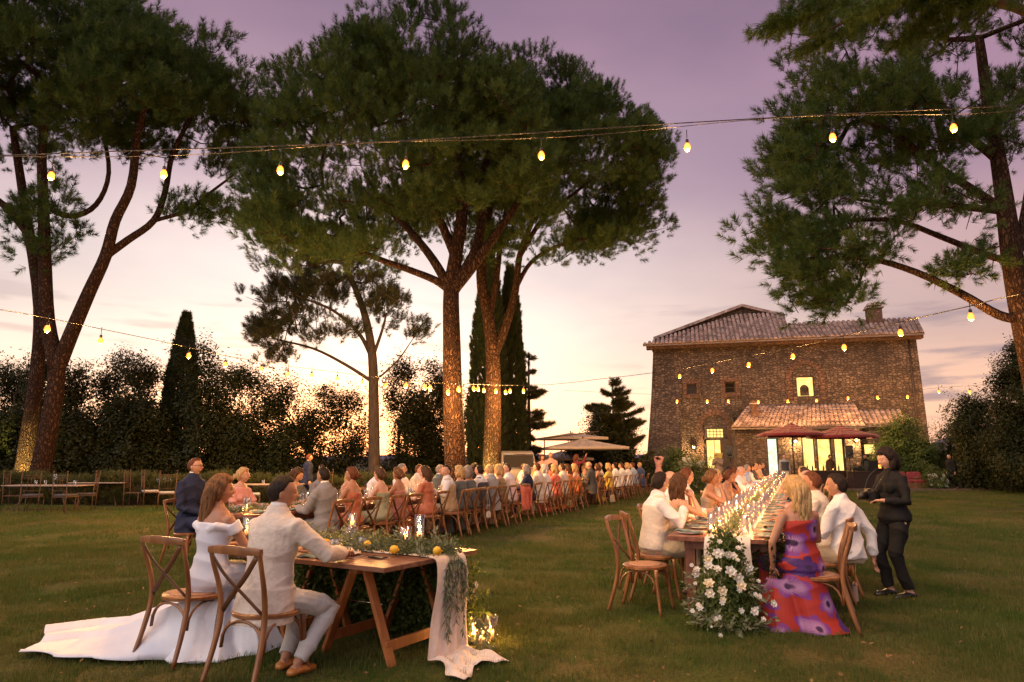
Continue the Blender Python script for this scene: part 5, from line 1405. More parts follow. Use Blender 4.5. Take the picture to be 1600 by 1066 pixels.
# ---------------- head table (the couple's)
A0 = Vector((-.90, 4.98, 0)); TA = atan2(-.52, .854); TW, TL, TZ = 1.18, 2.0, .75
MT = Matrix.Translation(A0) @ Matrix.Rotation(TA, 4, 'Z')
def tp_(x, y, z=TZ): return MT @ Vector((x, y, z))
HT = empty('trestle_table', A0, TA, 'dark plank table on orange pine trestles where the couple sits', 'table')
np_ = 6
for k in range(np_):
    w = TW/np_; m = MB(); m.box((-TL/2+.01*(rng.rand()-.5), w*(k+.5), TZ-.0175), (TL, w-.004, .035)); bevel_obj(m.build('plank', M_tablew, HT, smooth=False), .003, 1)
for x0 in (-.50, -1.60):
    m = MB(); m.bar((x0, .22, .675), (x0, 1.04, .675), .09, .07); bevel_obj(m.build('trestle_beam', M_trestle, HT, smooth=False), .004, 1)
    for y in (.30, .97):
        for s in (-1, 1):
            m = MB(); a = Vector((x0+s*.05, y, .700)); b = Vector((x0+s*.35, y, 0.0)); m.bar(a, b, .075, .034, up=(cos(.4)*s, 0, .4)); bevel_obj(m.build('leg', M_trestle, HT, smooth=False), .004, 1)
        m = MB(); m.tube([(x0-.2, y+.035, .42), (x0+.2, y+.035, .42)], .006, 6); m.build('tie_rod', M_steel, HT)
    for s in (-1, 1):
        m = MB(); m.bar((x0+s*.298, .27, .14), (x0+s*.298, 1.0, .14), .026, .075); bevel_obj(m.build('stretcher', M_trestle, HT, smooth=False), .003, 1)
# runner
def runner():
    path = [(-TL-.02, TZ+.004)]+[(-TL+TL*i/16, TZ+.005) for i in range(1, 17)]+[(.022, TZ-.006), (.032, TZ-.04)]
    path += [(.034+.010*sin(i*.5), TZ-.04-(TZ-.13)*i/14) for i in range(1, 15)]+[(.04, .05), (.07, .02), (.14, .028), (.21, .018), (.28, .04), (.34, .02), (.41, .03), (.47, .018)]
    nv = 22; V = []
    tot = len(path)
    for i, (x, z) in enumerate(path):
        drop = max(0, min(1, (TZ-z)/TZ)) if x > 0 else 0; g = max(0, (x-.05)/.42) if z < .1 else 0
        y0 = .55-.14*drop**1.6+.02*g; y1 = .93+.10*drop*(.3)+.0*g
        if g: y0 = .43-.16*g+.10*sin(g*6); y1 = .96-.10*g
        row = []
        for j in range(nv):
            v = j/(nv-1); y = y0+(y1-y0)*v; am = .004+.020*drop if not g else .026
            wv = sin(v*13+1.2+drop*1.5)*am+sin(v*29+i*.2)*am*.3
            if g: row.append(Vector((x+.05*sin(v*7+1)*g, y, max(.012, z+abs(wv)+.02*sin(v*9+g*9)))))
            elif drop: row.append(Vector((x+abs(wv)+.012, y, z)))
            else: row.append(Vector((x, y, z+.0015+.002*sin(v*20+i))))
        V.append(row)
    m = MB(); m.v = [tuple(p) for r in V for p in r]
    for i in range(tot-1):
        for j in range(nv-1): m.f.append((i*nv+j, (i+1)*nv+j, (i+1)*nv+j+1, i*nv+j+1)); m.m.append(0)
    o = m.build('table_runner', M_linen); o.location = A0; o.rotation_euler = (0, 0, TA)
    md = o.modifiers.new('t', 'SOLIDIFY'); md.thickness = .003; md.offset = 1
    md = o.modifiers.new('s', 'SUBSURF'); md.levels = 1; md.render_levels = 1
    tag(o, 'cream linen runner hanging off the end of the trestle table and pooling on the grass', 'table runner')
runner()
# olive garland along the table and trailing over the runner
t = empty('olive_garland', tp_(0, 0), TA, 'olive and leaf garland lying along the head table and trailing down its runner', 'garland')
P = []; D = []; S = []
for i in range(520):
    x = -1.95+1.95*rng.rand(); y = .78+rng.normal()*.11+.05*sin(x*4); h_ = .005+abs(rng.normal())*.022
    P.append((x, y, h_)); D.append((rng.normal(), rng.normal()*.8, .15+rng.rand()*.35)); S.append(.30+.30*rng.rand())
tag(gn_scatter('leaves', np.array(P), D, S, S_olive, [M_garl], t), kind='stuff')
P = []; D = []; S = []
for i in range(60):
    x = -1.9+1.9*rng.rand(); P.append((x, .75+rng.normal()*.15, .02)); D.append((rng.normal(), rng.normal(), .5)); S.append(.5+.3*rng.rand())
tag(gn_scatter('olive_twigs', np.array(P), D, S, S_olive2, [M_olive], t), kind='stuff')
for k in range(15):
    y = .62+.30*rng.rand(); z1 = -.22-.46*rng.rand(); st = Vector((-.06, .78+.05*rng.normal(), .03)); e1 = Vector((.075+.02*rng.rand(), y, z1))
    pth = smooth_path([st, Vector((.06, st.y*.6+y*.4, -.02)), Vector((.068, y+.03*rng.normal(), z1*.5)), e1], 6)
    m = MB(); m.tube(pth, .0022, 4); m.build('sprig_stem', M_stemg, t)
    m = MB(); olive_leaves(m, pth[int(len(pth)*.35):], 30, .062, .0085, .8); m.build('sprig_leaves', M_olive, t, smooth=False)
for k in range(5):   # loose sprig by the floor candles
    st = Vector((.09, 1.0, -.50)); e1 = Vector((.20+.05*rng.normal(), .98+.06*rng.normal(), -.70)); pth = [st, st.lerp(e1, .5)+Vector((.03, 0, .04)), e1]
    m = MB(); olive_leaves(m, pth, 16, .07, .010, .8); m.build('sprig_leaves', M_olive, t, smooth=False)
# lemons on the garland
for (px, py), lb in zip([(509, 845), (574, 848), (616, 856), (683, 858)], ['lemon by the groom\'s hand on the table', 'lemon beside the fluted candle holder', 'lemon lying in front of the two hurricane candles', 'lemon at the end of the table beside the hanging runner']):
    p = at(px, py+3, TZ+.055); m = MB(); m.ell((0, 0, 0), (.040, .033, .033), 14, 10, rot=Matrix.Rotation(rng.rand()*3, 3, 'Z')); m.ell((.039, 0, 0), (.006, .006, .006), 6, 4)
    o = m.build('lemon', M_yellow, loc=p); tag(o, lb, 'lemon')
candle_thing('candle', at(549, 852, TZ), 'candle in a clear cylinder on a tall fluted glass foot, middle of the couple\'s table', 'footed', .12, .036, light=5, ch=.05)
candle_thing('candle', at(633, 853, TZ), 'shorter and wider of the two hurricane candles near the runner', 'hurricane', .16, .052, light=3.5, ch=.05)
candle_thing('candle', at(655, 846, TZ), 'taller hurricane candle at the runner end of the table', 'hurricane', .24, .045, light=4.5, ch=.09)
candle_thing('candle', at(533, 853, TZ), 'small tea light in a low glass near the groom\'s hand', 'hurricane', .06, .036, light=.6, ch=.02)
candle_thing('candle', at(386, 838, TZ+.01), 'candle in a glass between the bride and the groom on their table', 'hurricane', .18, .045, light=1.6, ch=.06)
for (px, py), hh, lb, lt in (((741, 1004), .20, 'floor candle nearest the hanging runner', 9), ((755, 1008), .155, 'middle floor candle with the lowest flame on the grass', 7), ((766, 1000), .19, 'outermost of the three floor candles beside the runner', 7)):
    candle_thing('candle', at(px, py, .01), lb, 'hurricane', hh, .062 if hh < .2 else .055, light=lt, ch=.07)
m = MB(); m.lathe([(0, 0), (.09, 0), (.095, .012), (0, .008)], 20); tag(m.build('glass_dish', M_glass, loc=at(760, 1012, .006)), 'flat glass dish under the floor candles', 'dish')
# small glasses / place settings of the couple
for (px, py), lb, k in (((590, 872), '', 'phone'), ((566, 858), 'tumbler beside the fluted candle foot', 'tum'), ((522, 862), 'tumbler by the groom\'s sleeve', 'tum'), ((470, 852), 'wine glass on the table beyond the groom', 'wine'), ((425, 848), 'wine glass between bride and groom', 'wine')):
    if k == 'phone':
        m = MB(); m.box((0, 0, .006), (.15, .075, .008)); o = bevel_obj(m.build('phone', M_black, loc=at(px, py, TZ+.001), smooth=False), .003, 2); o.rotation_euler = (0, 0, TA-.1); tag(o, 'black phone lying at the near edge of the head table', 'phone')
    else: proto_copy(k, mk_tumbler if k == 'tum' else mk_wine, at(px, py, TZ+.001), lb)
t_ = proto_copy('nap', mk_napkin, tp_(-.80, .13, TZ+.003), 'teal napkin hanging over the table edge by the groom\'s elbow', rz=TA)
proto_copy('plate', mk_plate, tp_(-.72, .34, TZ+.001), 'white plate in front of the groom'); proto_copy('cut', mk_cutlery, tp_(-.52, .30, TZ+.001), 'cutlery on the table in front of the groom', rz=TA)
proto_copy('plate', mk_plate, tp_(-1.6, .34, TZ+.001), 'white plate in front of the bride')
# greenery skirt hiding the far side of the table
t = empty('greenery_skirt', tp_(-1.05, 1.1, 0), TA, 'dark mass of leaves and small white flowers hanging behind the trestle table to the grass', 'greenery')
P = []; D = []; S = []
for i in range(1500):
    x = (rng.rand()-.5)*1.9; z = rng.rand()**.8*.60; y = rng.normal()*.07+(.10 if z < .3 else 0); P.append((x, y, z+.02)); D.append((rng.normal(), -1.0+rng.normal()*.6, .2+rng.normal()*.5)); S.append(.5+.45*rng.rand())
tag(gn_scatter('foliage', np.array(P), D, S, S_garden, [M_leafC], t), kind='stuff')

# flowers
def rose_mb(r=.045, n=5, seed=0):
    g = np.random.RandomState(seed); m = MB()
    m.ell((0, 0, r*.15), (r*.45, r*.45, r*.5), 8, 6)
    for ring, (k, tilt, rad) in enumerate(((5, .35, .55), (6, .75, .85), (6, 1.15, 1.0))):
        for i in range(k):
            a = 2*pi*i/k+ring*.5+g.rand()*.3; c = Vector((cos(a), sin(a), 0)); s_ = Vector((-sin(a), cos(a), 0)); out = c*sin(tilt)+Vector((0, 0, cos(tilt)))
            b = c*r*.15-Vector((0, 0, r*.25)); w = r*.62*(.8+.3*g.rand()); l = r*rad*(1+.2*g.rand())
            pts = []
            for u, ww in ((0, .35), (.5, 1), (.85, .9), (1, .45)):
                p = b+out*l*u+c*(-.12*r*u*u*0+.15*r*u*u); pts.append([p-s_*w*ww*.6+Vector((0, 0, .10*r*ww)), p-c*.10*r*0, p+s_*w*ww*.6+Vector((0, 0, .10*r*ww))])
            m.rings([q for q in pts], cap=False) if False else None
            vs = [v_ for q in pts for v_ in q]; fs = []
            for q in range(3):
                for z in range(2): fs.append((q*3+z, q*3+z+1, (q+1)*3+z+1, (q+1)*3+z))
            m.add(vs, fs)
    return m
ROSES = [rose_mb(.05, seed=i).mesh('flower', [M_petal]) for i in range(3)]+[rose_mb(.05, seed=9).mesh('flower', [M_cream])]
def flower(p, dirv, s, parent, cream=False, label=None):
    o = link('flower', ROSES[3] if cream else ROSES[int(rng.rand()*3)], parent, p); o.scale = (s, s, s); o.rotation_mode = 'QUATERNION'; o.rotation_quaternion = Vector(dirv).to_track_quat('Z', 'Y'); o.rotation_mode = 'QUATERNION'
    if label: o['label'] = label
    return o
FB = Vector((1.93, 6.42, 0)); t = empty('flower_arrangement', FB, 0, 'large mound of white roses on the grass at the end of the right long table', 'flowers')
fl = [(290, 215, 38, 0), (265, 295, 34, 1), (285, 370, 32, 0), (340, 405, 30, 0), (430, 390, 42, 0), (505, 450, 38, 0), (285, 460, 40, 1), (375, 545, 36, 1), (535, 540, 38, 1), (150, 385, 24, 0), (145, 450, 30, 0), (285, 600, 36, 0), (205, 640, 18, 0), (235, 690, 24, 0), (180, 712, 18, 0), (375, 605, 24, 1), (445, 655, 20, 0), (512, 615, 22, 0), (360, 780, 18, 0), (355, 830, 20, 0), (520, 790, 22, 0), (600, 785, 32, 0), (410, 935, 16, 0), (595, 345, 30, 0), (665, 480, 16, 0), (668, 530, 20, 0), (660, 570, 20, 0), (730, 820, 22, 0), (790, 640, 28, 0), (125, 355, 16, 0), (400, 190, 28, 0), (440, 230, 30, 0), (380, 250, 28, 0), (470, 180, 22, 0), (350, 180, 20, 0), (430, 280, 20, 0), (490, 300, 16, 0), (160, 500, 14, 0), (640, 620, 12, 0), (300, 860, 10, 0)]
for cx, cy, sz, cr in fl:
    px, py = 1060+cx/5.61, 820+cy/5.61; px = 1145+(px-1143)*1.12+5*rng.normal(); py += 5*rng.normal()+5; Yd = 6.02 if py > 875 else 6.12
    p = hz(px, py, Yd+.04*rng.normal()); flower(p-FB, (.3*(px-1140)/60, -1, .5+.3*rng.normal()), sz/40*.74, t, bool(cr))
m = MB()
for _ in range(12):
    e_ = hz(1110+70*rng.rand(), 850+80*rng.rand(), 6.25)-FB; m.tube([(rng.normal()*.05, rng.normal()*.05, 0), e_*.5+Vector((0, .05, .05)), e_], .005, 5)
m.build('stem', M_stemg, t)
P = []; D = []; S = []
while len(P) < 760:
    z = .02+.74*rng.rand()**1.2; rx = .34*(1-z/.86)**.8+.03; v = Vector((rng.normal()*.5, rng.normal()*.4, 0))
    if v.length > 1: continue
    P.append((v.x*rx, v.y*rx*.8, z)); D.append((v.x*2+rng.normal()*.3, v.y*2-.4, .5+rng.normal()*.5)); S.append(.38+.34*rng.rand())
tag(gn_scatter('foliage', np.array(P), D, S, S_garden, [M_leafC], t), kind='stuff')
P = []; D = []; S = []
for _ in range(30):
    a = rng.rand()*6.28; z = .03+.5*rng.rand()**1.5; r_ = .20+.12*rng.rand(); P.append((cos(a)*r_, sin(a)*r_*.8, z)); D.append((cos(a), sin(a)*.8, .1+rng.normal()*.5)); S.append(.55+.4*rng.rand())
tag(gn_scatter('olive_twigs', np.array(P), D, S, S_olive2, [M_olive], t), kind='stuff')
# strand of leaves hanging from the right table's end
t = empty('hanging_garland', CR0_ := Vector((2.50, 6.60, 0)), 0, 'leafy strand hanging from the end of the right long table beside the flowers', 'garland')
P = []; D = []; S = []
for _ in range(120): z = .12+.62*rng.rand(); P.append((rng.normal()*.025, rng.normal()*.02, z)); D.append((rng.normal()*.7, -.6+rng.normal()*.4, -.7)); S.append(.35+.25*rng.rand())
tag(gn_scatter('leaves', np.array(P), D, S, S_oak, [M_leafB], t), kind='stuff')
# small white flowers by the runner
p0 = at(735, 1000, 0); t = empty('flower_stand', p0, 0, 'small spray of white flowers standing behind the floor candles', 'flowers')
m = MB(); m.lathe([(0, 0), (.05, 0), (.035, .12), (.02, .30), (.03, .34)], 12); m.build('vase', M_glass, t)
for (px, py, s) in ((728, 917, .55), (736, 920, .7), (742, 914, .5), (739, 934, .45), (733, 940, .3), (729, 926, .5)):
    flower(hz(px, py, p0.y)-p0, (.2, -1, .4), s, t)
m = MB()
for k in range(6): m.tube([(0, 0, .05), hz(728+3*k, 925, p0.y)-p0], .003, 4)
m.build('stem', M_stemg, t)

# ---------------- long tables
M_tb2 = pm('long_table_wood', (.14, .045, .025), (.26, .10, .06), rough=.35, scale=3, stretch=(.6, 5, 3), detail=8)
def long_table(O, d, length, width, label, zt=.75, nmod=None):
    a = atan2(d.y, d.x); t = empty('banquet_table', O, a, label, 'table')
    for k in range(5):
        w = width/5; m = MB(); m.box((length/2, -width/2+w*(k+.5), zt-.02), (length, w-.004, .04)); m.build('plank', M_tb2, t, smooth=False)
    m = MB()
    m = MB(); m.box((length/2, 0, zt-.085), (length-.3, width-.3, .09)); m.build('apron', M_tb2, t, smooth=False)
    n = max(2, int(length/2.2)+1)
    for i in range(n):
        x = .22+(length-.44)*i/(n-1)
        for s in (-1, 1): m = MB(); m.box((x, s*(width/2-.2), (zt-.04)/2), (.085, .085, zt-.04), taper=1.15); m.build('leg', M_tb2, t, smooth=False)
    return t
dL = Vector((.399, .917, 0)); nL = Vector((-.917, .399, 0)); CL = Vector((-2.65, 10.0, 0))
dR = Vector((.379, .925, 0)).normalized(); nR = Vector((-dR.y, dR.x, 0)); CR = Vector((2.065, 6.80, 0)); WR = 1.15; LR = 27.0
LT0 = CL-dL*.75+nL*1.12; WL = 1.0; LL = 21.0
long_table(LT0, dL, LL, WL, 'left long banquet table lined with guests in front of the pines')
long_table(CR, dR, LR, WR, 'right long banquet table glowing with candles, running towards the stone house')
def tableware(O, d, n, L0, L1, W_, names, seats_w, tz, dens_g=1.0, side_name='right'):
    a = atan2(d.y, d.x)
    s = L0
    shared = lambda k: k+' in the crowded row along the '+side_name+' long table'
    i = 0
    while s < L1:
        for sd in (-1, 1):
            far_ = i > 14
            base = O+d*s+n*(sd*(W_/2-.20))
            if not far_:
                proto_copy('plate', mk_plate, base+Vector((0, 0, tz+.001)), shared('white plate'), 'plates on the '+side_name+' long table')
                proto_copy('nap', mk_napkin, base+Vector((0, 0, tz+.022)), shared('teal napkin on a plate'), 'napkins on the '+side_name+' long table', rz=a+pi/2+.2*rng.normal())
                proto_copy('cut', mk_cutlery, base+d*.17+Vector((0, 0, tz+.001)), shared('fork and knife'), 'cutlery on the '+side_name+' long table', rz=a+pi/2*sd+pi)
            g_ = base-n*(sd*.20)
            proto_copy('wine', mk_wine, g_+d*(.10+.05*rng.normal())+Vector((0, 0, tz+.001)), shared('wine glass'), 'wine glasses on the '+side_name+' long table')
            proto_copy('tum', mk_tumbler, g_-d*(.08+.04*rng.normal())-n*sd*.03+Vector((0, 0, tz+.001)), shared('clear tumbler'), 'tumblers on the '+side_name+' long table')
        s += .60; i += 1
def garland_on(O, d, n, L0, L1, tz, label, cnt, w=.10, y0=0):
    a = atan2(d.y, d.x); t = empty('table_garland', O+Vector((0, 0, tz)), a, label, 'garland'); P = []; D = []; S = []
    for _ in range(cnt):
        x = L0+(L1-L0)*rng.rand()**1.3; P.append((x, y0+rng.normal()*w, .01+abs(rng.normal())*.035)); D.append((rng.normal(), rng.normal(), .5+rng.rand())); S.append(.22+.22*rng.rand())
    tag(gn_scatter('leaves', np.array(P), D, S, S_olive, [M_garl], t), kind='stuff'); return t
tableware(CR, dR, nR, .30, LR-.2, WR, None, None, TZ)
garland_on(CR, dR, nR, .05, LR, TZ, 'leafy garland down the middle of the right long table', 950, .07)
m = MB(); nn = 60   # runner of the right table with a short drop at its end
V = []
for i in range(nn+6):
    for j in range(7):
        y = (j/6-.5)*.42
        if i < 6: V.append((-.012-.004*sin(j*2+i), y*(1+.1*(6-i)/6), TZ-.42+.42*i/6+.0))
        else: V.append(((i-6)/(nn-1)*LR, y+.01*sin(i*.9), TZ+.004+.001*sin(j*3+i)))
m.v = V
for i in range(nn+5):
    for j in range(6): m.f.append((i*7+j, i*7+j+1, (i+1)*7+j+1, (i+1)*7+j)); m.m.append(0)
o = m.build('table_runner', M_linen); o.location = CR; o.rotation_euler = (0, 0, atan2(dR.y, dR.x)); tag(o, 'pale linen runner down the right long table, its end hanging behind the flowers', 'table runner')
# candles of the right table
i = 0; s = .35
while s < LR:
    for sd in (-1, 1):
        q = CR+dR*(s+.1*rng.normal())+nR*(sd*(.12+.06*rng.rand())); hh = (.10, .17, .23)[int(rng.rand()*3)]; near = i < 6
        lb = 'lit candle in the glittering line down the right long table'
        if i == 0: lb = ('tall glass candle nearest the flowers on the right long table' if sd < 0 else 'glass candle at the left front of the right long table')
        candle_thing('candle', (q.x, q.y, TZ+.005), lb, 'hurricane', hh if i else .20, .036, group='candles on the right long table', light=(4 if i in (0, 1, 2) else (24 if i % 4 == 0 and sd > 0 else 0)), seg=12, ch=.04)
    s += .38 if i < 30 else .5; i += 1
# some tumblers at the front, filled with tea lights as in the photo
tableware(LT0, dL, nL, .35, LL-.2, WL, None, None, TZ, side_name='left')
garland_on(LT0, dL, nL, .05, LL, TZ, 'leafy garland down the middle of the left long table', 1300)
s = .3; i = 0
while s < LL:
    q = LT0+dL*s+nL*(.10*rng.normal()); candle_thing('candle', (q.x, q.y, TZ+.005), 'lit candle among the glasses of the left long table' if i else 'candle at the near end of the left table, seen between bride and groom', 'hurricane', (.10, .17, .23)[int(rng.rand()*3)], .036, group='candles on the left long table', light=(12 if i % 3 == 0 and i < 24 else 0), seg=12, ch=.04)
    s += .62; i += 1

# ---------------- festoon lights
M_bulb = emis('bulb_glow', (1, .36, .05), 1)
_t = M_bulb.node_tree; _lw = _t.nodes.new('ShaderNodeLayerWeight'); _lw.inputs[0].default_value = .5
_r = _t.nodes.new('ShaderNodeValToRGB'); _r.color_ramp.elements[0].position = .12; _r.color_ramp.elements[1].position = .75
_r.color_ramp.elements[0].color = (1, .30, .045, 1); _r.color_ramp.elements[1].color = (.55, .085, .003, 1)
_t.links.new(_lw.outputs['Facing'], _r.inputs[0]); _t.links.new(_r.outputs[0], _t.nodes['Principled BSDF'].inputs['Emission Color']); _t.nodes['Principled BSDF'].inputs['Emission Strength'].default_value = 2.5
M_cable = pm('black_cable', (.02, .016, .014), rough=.5)
def bulb_meshes(lo=False):
    m = MB(); sg = 6 if lo else 12
    m.lathe([(.0, -.115), (.012, -.112), (.026, -.095), (.031, -.072), (.024, -.045), (.012, -.03)], sg); b = m.mesh('bulb', [M_bulb])
    m = MB(); m.lathe([(.0, .005), (.014, .003), (.016, -.03), (.013, -.032)], sg); m.tube([(0, 0, .0), (0, 0, .10)], .004, 5); s_ = m.mesh('socket', [M_cable])
    return b, s_
BULB = bulb_meshes()
def festoon(pts, bulbs, label, light=None, unlit=(), wr=.006, hang=.10, second=False, size=1.0, lcol=(1, .48, .13)):
    """pts: world points of the wire; bulbs: world points of bulb centres"""
    o0 = Vector(pts[0]); t = empty('string_lights', o0, 0, label, 'string lights')
    w = smooth_path(pts, 6); m = MB(); m.tube([p-o0 for p in w], wr, 5)
    m.build('wire', M_cable, t)
    if second:
        m = MB(); m.tube([p-o0+Vector((0, 0, -.035+.03*sin(i*.35))) for i, p in enumerate(w)], wr*.6, 5); m.build('support_wire', M_cable, t)
    for i, b in enumerate(bulbs):
        b = Vector(b)+Vector((0, 0, .07*size))
        so_ = link('socket', BULB[1], t, b-o0); so_.scale = (size,)*3
        bo = link('bulb', BULB[0], t, b-o0); bo.scale = (size,)*3
        if light and (light[1] == 1 or i % light[1] == 0): point(t, b-o0+Vector((0, 0, -.135*size-.04)), light[0], lcol, .035, 'bulb_light')
    return t
YA = 6.5
A_b = [(80, 275), (256, 272), (438, 266), (634, 257), (846, 243), (1074, 230), (1301, 215), (1490, 200)]
A_w = [(-160, 243), (0, 243), (200, 236), (438, 228), (634, 220), (846, 207), (1074, 192), (1301, 179), (1490, 170), (1640, 162)]
fA = festoon([hz(px, py, YA) for px, py in A_w], [hz(px, py, YA) for px, py in A_b], 'nearest string of large amber bulbs crossing the whole picture', light=(120, 1), second=True, size=1.1)
# string C: from the right pine down towards the house and on to the left
C_b = [(1517, 495, 17), (1407, 520, 20), (1319, 543, 22.5), (1239, 557, 25), (1170, 570, 27.5), (1113, 579, 30), (1062, 588, 32.5)]
C_dark = [(1017, 591, 34.5), (969, 597, 36), (932, 607, 37.5), (900, 606, 38.5), (871, 612, 39.5)]
C_w = [(1600, 458, 15.5), (1555, 468, 16.5), (1517, 478, 17), (1407, 503, 20), (1319, 525, 22.5), (1239, 543, 25), (1170, 556, 27.5), (1113, 567, 30), (1062, 577, 32.5), (1017, 583, 34.5), (969, 589, 36), (932, 593, 37.5), (900, 597, 38.5), (860, 601, 40)]
festoon([hz(*p) for p in C_w], [hz(*p) for p in C_b], 'string of bright bulbs sloping in front of the upper wall of the stone house', light=(200, 1), size=2.6, wr=.014)
# string D: level line in front of the house
D_b = [(1562, 608), (1515, 612), (1467, 612), (1418, 620), (1371, 621), (1325, 622), (1276, 626), (1231, 627), (1185, 628), (1138, 627), (1105, 627), (1058, 627)]
D_w = [(1620, 596), (1562, 599), (1515, 603), (1467, 606), (1418, 611), (1371, 613), (1325, 614), (1276, 617), (1231, 618), (1185, 619), (1138, 618), (1058, 617), (1012, 616), (960, 614), (880, 610)]
festoon([hz(a, b, 38.3) for a, b in D_w], [hz(a, b, 38.3) for a, b in D_b], 'level string of small bulbs across the middle of the stone house', light=(120, 1), size=2.3, wr=.008)
# string B: from the upper left down past the pines to the cypresses
B_b = [(74, 514, 13), (157, 533, 14.5), (295, 556, 17), (352, 570, 18), (408, 577, 19), (450, 585, 20), (487, 587, 21), (527, 592, 22), (566, 598, 23), (603, 602, 24)]
B_w = [(-60, 476, 10.5), (0, 484, 11.5), (74, 497, 13), (157, 514, 14.5), (240, 531, 16), (295, 543, 17), (352, 556, 18), (408, 565, 19), (450, 572, 20), (487, 577, 21), (527, 582, 22), (566, 587, 23), (603, 591, 24), (640, 594, 25)]
festoon([hz(*p) for p in B_w], [hz(*p) for p in B_b], 'string of amber bulbs running from the upper left past the shrubs to the leaning pine', light=(170, 1), size=1.8, wr=.008)
E_b = [(634, 603, 18.2), (664, 605, 18.0), (672, 607, 18.2), (700, 613, 18.6), (717, 608, 18.8), (740, 607, 21), (747, 608, 21.5), (756, 610, 22), (775, 611, 22.5), (790, 613, 23), (797, 611, 23.5), (818, 611, 24)]
E_w = [(600, 592, 18.0), (634, 595, 18.2), (672, 598, 18.2), (717, 600, 18.6), (756, 601, 21.5), (797, 602, 23.5), (818, 602, 24), (860, 601, 27)]
festoon([hz(*p) for p in E_w], [hz(*p) for p in E_b], 'short cluster of bright bulbs wrapped past the tallest pine and the cypresses', light=(170, 1), size=1.8, wr=.008)

# uplights at the foot of two trunks
def uplight(x, y, tx, ty, label, col=(1, .80, .22), p=1300):
    t = empty('uplight', (x, y, 0), 0, label, 'spotlight', 'uplights under the pines')
    m = MB(); m.tube([(0, 0, 0), (0, 0, .10)], .012, 6); m.build('spike', M_ironp, t)
    d = Vector((tx-x, ty-y, 1.6)).normalized(); m = MB(); m.tube([Vector((0, 0, .12))-d*.05, Vector((0, 0, .12))+d*.06], [.035, .05], 12); m.build('housing', M_ironp, t)
    m = MB(); m.tube([Vector((0, 0, .12))+d*.061, Vector((0, 0, .12))+d*.064], [.042, .042], 12); m.build('lens', emis('uplight_lens', (1, .85, .4), 6), t)
    l = bpy.data.lights.new('uplight_lamp', 'SPOT'); l.energy = p; l.color = col; l.spot_size = R(50); l.spot_blend = .6; l.shadow_soft_size = .04
    o = bpy.data.objects.new('uplight_lamp', l); COL.objects.link(o); o.parent = t; o.location = Vector((0, 0, .12))+d*.08; o.rotation_euler = (-d).to_track_quat('Z', 'Y').to_euler()
uplight(hz(24, 760, 24.7).x, 24.75, hz(38, 700, 25.9).x, 25.9, 'yellow uplight at the foot of the thin pine on the left')
uplight(hz(752, 800, 23.6).x, 23.6, hz(768, 700, 24.5).x, 24.5, 'yellow uplight at the foot of the three-stemmed pine')
# ------------------------------------------------------------------ guests
C_ = {}
def cl(name, c, *a, **k):
    if name not in C_: C_[name] = cloth('cloth_'+name, c, *a, **k)
    return C_[name]
white = cl('white', (.66, .64, .66), (.74, .72, .74)); cream = cl('cream', (.60, .53, .45), (.68, .60, .52)); ivory = cl('ivory_suit', (.58, .51, .46), (.66, .59, .54), scale=20)
satin = pm('bridal_satin', (.58, .62, .76), (.70, .72, .82), rough=.38, bump=.006, scale=5, bscale=7, spec=.4)
navy = cl('navy', (.018, .024, .060)); greys = cl('grey_check', (.20, .20, .23), (.27, .26, .28), scale=120); lgrey = cl('light_grey', (.30, .30, .31)); dgrey = cl('dark_grey', (.06, .06, .065))
rust = cl('rust_satin', (.36, .105, .055), (.46, .15, .08), rough=.4); sage = cl('sage_satin', (.24, .26, .17), (.32, .33, .23), rough=.45); rose = cl('dusty_rose', (.34, .13, .11), (.42, .18, .15), rough=.45)
beige = cl('beige', (.42, .32, .20), (.50, .39, .26)); coral = cl('coral', (.62, .13, .09), (.72, .19, .13)); black = cl('black', (.008, .008, .009)); yellow = cl('yellow', (.52, .38, .07)); orange = cl('orange', (.58, .19, .05))
blue = cl('blue', (.035, .06, .16)); lblue = cl('light_blue', (.28, .36, .52)); pink = cl('pink', (.60, .30, .28)); tan = cl('tan_trousers', (.36, .29, .20)); pblue = cl('pale_blue_trousers', (.46, .47, .50), (.55, .56, .58)); slate = cl('slate', (.10, .12, .13)); taupe = cl('taupe', (.27, .20, .16)); brown = cl('brown_cloth', (.10, .055, .035))
floralm = pm('floral_small', (.40, .14, .08), (.20, .22, .10), scale=26, thr=(.45, .52)); pinkfl = pm('pink_floral', (.60, .06, .18), (.65, .35, .40), scale=24, thr=(.47, .52))
M_tanshoe = pm('tan_leather', (.42, .16, .035), (.50, .21, .06), rough=.35, scale=20); M_blackshoe = pm('black_leather', (.01, .01, .01), rough=.25)

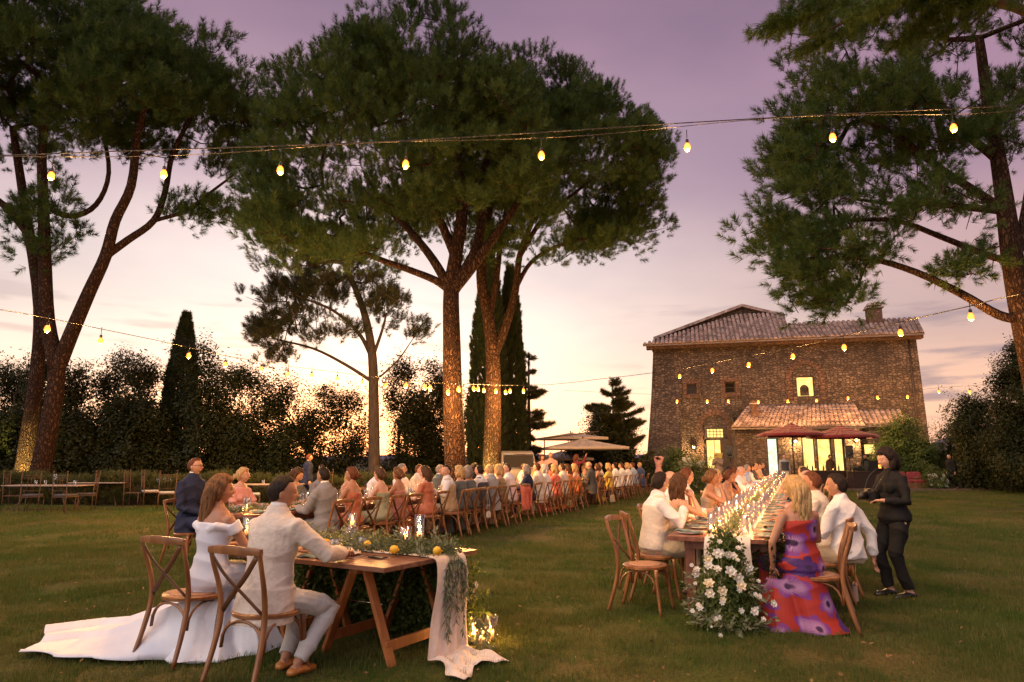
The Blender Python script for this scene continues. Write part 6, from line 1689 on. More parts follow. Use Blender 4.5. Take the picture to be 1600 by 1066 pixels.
def pansy():
    m = bpy.data.materials.new('pansy_print'); m.use_nodes = True; t = m.node_tree; b = t.nodes['Principled BSDF']; b.inputs['Roughness'].default_value = .7
    def M_(op, a, b_=None, c=None, cl_=False):
        n = t.nodes.new('ShaderNodeMath'); n.operation = op; n.use_clamp = cl_
        for i, v in enumerate((a, b_, c)):
            if v is None: continue
            if isinstance(v, (int, float)): n.inputs[i].default_value = v
            else: t.links.new(v, n.inputs[i])
        return n.outputs[0]
    def mix(f, a, c):
        n = t.nodes.new('ShaderNodeMix'); n.data_type = 'RGBA'; t.links.new(f, n.inputs[0])
        for i, v in ((6, a), (7, c)):
            if isinstance(v, tuple): n.inputs[i].default_value = (*v, 1)
            else: t.links.new(v, n.inputs[i])
        return n.outputs[2]
    tc_ = t.nodes.new('ShaderNodeTexCoord'); sp = t.nodes.new('ShaderNodeSeparateXYZ'); t.links.new(tc_.outputs['Object'], sp.inputs[0])
    cb = t.nodes.new('ShaderNodeCombineXYZ'); t.links.new(M_('ADD', sp.outputs[0], M_('MULTIPLY', sp.outputs[1], .45)), cb.inputs[0]); t.links.new(sp.outputs[2], cb.inputs[1])
    wn = t.nodes.new('ShaderNodeTexNoise'); wn.inputs['Scale'].default_value = 5; t.links.new(tc_.outputs['Object'], wn.inputs[0])
    wv = t.nodes.new('ShaderNodeVectorMath'); wv.operation = 'MULTIPLY_ADD'; t.links.new(wn.outputs[1], wv.inputs[0]); wv.inputs[1].default_value = (.05, .05, 0); t.links.new(cb.outputs[0], wv.inputs[2])
    v = t.nodes.new('ShaderNodeTexVoronoi'); v.voronoi_dimensions = '2D'; v.inputs['Scale'].default_value = 4.1; v.inputs['Randomness'].default_value = .75; t.links.new(wv.outputs[0], v.inputs['Vector'])
    sc_ = t.nodes.new('ShaderNodeVectorMath'); sc_.operation = 'SUBTRACT'; t.links.new(wv.outputs[0], sc_.inputs[0]); t.links.new(v.outputs['Position'], sc_.inputs[1])
    s2 = t.nodes.new('ShaderNodeSeparateXYZ'); t.links.new(sc_.outputs[0], s2.inputs[0])
    ang = M_('ARCTAN2', s2.outputs[1], s2.outputs[0]); r = M_('MULTIPLY', v.outputs['Distance'], 1.0)
    cs = t.nodes.new('ShaderNodeSeparateColor'); t.links.new(v.outputs['Color'], cs.inputs[0])
    ph_ = M_('MULTIPLY', cs.outputs[1], 6.28)
    pet = M_('MULTIPLY_ADD', M_('ABSOLUTE', M_('COSINE', M_('MULTIPLY_ADD', ang, 2.5, ph_))), .17, .30)
    ins = M_('MULTIPLY', M_('SUBTRACT', pet, r), 30, cl_=True)
    rays = M_('MULTIPLY_ADD', M_('SINE', M_('MULTIPLY', ang, 34)), .5, .5)
    f_in = M_('MULTIPLY', M_('SUBTRACT', .33, r), 4.5, cl_=True)
    pr = mix(M_('MULTIPLY', rays, f_in), (.17, .03, .21), (.52, .34, .50))
    deep = mix(rays, (.035, .008, .09), (.08, .02, .17))
    petals = mix(M_('GREATER_THAN', cs.outputs[0], .72), pr, deep)
    core_ = M_('MULTIPLY', M_('SUBTRACT', M_('MULTIPLY_ADD', rays, .05, .085), r), 40, cl_=True)
    c1 = mix(core_, petals, (.03, .006, .05)); base_ = mix(wn.outputs[0], (.27, .008, .012), (.37, .030, .012))
    out = mix(ins, base_, c1); t.links.new(out, b.inputs['Base Color']); return m
M_pansy = pansy()

def proj_x(p):
    q = Vector(p)-Vector((0, 0, HC)); f = q.y*cos(TH)+q.z*sin(TH); return 800+FPX*q.x/f
def on_row(px, base, d):
    lo, hi = -3., 60.
    for _ in range(50):
        mid = (lo+hi)/2; p = base+d*mid; p = Vector((p.x, p.y, 1.2))
        if proj_x(p) < px: lo = mid
        else: hi = mid
    return lo

# the couple
FW = -25.0
gp = Vector((-1.74, 5.06, 0)); bp_ = Vector((-2.44, 5.74, 0))
chair(gp.x, gp.y, FW, 'cross-back chair under the man in the cream suit at the trestle table')
chair(-2.53, 5.66, FW, 'cross-back chair under the bride, its rail left of her dress')
G, gi = person('dark-haired man in a cream suit seated on a cross-back chair at the trestle table', gp.x, gp.y+.01, FW, 'm', q=3, lean=7, twist=-6, head=(-38, 6, 2), h=1.085,
       arms=((Vector((-.16, .44, .80)), Vector((-.6, -.5, -.7))), (Vector((.30, .46, .81)), Vector((.8, -.45, -.6)))), legp={1: ((.20, .12, .085), (.25, 1, .5)), -1: ((.02, .20, .085), (-.05, 1, .5))},
       hair=('short', 'dark'), top='jacket', topc=ivory, botc=pblue, shoes=M_tanshoe, skin='tan', coll=white)
def bride_extra(mb):  # skirt falling under the chair
    seg = 26
    def rc(c, hw, hd): return [Vector(c)+Vector((cos(2*pi*j/seg)*hw, sin(2*pi*j/seg)*hd, 0)) for j in range(seg)]
    mb.rings([rc((0, .02, .54), .14, .13), rc((0, .02, .44), .17, .16), rc((.02, .02, .30), .20, .20), rc((.05, .0, .12), .27, .26), rc((.08, -.02, .015), .34, .34)])
    mb.rings([rc((.18, .22, .40), .10, .14), rc((.24, .22, .2), .16, .2), rc((.30, .2, .015), .24, .28)])
Bd, bi = person('bride in white off-the-shoulder dress with long wavy hair and train', bp_.x, bp_.y+.01, FW, 'f', q=3, lean=3, twist=-4, head=(-40, 2, 3), h=1.09,
       arms=((Vector((-.10, .34, .78)), Vector((-.6, -.4, -.8))), (Vector((.14, .36, .78)), Vector((.7, -.3, -.8)))), hair=('long', 'chestnut'), hlen=.54, top='offshoulder', topc=satin, skin='tan', hseed=4, dextra=bride_extra)
def train():
    Mi = (Matrix.Translation((bp_.x, bp_.y+.01, 0)) @ Matrix.Rotation(R(FW), 4, 'Z')).inverted()
    def cr(vals, u):
        n = len(vals)-1; f = u*n; k = min(int(f), n-1); t_ = f-k; t_ = t_*t_*(3-2*t_); return vals[k]*(1-t_)+vals[k+1]*t_
    NX = [-2.28, -2.50, -2.80, -3.15, -3.46, -3.76]; NY = [5.50, 5.46, 5.44, 5.46, 5.52, 5.62]
    FXx = [-2.35, -2.65, -3.02, -3.35, -3.66, -4.06]; FY = [5.95, 6.05, 6.25, 6.50, 6.72, 6.44]; ZC = [.46, .40, .25, .12, .055, .03]
    nu, nv = 70, 44; m = MB()
    for i in range(nu):
        u = i/(nu-1)
        for j in range(nv):
            v = j/(nv-1); x = cr(NX, u)*(1-v)+cr(FXx, u)*v; y = cr(NY, u)*(1-v)+cr(FY, u)*v
            dome = min(1, v/.30)**.7*min(1, (1-v)/.22)**.7; z = .012+cr(ZC, u)*dome
            am = (.014+.020*u); z += am*(.6+.4*dome)*max(0, sin(v*17+u*2.5+1.2*sin(u*5))+.4*sin(v*33-u*5))*min(1, u*3)
            y += .03*sin(u*23+v*3)*(1 if v in (0, 1) else .2)*u; x += -.05*sin(v*9+1)*u**3
            m.v.append(tuple(Mi @ Vector((x, y, z))))
    for i in range(nu-1):
        for j in range(nv-1): m.f.append((i*nv+j, i*nv+j+1, (i+1)*nv+j+1, (i+1)*nv+j)); m.m.append(0)
    o = m.build('dress_train', satin, Bd); md = o.modifiers.new('t', 'SOLIDIFY'); md.thickness = .006; md.offset = -1
train()

# floral lady, her neighbours and the photographer
fx = Vector((2.66, 6.50, 0))
chair(2.80, 6.54, 67, 'cross-back chair of the woman in the pansy dress, nearest on the right')
def fl_extra(mb):
    seg = 26
    def rc(c, hw, hd): return [Vector(c)+Vector((cos(2*pi*j/seg)*hw, sin(2*pi*j/seg)*hd, 0)) for j in range(seg)]
    mb.rings([rc((0.0, .02, .56), .15, .13), rc((0.0, 0, .44), .19, .17), rc((0.01, -.03, .28), .19, .18), rc((.03, -.06, .12), .215, .20), rc((.06, -.10, .012), .27, .24)])
    mb.rings([rc((-.16, .12, .42), .12, .16), rc((-.22, .06, .2), .16, .2), rc((-.26, .02, .012), .22, .26)])
person('blonde woman in a long red dress printed with purple pansies, seated nearest on the right', fx.x, fx.y, 8, 'f', q=3, lean=2, twist=3, head=(8, 4, 0), h=1.03,
       arms=((Vector((-.24, .10, .52)), Vector((-.8, -.3, -.2))), (Vector((.14, .34, .74)), Vector((.6, -.3, -.8)))), hair=('long', 'blonde'), hlen=.36, top='strappy', topc=M_pansy, skin='tan', dextra=fl_extra, legs='sit')
chair(3.16, 7.32, 62, 'cross-back chair of the man whose arm hangs down, right table')
person('dark-haired man in a white shirt with one arm hanging beside his chair, right table', 3.42, 7.20, 40, 'm', q=2, lean=5, slean=2, head=(15, 4, 0), h=1.03,
       arms=('near', (Vector((.33, -.10, .50)), Vector((.6, -.6, 0)))), hair=('short', 'dark'), top='shirt', topc=white, botc=tan, skin='tan')
chair(3.62, 8.1, 66, 'cross-back chair of the brown-haired man in a cream shirt, right table')
person('brown-haired man in a cream shirt seated second beyond the pansy dress', 3.58, 8.12, 60, 'm', q=2, lean=5, head=(-6, 2, 0), h=1.04, arms=('table', 'near'), hair=('short', 'auburn'), top='shirt', topc=cream, botc=tan, skin='tan')
PHX, PHY = 4.29, 7.88
Ph, pi_ = person('photographer in black blouse and trousers holding a camera, standing on the grass', PHX, PHY, 100, 'f', seated=False, q=3, h=.955, lean=0, head=(-4, 14, 0), arms=((Vector((-.10, .20, 1.05)), Vector((-.6, -.5, -.8))), (Vector((.10, .20, 1.06)), Vector((.8, -.6, -.7)))),
       legs='stand', legp={1: ((.11, .05, .085), (0, 1, 0)), -1: ((-.09, -.03, .085), (0, 1, 0))}, hair=('bob', 'dark'), top='blouse', topc=black, botc=black, shoes=M_blackshoe, skin='fair')
Mph = Matrix.Translation((PHX, PHY, 0)) @ Matrix.Rotation(R(100), 4, 'Z')
m = MB(); HM = pi_['HM']
for s in (-1, 1):
    q = MB(); q.ell((s*.031, .060, .112), (.023, .006, .014), 10, 8); q.tube([(s*.06, .05, .112), (s*.082, .0, .075), (s*.08, -.03, .05)], .003, 5); m.merge(q, HM)
m.build('sunglasses', M_black, Ph)
cq = empty('camera', Mph @ Vector((0, .30, 1.10)), R(100), 'black camera with a lens held in both hands by the photographer', 'camera')
m = MB(); m.box((0, 0, 0), (.15, .06, .10)); m.box((0, 0, .06), (.06, .05, .035), taper=.7); m.box((-.06, .02, .0), (.035, .03, .09)); bevel_obj(m.build('camera_body', M_black, cq, smooth=False), .006, 2)
m = MB(); m.tube([(0, .03, 0), (0, .07, 0), (0, .07, 0), (0, .12, 0)], [.038, .038, .042, .042], 16); m.build('lens', M_black, cq)
m = MB(); m.tube(smooth_path([(.075, 0, .04), (.09, -.10, .22), (.06, -.30, .36), (-.04, -.32, .36), (-.09, -.12, .2), (-.075, 0, .04)], 4), .006, 5, flat=(1, .3)); m.build('strap', M_black, cq)
W_ = pi_['ARM'][1][2]; m = MB(); m.tube([W_+Vector((0, -.02, -.012)), W_+Vector((0, .0, .012))], .029, 14); tag(m.build('wristband', M_black, Ph), None)
m = MB(); m.ell(W_+Vector((.028, .0, -.01)), (.010, .012, .010), 8, 6); m.build('green_light', emis('green_led', (.02, 1, .25), 6), Ph)
# handbag with a chain on the grass
b = at(1338, 945, 0); t = empty('handbag', b, R(65), 'flat pink-grey leather handbag hanging by a gold chain beside the right-hand chair', 'handbag')
m = MB(); m.box((0, 0, .13), (.26, .05, .17), taper=.94); bevel_obj(m.build('bag_body', pm('bag_leather', (.34, .22, .19), (.42, .28, .24), rough=.5), t, smooth=False), .012, 2)
m = MB(); m.tube(smooth_path([(-.12, 0, .21), (-.10, -.02, .42), (0, -.03, .56), (.10, -.02, .42), (.12, 0, .21)], 4), .004, 5); m.build('chain', pm('gold', (.8, .5, .2), rough=.25, metallic=1), t)

# empty chair and the guests on the left of the right table
e_ = CR+nR*.86+dR*.12; aR = math.degrees(atan2(-nR.x*-1, -nR.y)); 
faceL = math.degrees(atan2(-(-nR.x), -nR.y))       # looks along -nR
faceRr = math.degrees(atan2(-nR.x, nR.y))
chair(1.33, 7.16, faceL-6, 'empty cross-back chair at the near left corner of the right table')
def rrow(s, off, desc, lab, q, chair_lab=None, **k):
    p = CR+nR*(.86+off)+dR*s; fc = k.pop('face', faceL)
    chair(p.x, p.y, fc, chair_lab or 'cross-back chair of the '+desc)
    k['h'] = k.get('h', 1.0)+.025
    return person(lab, p.x, p.y, fc, q=q, **k)
rrow(.80, .00, 'man in white shirt and beige waistcoat leaning on his partner', 'dark-haired man in white shirt and beige waistcoat leaning towards the woman beside him', 2, sex='m', lean=8, slean=-3, head=(30, 2, 0), h=1.03, arms=('near', (Vector((.05, .34, .98)), Vector((.8, -.2, -.8)))), hair=('short', 'dark'), top='shirt', topc=white, vest=cream, botc=tan, face=faceL+22)
rrow(1.38, -.12, 'woman with long straight brown hair, left side of the right table', 'woman with long straight brown hair resting her chin on her hands', 2, sex='f', lean=8, head=(40, 0, 0), arms=('chin', 'chin'), hair=('long', 'brown'), hlen=.33, top='strappy', topc=sage, face=faceL+25)
rrow(2.0, .05, 'balding man behind the leaning couple', 'balding man with a pink scalp seated behind the leaning couple', 1, sex='m', lean=4, head=(30, 0, 0), arms=('table', 'near'), hair=('bald', 'grey'), top='shirt', topc=white, botc=tan)
rrow(2.75, -.02, 'tall man in white shirt and pale waistcoat', 'tall brown-haired man in white shirt and pale waistcoat, head turned right', 2, sex='m', lean=6, head=(45, 4, 0), h=1.07, arms=('table', 'near'), hair=('short', 'auburn'), top='shirt', topc=white, vest=cream, botc=tan)
rrow(3.9, -.22, 'bare-shouldered woman with a braided updo', 'bare-shouldered woman with a braided blonde updo and her hand raised to her chin', 2, sex='f', lean=8, head=(28, 0, 0), h=1.03, arms=('table', 'chin'), hair=('updo', 'chestnut'), top='strapless', topc=taupe, skin='tan')
rrow(4.9, -.18, 'woman with loose dark blonde hair', 'woman with loose dark blonde hair in a grey shawl', 1, sex='f', lean=8, head=(25, 0, 0), arms=('table', 'near'), hair=('long', 'blonde'), hlen=.30, top='sleeved', topc=lgrey)
rrow(6.2, -.22, 'auburn-haired woman leaning her head on her hand', 'auburn-haired woman leaning her head on her hand over the right table', 1, sex='f', lean=14, head=(20, 8, -10), arms=('chin', 'near'), hair=('updo', 'auburn'), top='strappy', topc=taupe, skin='tan')
rrow(7.6, -.15, 'woman in the pink flowered dress', 'dark curly-haired woman in a pink flowered dress at the right table', 1, sex='f', lean=8, head=(10, 0, 0), arms=('table', 'lap'), hair=('long', 'dark'), hlen=.30, top='strapless', topc=pinkfl, skin='tan')
rrow(8.8, -.15, 'long-haired woman in black', 'auburn long-haired woman in black beside the pink flowered dress', 0, sex='f', lean=8, head=(15, 0, 0), arms=('table', 'near'), hair=('long', 'auburn'), hlen=.33, top='sleeved', topc=black)
rrow(10.2, -.15, 'bald man looking at his phone', 'bald man in a white shirt looking down at a phone, right table', 0, sex='m', lean=10, head=(0, 20, 0), arms=('phone', 'phone'), hair=('bald', 'grey'), top='shirt', topc=white, botc=tan)
rrow(11.4, -.12, 'woman with dark hair down her back', 'woman with dark hair down to her elbows in a black dress', 0, sex='f', lean=8, head=(20, 0, 0), arms=('table', 'near'), hair=('long', 'dark'), hlen=.45, top='strapless', topc=black, skin='dark')
rrow(13.2, -.05, 'man in a pale pink shirt near the house end', 'man in a pale pink shirt towards the house end of the right table', 0, sex='m', lean=2, head=(20, 0, 0), arms=('table', 'near'), hair=('short', 'brown'), top='shirt', topc=cl('palepink', (.60, .48, .50)), botc=tan)
far_looks = [('m', 'grey-haired man in a light blue shirt', ('short', 'grey'), 'shirt', lblue), ('f', 'woman in a white blouse', ('bob', 'brown'), 'blouse', white), ('m', 'man in a dark suit', ('short', 'dark'), 'jacket', dgrey), ('f', 'blonde woman in rust satin', ('long', 'blonde'), 'strappy', rust),
             ('m', 'man in a beige waistcoat colour shirt', ('short', 'brown'), 'shirt', beige), ('f', 'woman in pink', ('updo', 'brown'), 'strapless', pink), ('m', 'man in a navy jacket', ('crop', 'grey'), 'jacket', navy)]
for i, (sx, ds, hr, tp2, tc2) in enumerate(far_looks):
    rrow(15.2+1.7*i, -.05, ds+', far left end of the right table', ds+', sitting far down the left side of the right table', 0, sex=sx, lean=6, head=(15, 0, 0), arms=('table', 'near'), hair=hr, top=tp2, topc=tc2, botc=tan)
for i, (sx, ds, hr, tp2, tc2) in enumerate([('m', 'older grey-haired man in a blue-grey shirt', ('short', 'grey'), 'shirt', lblue), ('m', 'bald man in a pink shirt', ('bald', 'grey'), 'shirt', pink), ('f', 'woman with brown hair in black', ('bob', 'brown'), 'blouse', black), ('m', 'man in a white shirt and dark hair', ('short', 'dark'), 'shirt', white), ('f', 'blonde woman in beige', ('bob', 'blonde'), 'blouse', beige), ('m', 'man in dark grey', ('short', 'brown'), 'jacket', dgrey)]):
    p = CR-nR*.88+dR*(2.7+1.9*i+(.5 if i > 2 else 0)); chair(p.x, p.y, faceRr, 'cross-back chair of the '+ds+', right side of the right table')
    person(ds+', right side of the right table', p.x, p.y, faceRr, sx, q=1 if i < 2 else 0, lean=5, head=(-10, 0, 0), arms=('table', 'near'), hair=hr, top=tp2, topc=tc2, botc=tan)

# ---- left long table: near side, backs towards the camera
faceN = math.degrees(atan2(-nL.x, nL.y)); faceF = faceN+180
rowN = CL+nL*.27; rowF = CL+nL*1.98
near = [
 (512, 'm', 'man in a light grey checked suit, back to the camera', ('short', 'dark'), 'jacket', greys, greys, dict(head=(-8, 4, 0), skin='tan')),
 (555, 'f', 'woman with a dark updo and rust satin straps', ('updo', 'auburn'), 'strappy', rust, None, dict(head=(10, 0, 0), h=1.04, skin='tan')),
 (600, 'f', 'bare-backed woman with a brown updo in sage green', ('updo', 'brown'), 'strapless', sage, None, dict(head=(-12, 3, 0), skin='fair')),
 (624, 'f', 'woman with an updo in a dusty rose dress', ('updo', 'chestnut'), 'strappy', rose, None, dict(head=(-14, 0, 0), skin='tan')),
 (672, 'f', 'woman with long dark hair in a rust dress being hugged', ('long', 'brown'), 'sleeved', rust, None, dict(head=(6, 0, 0), hlen=.42, h=1.03, slean=4)),
 (703, 'm', 'man in a beige waistcoat with his arm round the woman in rust', ('short', 'dark'), 'shirt', white, tan, dict(head=(50, 2, 0), twist=25, vest=beige, arms=('left', 'near'), h=1.03)),
 (720, 'f', 'blonde woman in grey beside the man in a waistcoat', ('bob', 'blonde'), 'sleeved', slate, None, dict(head=(-5, 0, 0))),
 (734, 'f', 'grey-haired woman in a slate grey dress with a white bag on her chair', ('bob', 'grey'), 'sleeved', slate, None, dict(head=(-60, 0, 0), skin='tan')),
 (748, 'm', 'man in white shirt and dark grey waistcoat, back to the camera', ('short', 'dark'), 'shirt', white, lgrey, dict(vest=dgrey, head=(-8, 0, 0))),
 (766, 'm', 'sandy-haired man in a grey jacket, left table', ('short', 'blonde'), 'jacket', lgrey, tan, dict(head=(-10, 0, 0))),
 (785, 'f', 'blonde woman in a small-flowered dress', ('bob', 'blonde'), 'sleeved', floralm, None, dict(head=(0, 0, 0))),
 (800, 'm', 'man in a white shirt in profile with a coral jacket on his chair', ('short', 'brown'), 'shirt', white, tan, dict(head=(40, 0, 0), twist=12, h=1.05)),
 (828, 'f', 'woman with a grey bob in a navy top', ('bob', 'grey'), 'blouse', navy, navy, dict(head=(-6, 0, 0))),
 (843, 'm', 'broad man in a cream jacket, left table', ('short', 'auburn'), 'jacket', cream, tan, dict(h=1.05)),
 (856, 'f', 'white-haired woman next to the cream jacket', ('bob', 'white'), 'blouse', white, white, dict()),
 (870, 'f', 'blonde woman in a coral dress', ('bob', 'blonde'), 'sleeved', coral, None, dict()),
 (881, 'm', 'man in a cream shirt beside the coral dress', ('short', 'brown'), 'shirt', cream, tan, dict()),
 (892, 'f', 'brunette with long hair in a rust orange dress', ('long', 'brown'), 'sleeved', orange, None, dict(hlen=.3)),
 (904, 'f', 'blonde woman in orange, arm on the table', ('bob', 'blonde'), 'strappy', orange, None, dict()),
 (926, 'm', 'big bald man in a dark suit', ('bald', 'grey'), 'jacket', dgrey, dgrey, dict(h=1.1)),
 (939, 'f', 'brown-haired woman in brown', ('bob', 'brown'), 'strappy', brown, None, dict(skin='tan')),
 (952, 'f', 'blonde woman in a yellow dress', ('bob', 'blonde'), 'sleeved', yellow, None, dict(skin='tan')),
 (964, 'm', 'dark-haired man in a white shirt, far left table', ('short', 'dark'), 'shirt', white, dgrey, dict()),
 (973, 'm', 'man in a white shirt with braces', ('short', 'brown'), 'shirt', white, dgrey, dict()),
 (982, 'f', 'blonde woman in white near the far end', ('bob', 'blonde'), 'blouse', white, white, dict()),
 (991, 'm', 'man in a light blue shirt near the far end', ('short', 'auburn'), 'shirt', lblue, tan, dict()),
 (1002, 'm', 'sandy-haired man in a blue jacket at the far end', ('short', 'blonde'), 'jacket', blue, tan, dict(twist=-20)),
]
s_prev = -9
NP = {}
for i, (px, sx, ds, hr, tp2, tc2, bc, kw) in enumerate(near):
    s = max(on_row(px, rowN, dL), s_prev+.50); s_prev = s; p = rowN+dL*s
    q = 1 if p.y < 17 else 0
    chair(p.x+.03*rng.normal(), p.y+.03*rng.normal(), faceN+9*(rng.rand()-.5), 'cross-back chair of the '+ds.split(',')[0])
    k = dict(lean=6, arms=('table', 'near')); k.update(kw); k['h'] = k.get('h', 1.0)+.075; jf = 9*(rng.rand()-.5); k['slean'] = k.get('slean', 0)+7*(rng.rand()-.5); k['lean'] += 8*rng.rand()-3
    if bc is not None: k['botc'] = bc
    person(ds if len(ds.split()) > 3 else ds+', left table', p.x, p.y, faceN+jf, sx, q=q, hair=hr, top=tp2, topc=tc2, hseed=i, **k); NP[i] = p
# ---- far side of the left table, faces towards the camera
farl = [
 (303, 'm', 'man in a navy suit and glasses sitting upright behind the bride', ('short', 'auburn'), 'jacket', navy, navy, dict(head=(22, 0, 0), arms=('lap', 'lap'), h=1.12, lean=0, seat=.55)),
 (372, 'f', 'blonde woman in pink looking right, beyond the bride', ('updo', 'blonde'), 'sleeved', pink, None, dict(head=(30, 0, 0), h=1.03)),
 (460, 'f', 'brown-haired woman looking down, beyond the groom', ('long', 'brown'), 'sleeved', slate, None, dict(head=(20, 22, 0), hlen=.25)),
 (497, 'm', 'bearded man in a grey jacket and pink shirt facing the table', ('short', 'dark'), 'jacket', greys, greys, dict(head=(-25, 10, 0), coll=pink, arms=('phone', 'table'))),
 (537, 'f', 'blonde woman leaning forward behind the dark updo', ('long', 'blonde'), 'strapless', taupe, None, dict(lean=16, head=(-20, 10, 0), hlen=.3)),
 (583, 'm', 'dark-haired man in white shirt and tie across the left table', ('short', 'dark'), 'shirt', white, tan, dict(lean=10, head=(-25, 10, 0))),
 (626, 'm', 'grey-haired man in a white shirt turning right', ('short', 'grey'), 'shirt', white, tan, dict(head=(32, 0, 0), h=1.06, lean=1)),
 (650, 'm', 'short-haired man in a cream suit facing the camera', ('crop', 'auburn'), 'jacket', cream, cream, dict(head=(14, 0, 0), h=1.03)),
 (684, 'm', 'older man with grey hair in a slate jacket', ('short', 'grey'), 'jacket', slate, slate, dict(head=(25, 0, 0))),
 (738, 'f', 'woman with short dark hair facing the camera', ('bob', 'dark'), 'blouse', black, black, dict(head=(20, 0, 0), h=1.06)),
 (760, 'm', 'pink-faced man with sandy hair across the table', ('crop', 'blonde'), 'shirt', pink, tan, dict(head=(20, 0, 0))),
 (776, 'f', 'small fair woman across the table', ('bob', 'blonde'), 'blouse', cream, cream, dict()),
 (815, 'm', 'man with brown hair in a light shirt', ('short', 'brown'), 'shirt', white, tan, dict()),
 (836, 'm', 'red-haired man facing the camera', ('short', 'auburn'), 'shirt', orange, tan, dict()),
 (858, 'f', 'dark-haired woman facing the camera', ('bob', 'dark'), 'blouse', coral, black, dict()),
 (878, 'm', 'man in a blue shirt, far side of the table', ('short', 'dark'), 'shirt', lblue, tan, dict()),
 (912, 'f', 'woman with blonde hair, far side of the table', ('long', 'blonde'), 'strappy', sage, None, dict(hlen=.3)),
 (935, 'm', 'grey-haired man, far side of the table', ('short', 'grey'), 'shirt', white, tan, dict()),
 (958, 'f', 'woman with auburn hair, far side', ('bob', 'auburn'), 'blouse', taupe, black, dict()),
]
s_prev = -9
for i, (px, sx, ds, hr, tp2, tc2, bc, kw) in enumerate(farl):
    s = max(on_row(px, rowF, dL), s_prev+.5); s_prev = s; p = rowF+dL*s
    chair(p.x, p.y, faceF, 'cross-back chair of the '+ds.split(',')[0])
    k = dict(lean=5, arms=('table', 'near')); k.update(kw); k['h'] = k.get('h', 1.0)+.065; k['slean'] = 7*(rng.rand()-.5)
    if bc is not None: k['botc'] = bc
    q = 2 if i < 2 else (1 if p.y < 18 else 0)
    pt, inf_ = person(ds, p.x, p.y, faceF, sx, q=q, hair=hr, top=tp2, topc=tc2, hseed=i+50, **k)
    if i == 0:
        m = MB()
        for sd in (-1, 1):
            g_ = MB(); g_.tube([(sd*.031+cos(a)*.021, .105, .012+sin(a)*.017) for a in [2*pi*j/12 for j in range(13)]], .0022, 5); g_.tube([(sd*.052, .104, .016), (sd*.078, .06, .018), (sd*.082, 0, .012)], .0022, 5); m.merge(g_, inf_['HM'])
        g_ = MB(); g_.tube([(-.010, .106, .016), (.010, .106, .016)], .0022, 5); m.merge(g_, inf_['HM']); m.build('glasses', M_black, pt)
        P_ = inf_['P']; U_ = inf_['U']; m = MB(); m.tube([P_+U_*.52+inf_['f']*.085, P_+U_*.42+inf_['f']*.142, P_+U_*.22+inf_['f']*.150], [.016, .024, .034], 8, flat=(1, .3), up=(1, 0, 0)); m.build('tie', navy, pt)

# things hung on chairs of the left table
def hung_jacket(p, label):
    t = empty('jacket', (p.x, p.y, 0), R(faceN), label, 'jacket'); m = MB(); rr = []
    for i in range(14):
        z = .925-.60*i/13; w = .20+.05*(i/13)+.012*sin(i*1.3); y0 = -.345-.035*sin(pi*min(1, i/5))-.02*i/13
        rr.append([Vector((cos(2*pi*j/20)*w*(1+.03*sin(j*2.1+i*.4)), y0-.018*sin(2*pi*j/20)*(1.5+.8*sin(j*1.7)), z-.012*abs(cos(2*pi*j/20)))) for j in range(20)])
    m.rings(rr); m.build('jacket_body', coral, t)
    m = MB()
    for s in (-1, 1): m.tube(smooth_path([(s*.18, -.34, .90), (s*.235, -.38, .76), (s*.235, -.385, .55), (s*.22, -.385, .38)], 3), [.045, .05, .05, .048, .046, .045, .044, .042, .040, .038], 10, flat=(1, .6))
    m.build('jacket_sleeve', coral, t)
hung_jacket(NP[11], 'coral jacket draped over the back of a cross-back chair at the left table')
def hung_bag(p, off, z, label, mt, sz=(.17, .06, .14), strap=.9):
    w = Matrix.Translation(p) @ Matrix.Rotation(R(faceN), 4, 'Z') @ Vector((off, -.36, 0)); t = empty('handbag', (w.x, w.y, 0), R(faceN), label, 'handbag')
    m = MB(); m.box((0, 0, z), sz, taper=.86); bevel_obj(m.build('bag_body', mt, t, smooth=False), .018, 3)
    m = MB(); m.tube(smooth_path([(-sz[0]*.42, 0, z+sz[2]*.45), (-.03, .02, strap*.8+z*.2), (0, .03, strap), (.03, .02, strap*.8+z*.2), (sz[0]*.42, 0, z+sz[2]*.45)], 4), .004, 5); m.build('strap', mt, t)
hung_bag(NP[7], .05, .36, 'small white shoulder bag hanging low from a left-table chair', pm('white_leather', (.55, .52, .50), rough=.4))
hung_bag(NP[11], -.16, .40, 'grey clutch bag hanging below the coral jacket', pm('grey_leather', (.28, .26, .25), rough=.4), (.16, .05, .10))
hung_bag(NP[20], .05, .20, 'beige tote bag on the grass under a far chair of the left table', pm('beige_leather', (.48, .38, .26), rough=.6), (.28, .12, .24), .55)
hung_bag(NP[15], .02, .30, 'olive shoulder bag hanging beside the coral dress', pm('olive_leather', (.16, .13, .05), rough=.5), (.24, .10, .16), .85)
p = NP[26]; t = empty('jacket', (p.x+.55, p.y+.2, 0), R(faceN+20), 'grey jacket hanging on the last chair of the left table', 'jacket')
m = MB(); m.rings([[Vector((cos(2*pi*j/16)*w*(1+.04*sin(j*2)), -.30-.05*sin(2*pi*j/16), z)) for j in range(16)] for z, w in ((.94, .20), (.90, .24), (.6, .25), (.3, .27), (.12, .27))]); m.build('jacket_body', lgrey, t)
chair(p.x+.55, p.y+.2, faceN+20, 'cross-back chair under the hanging grey jacket at the far end')
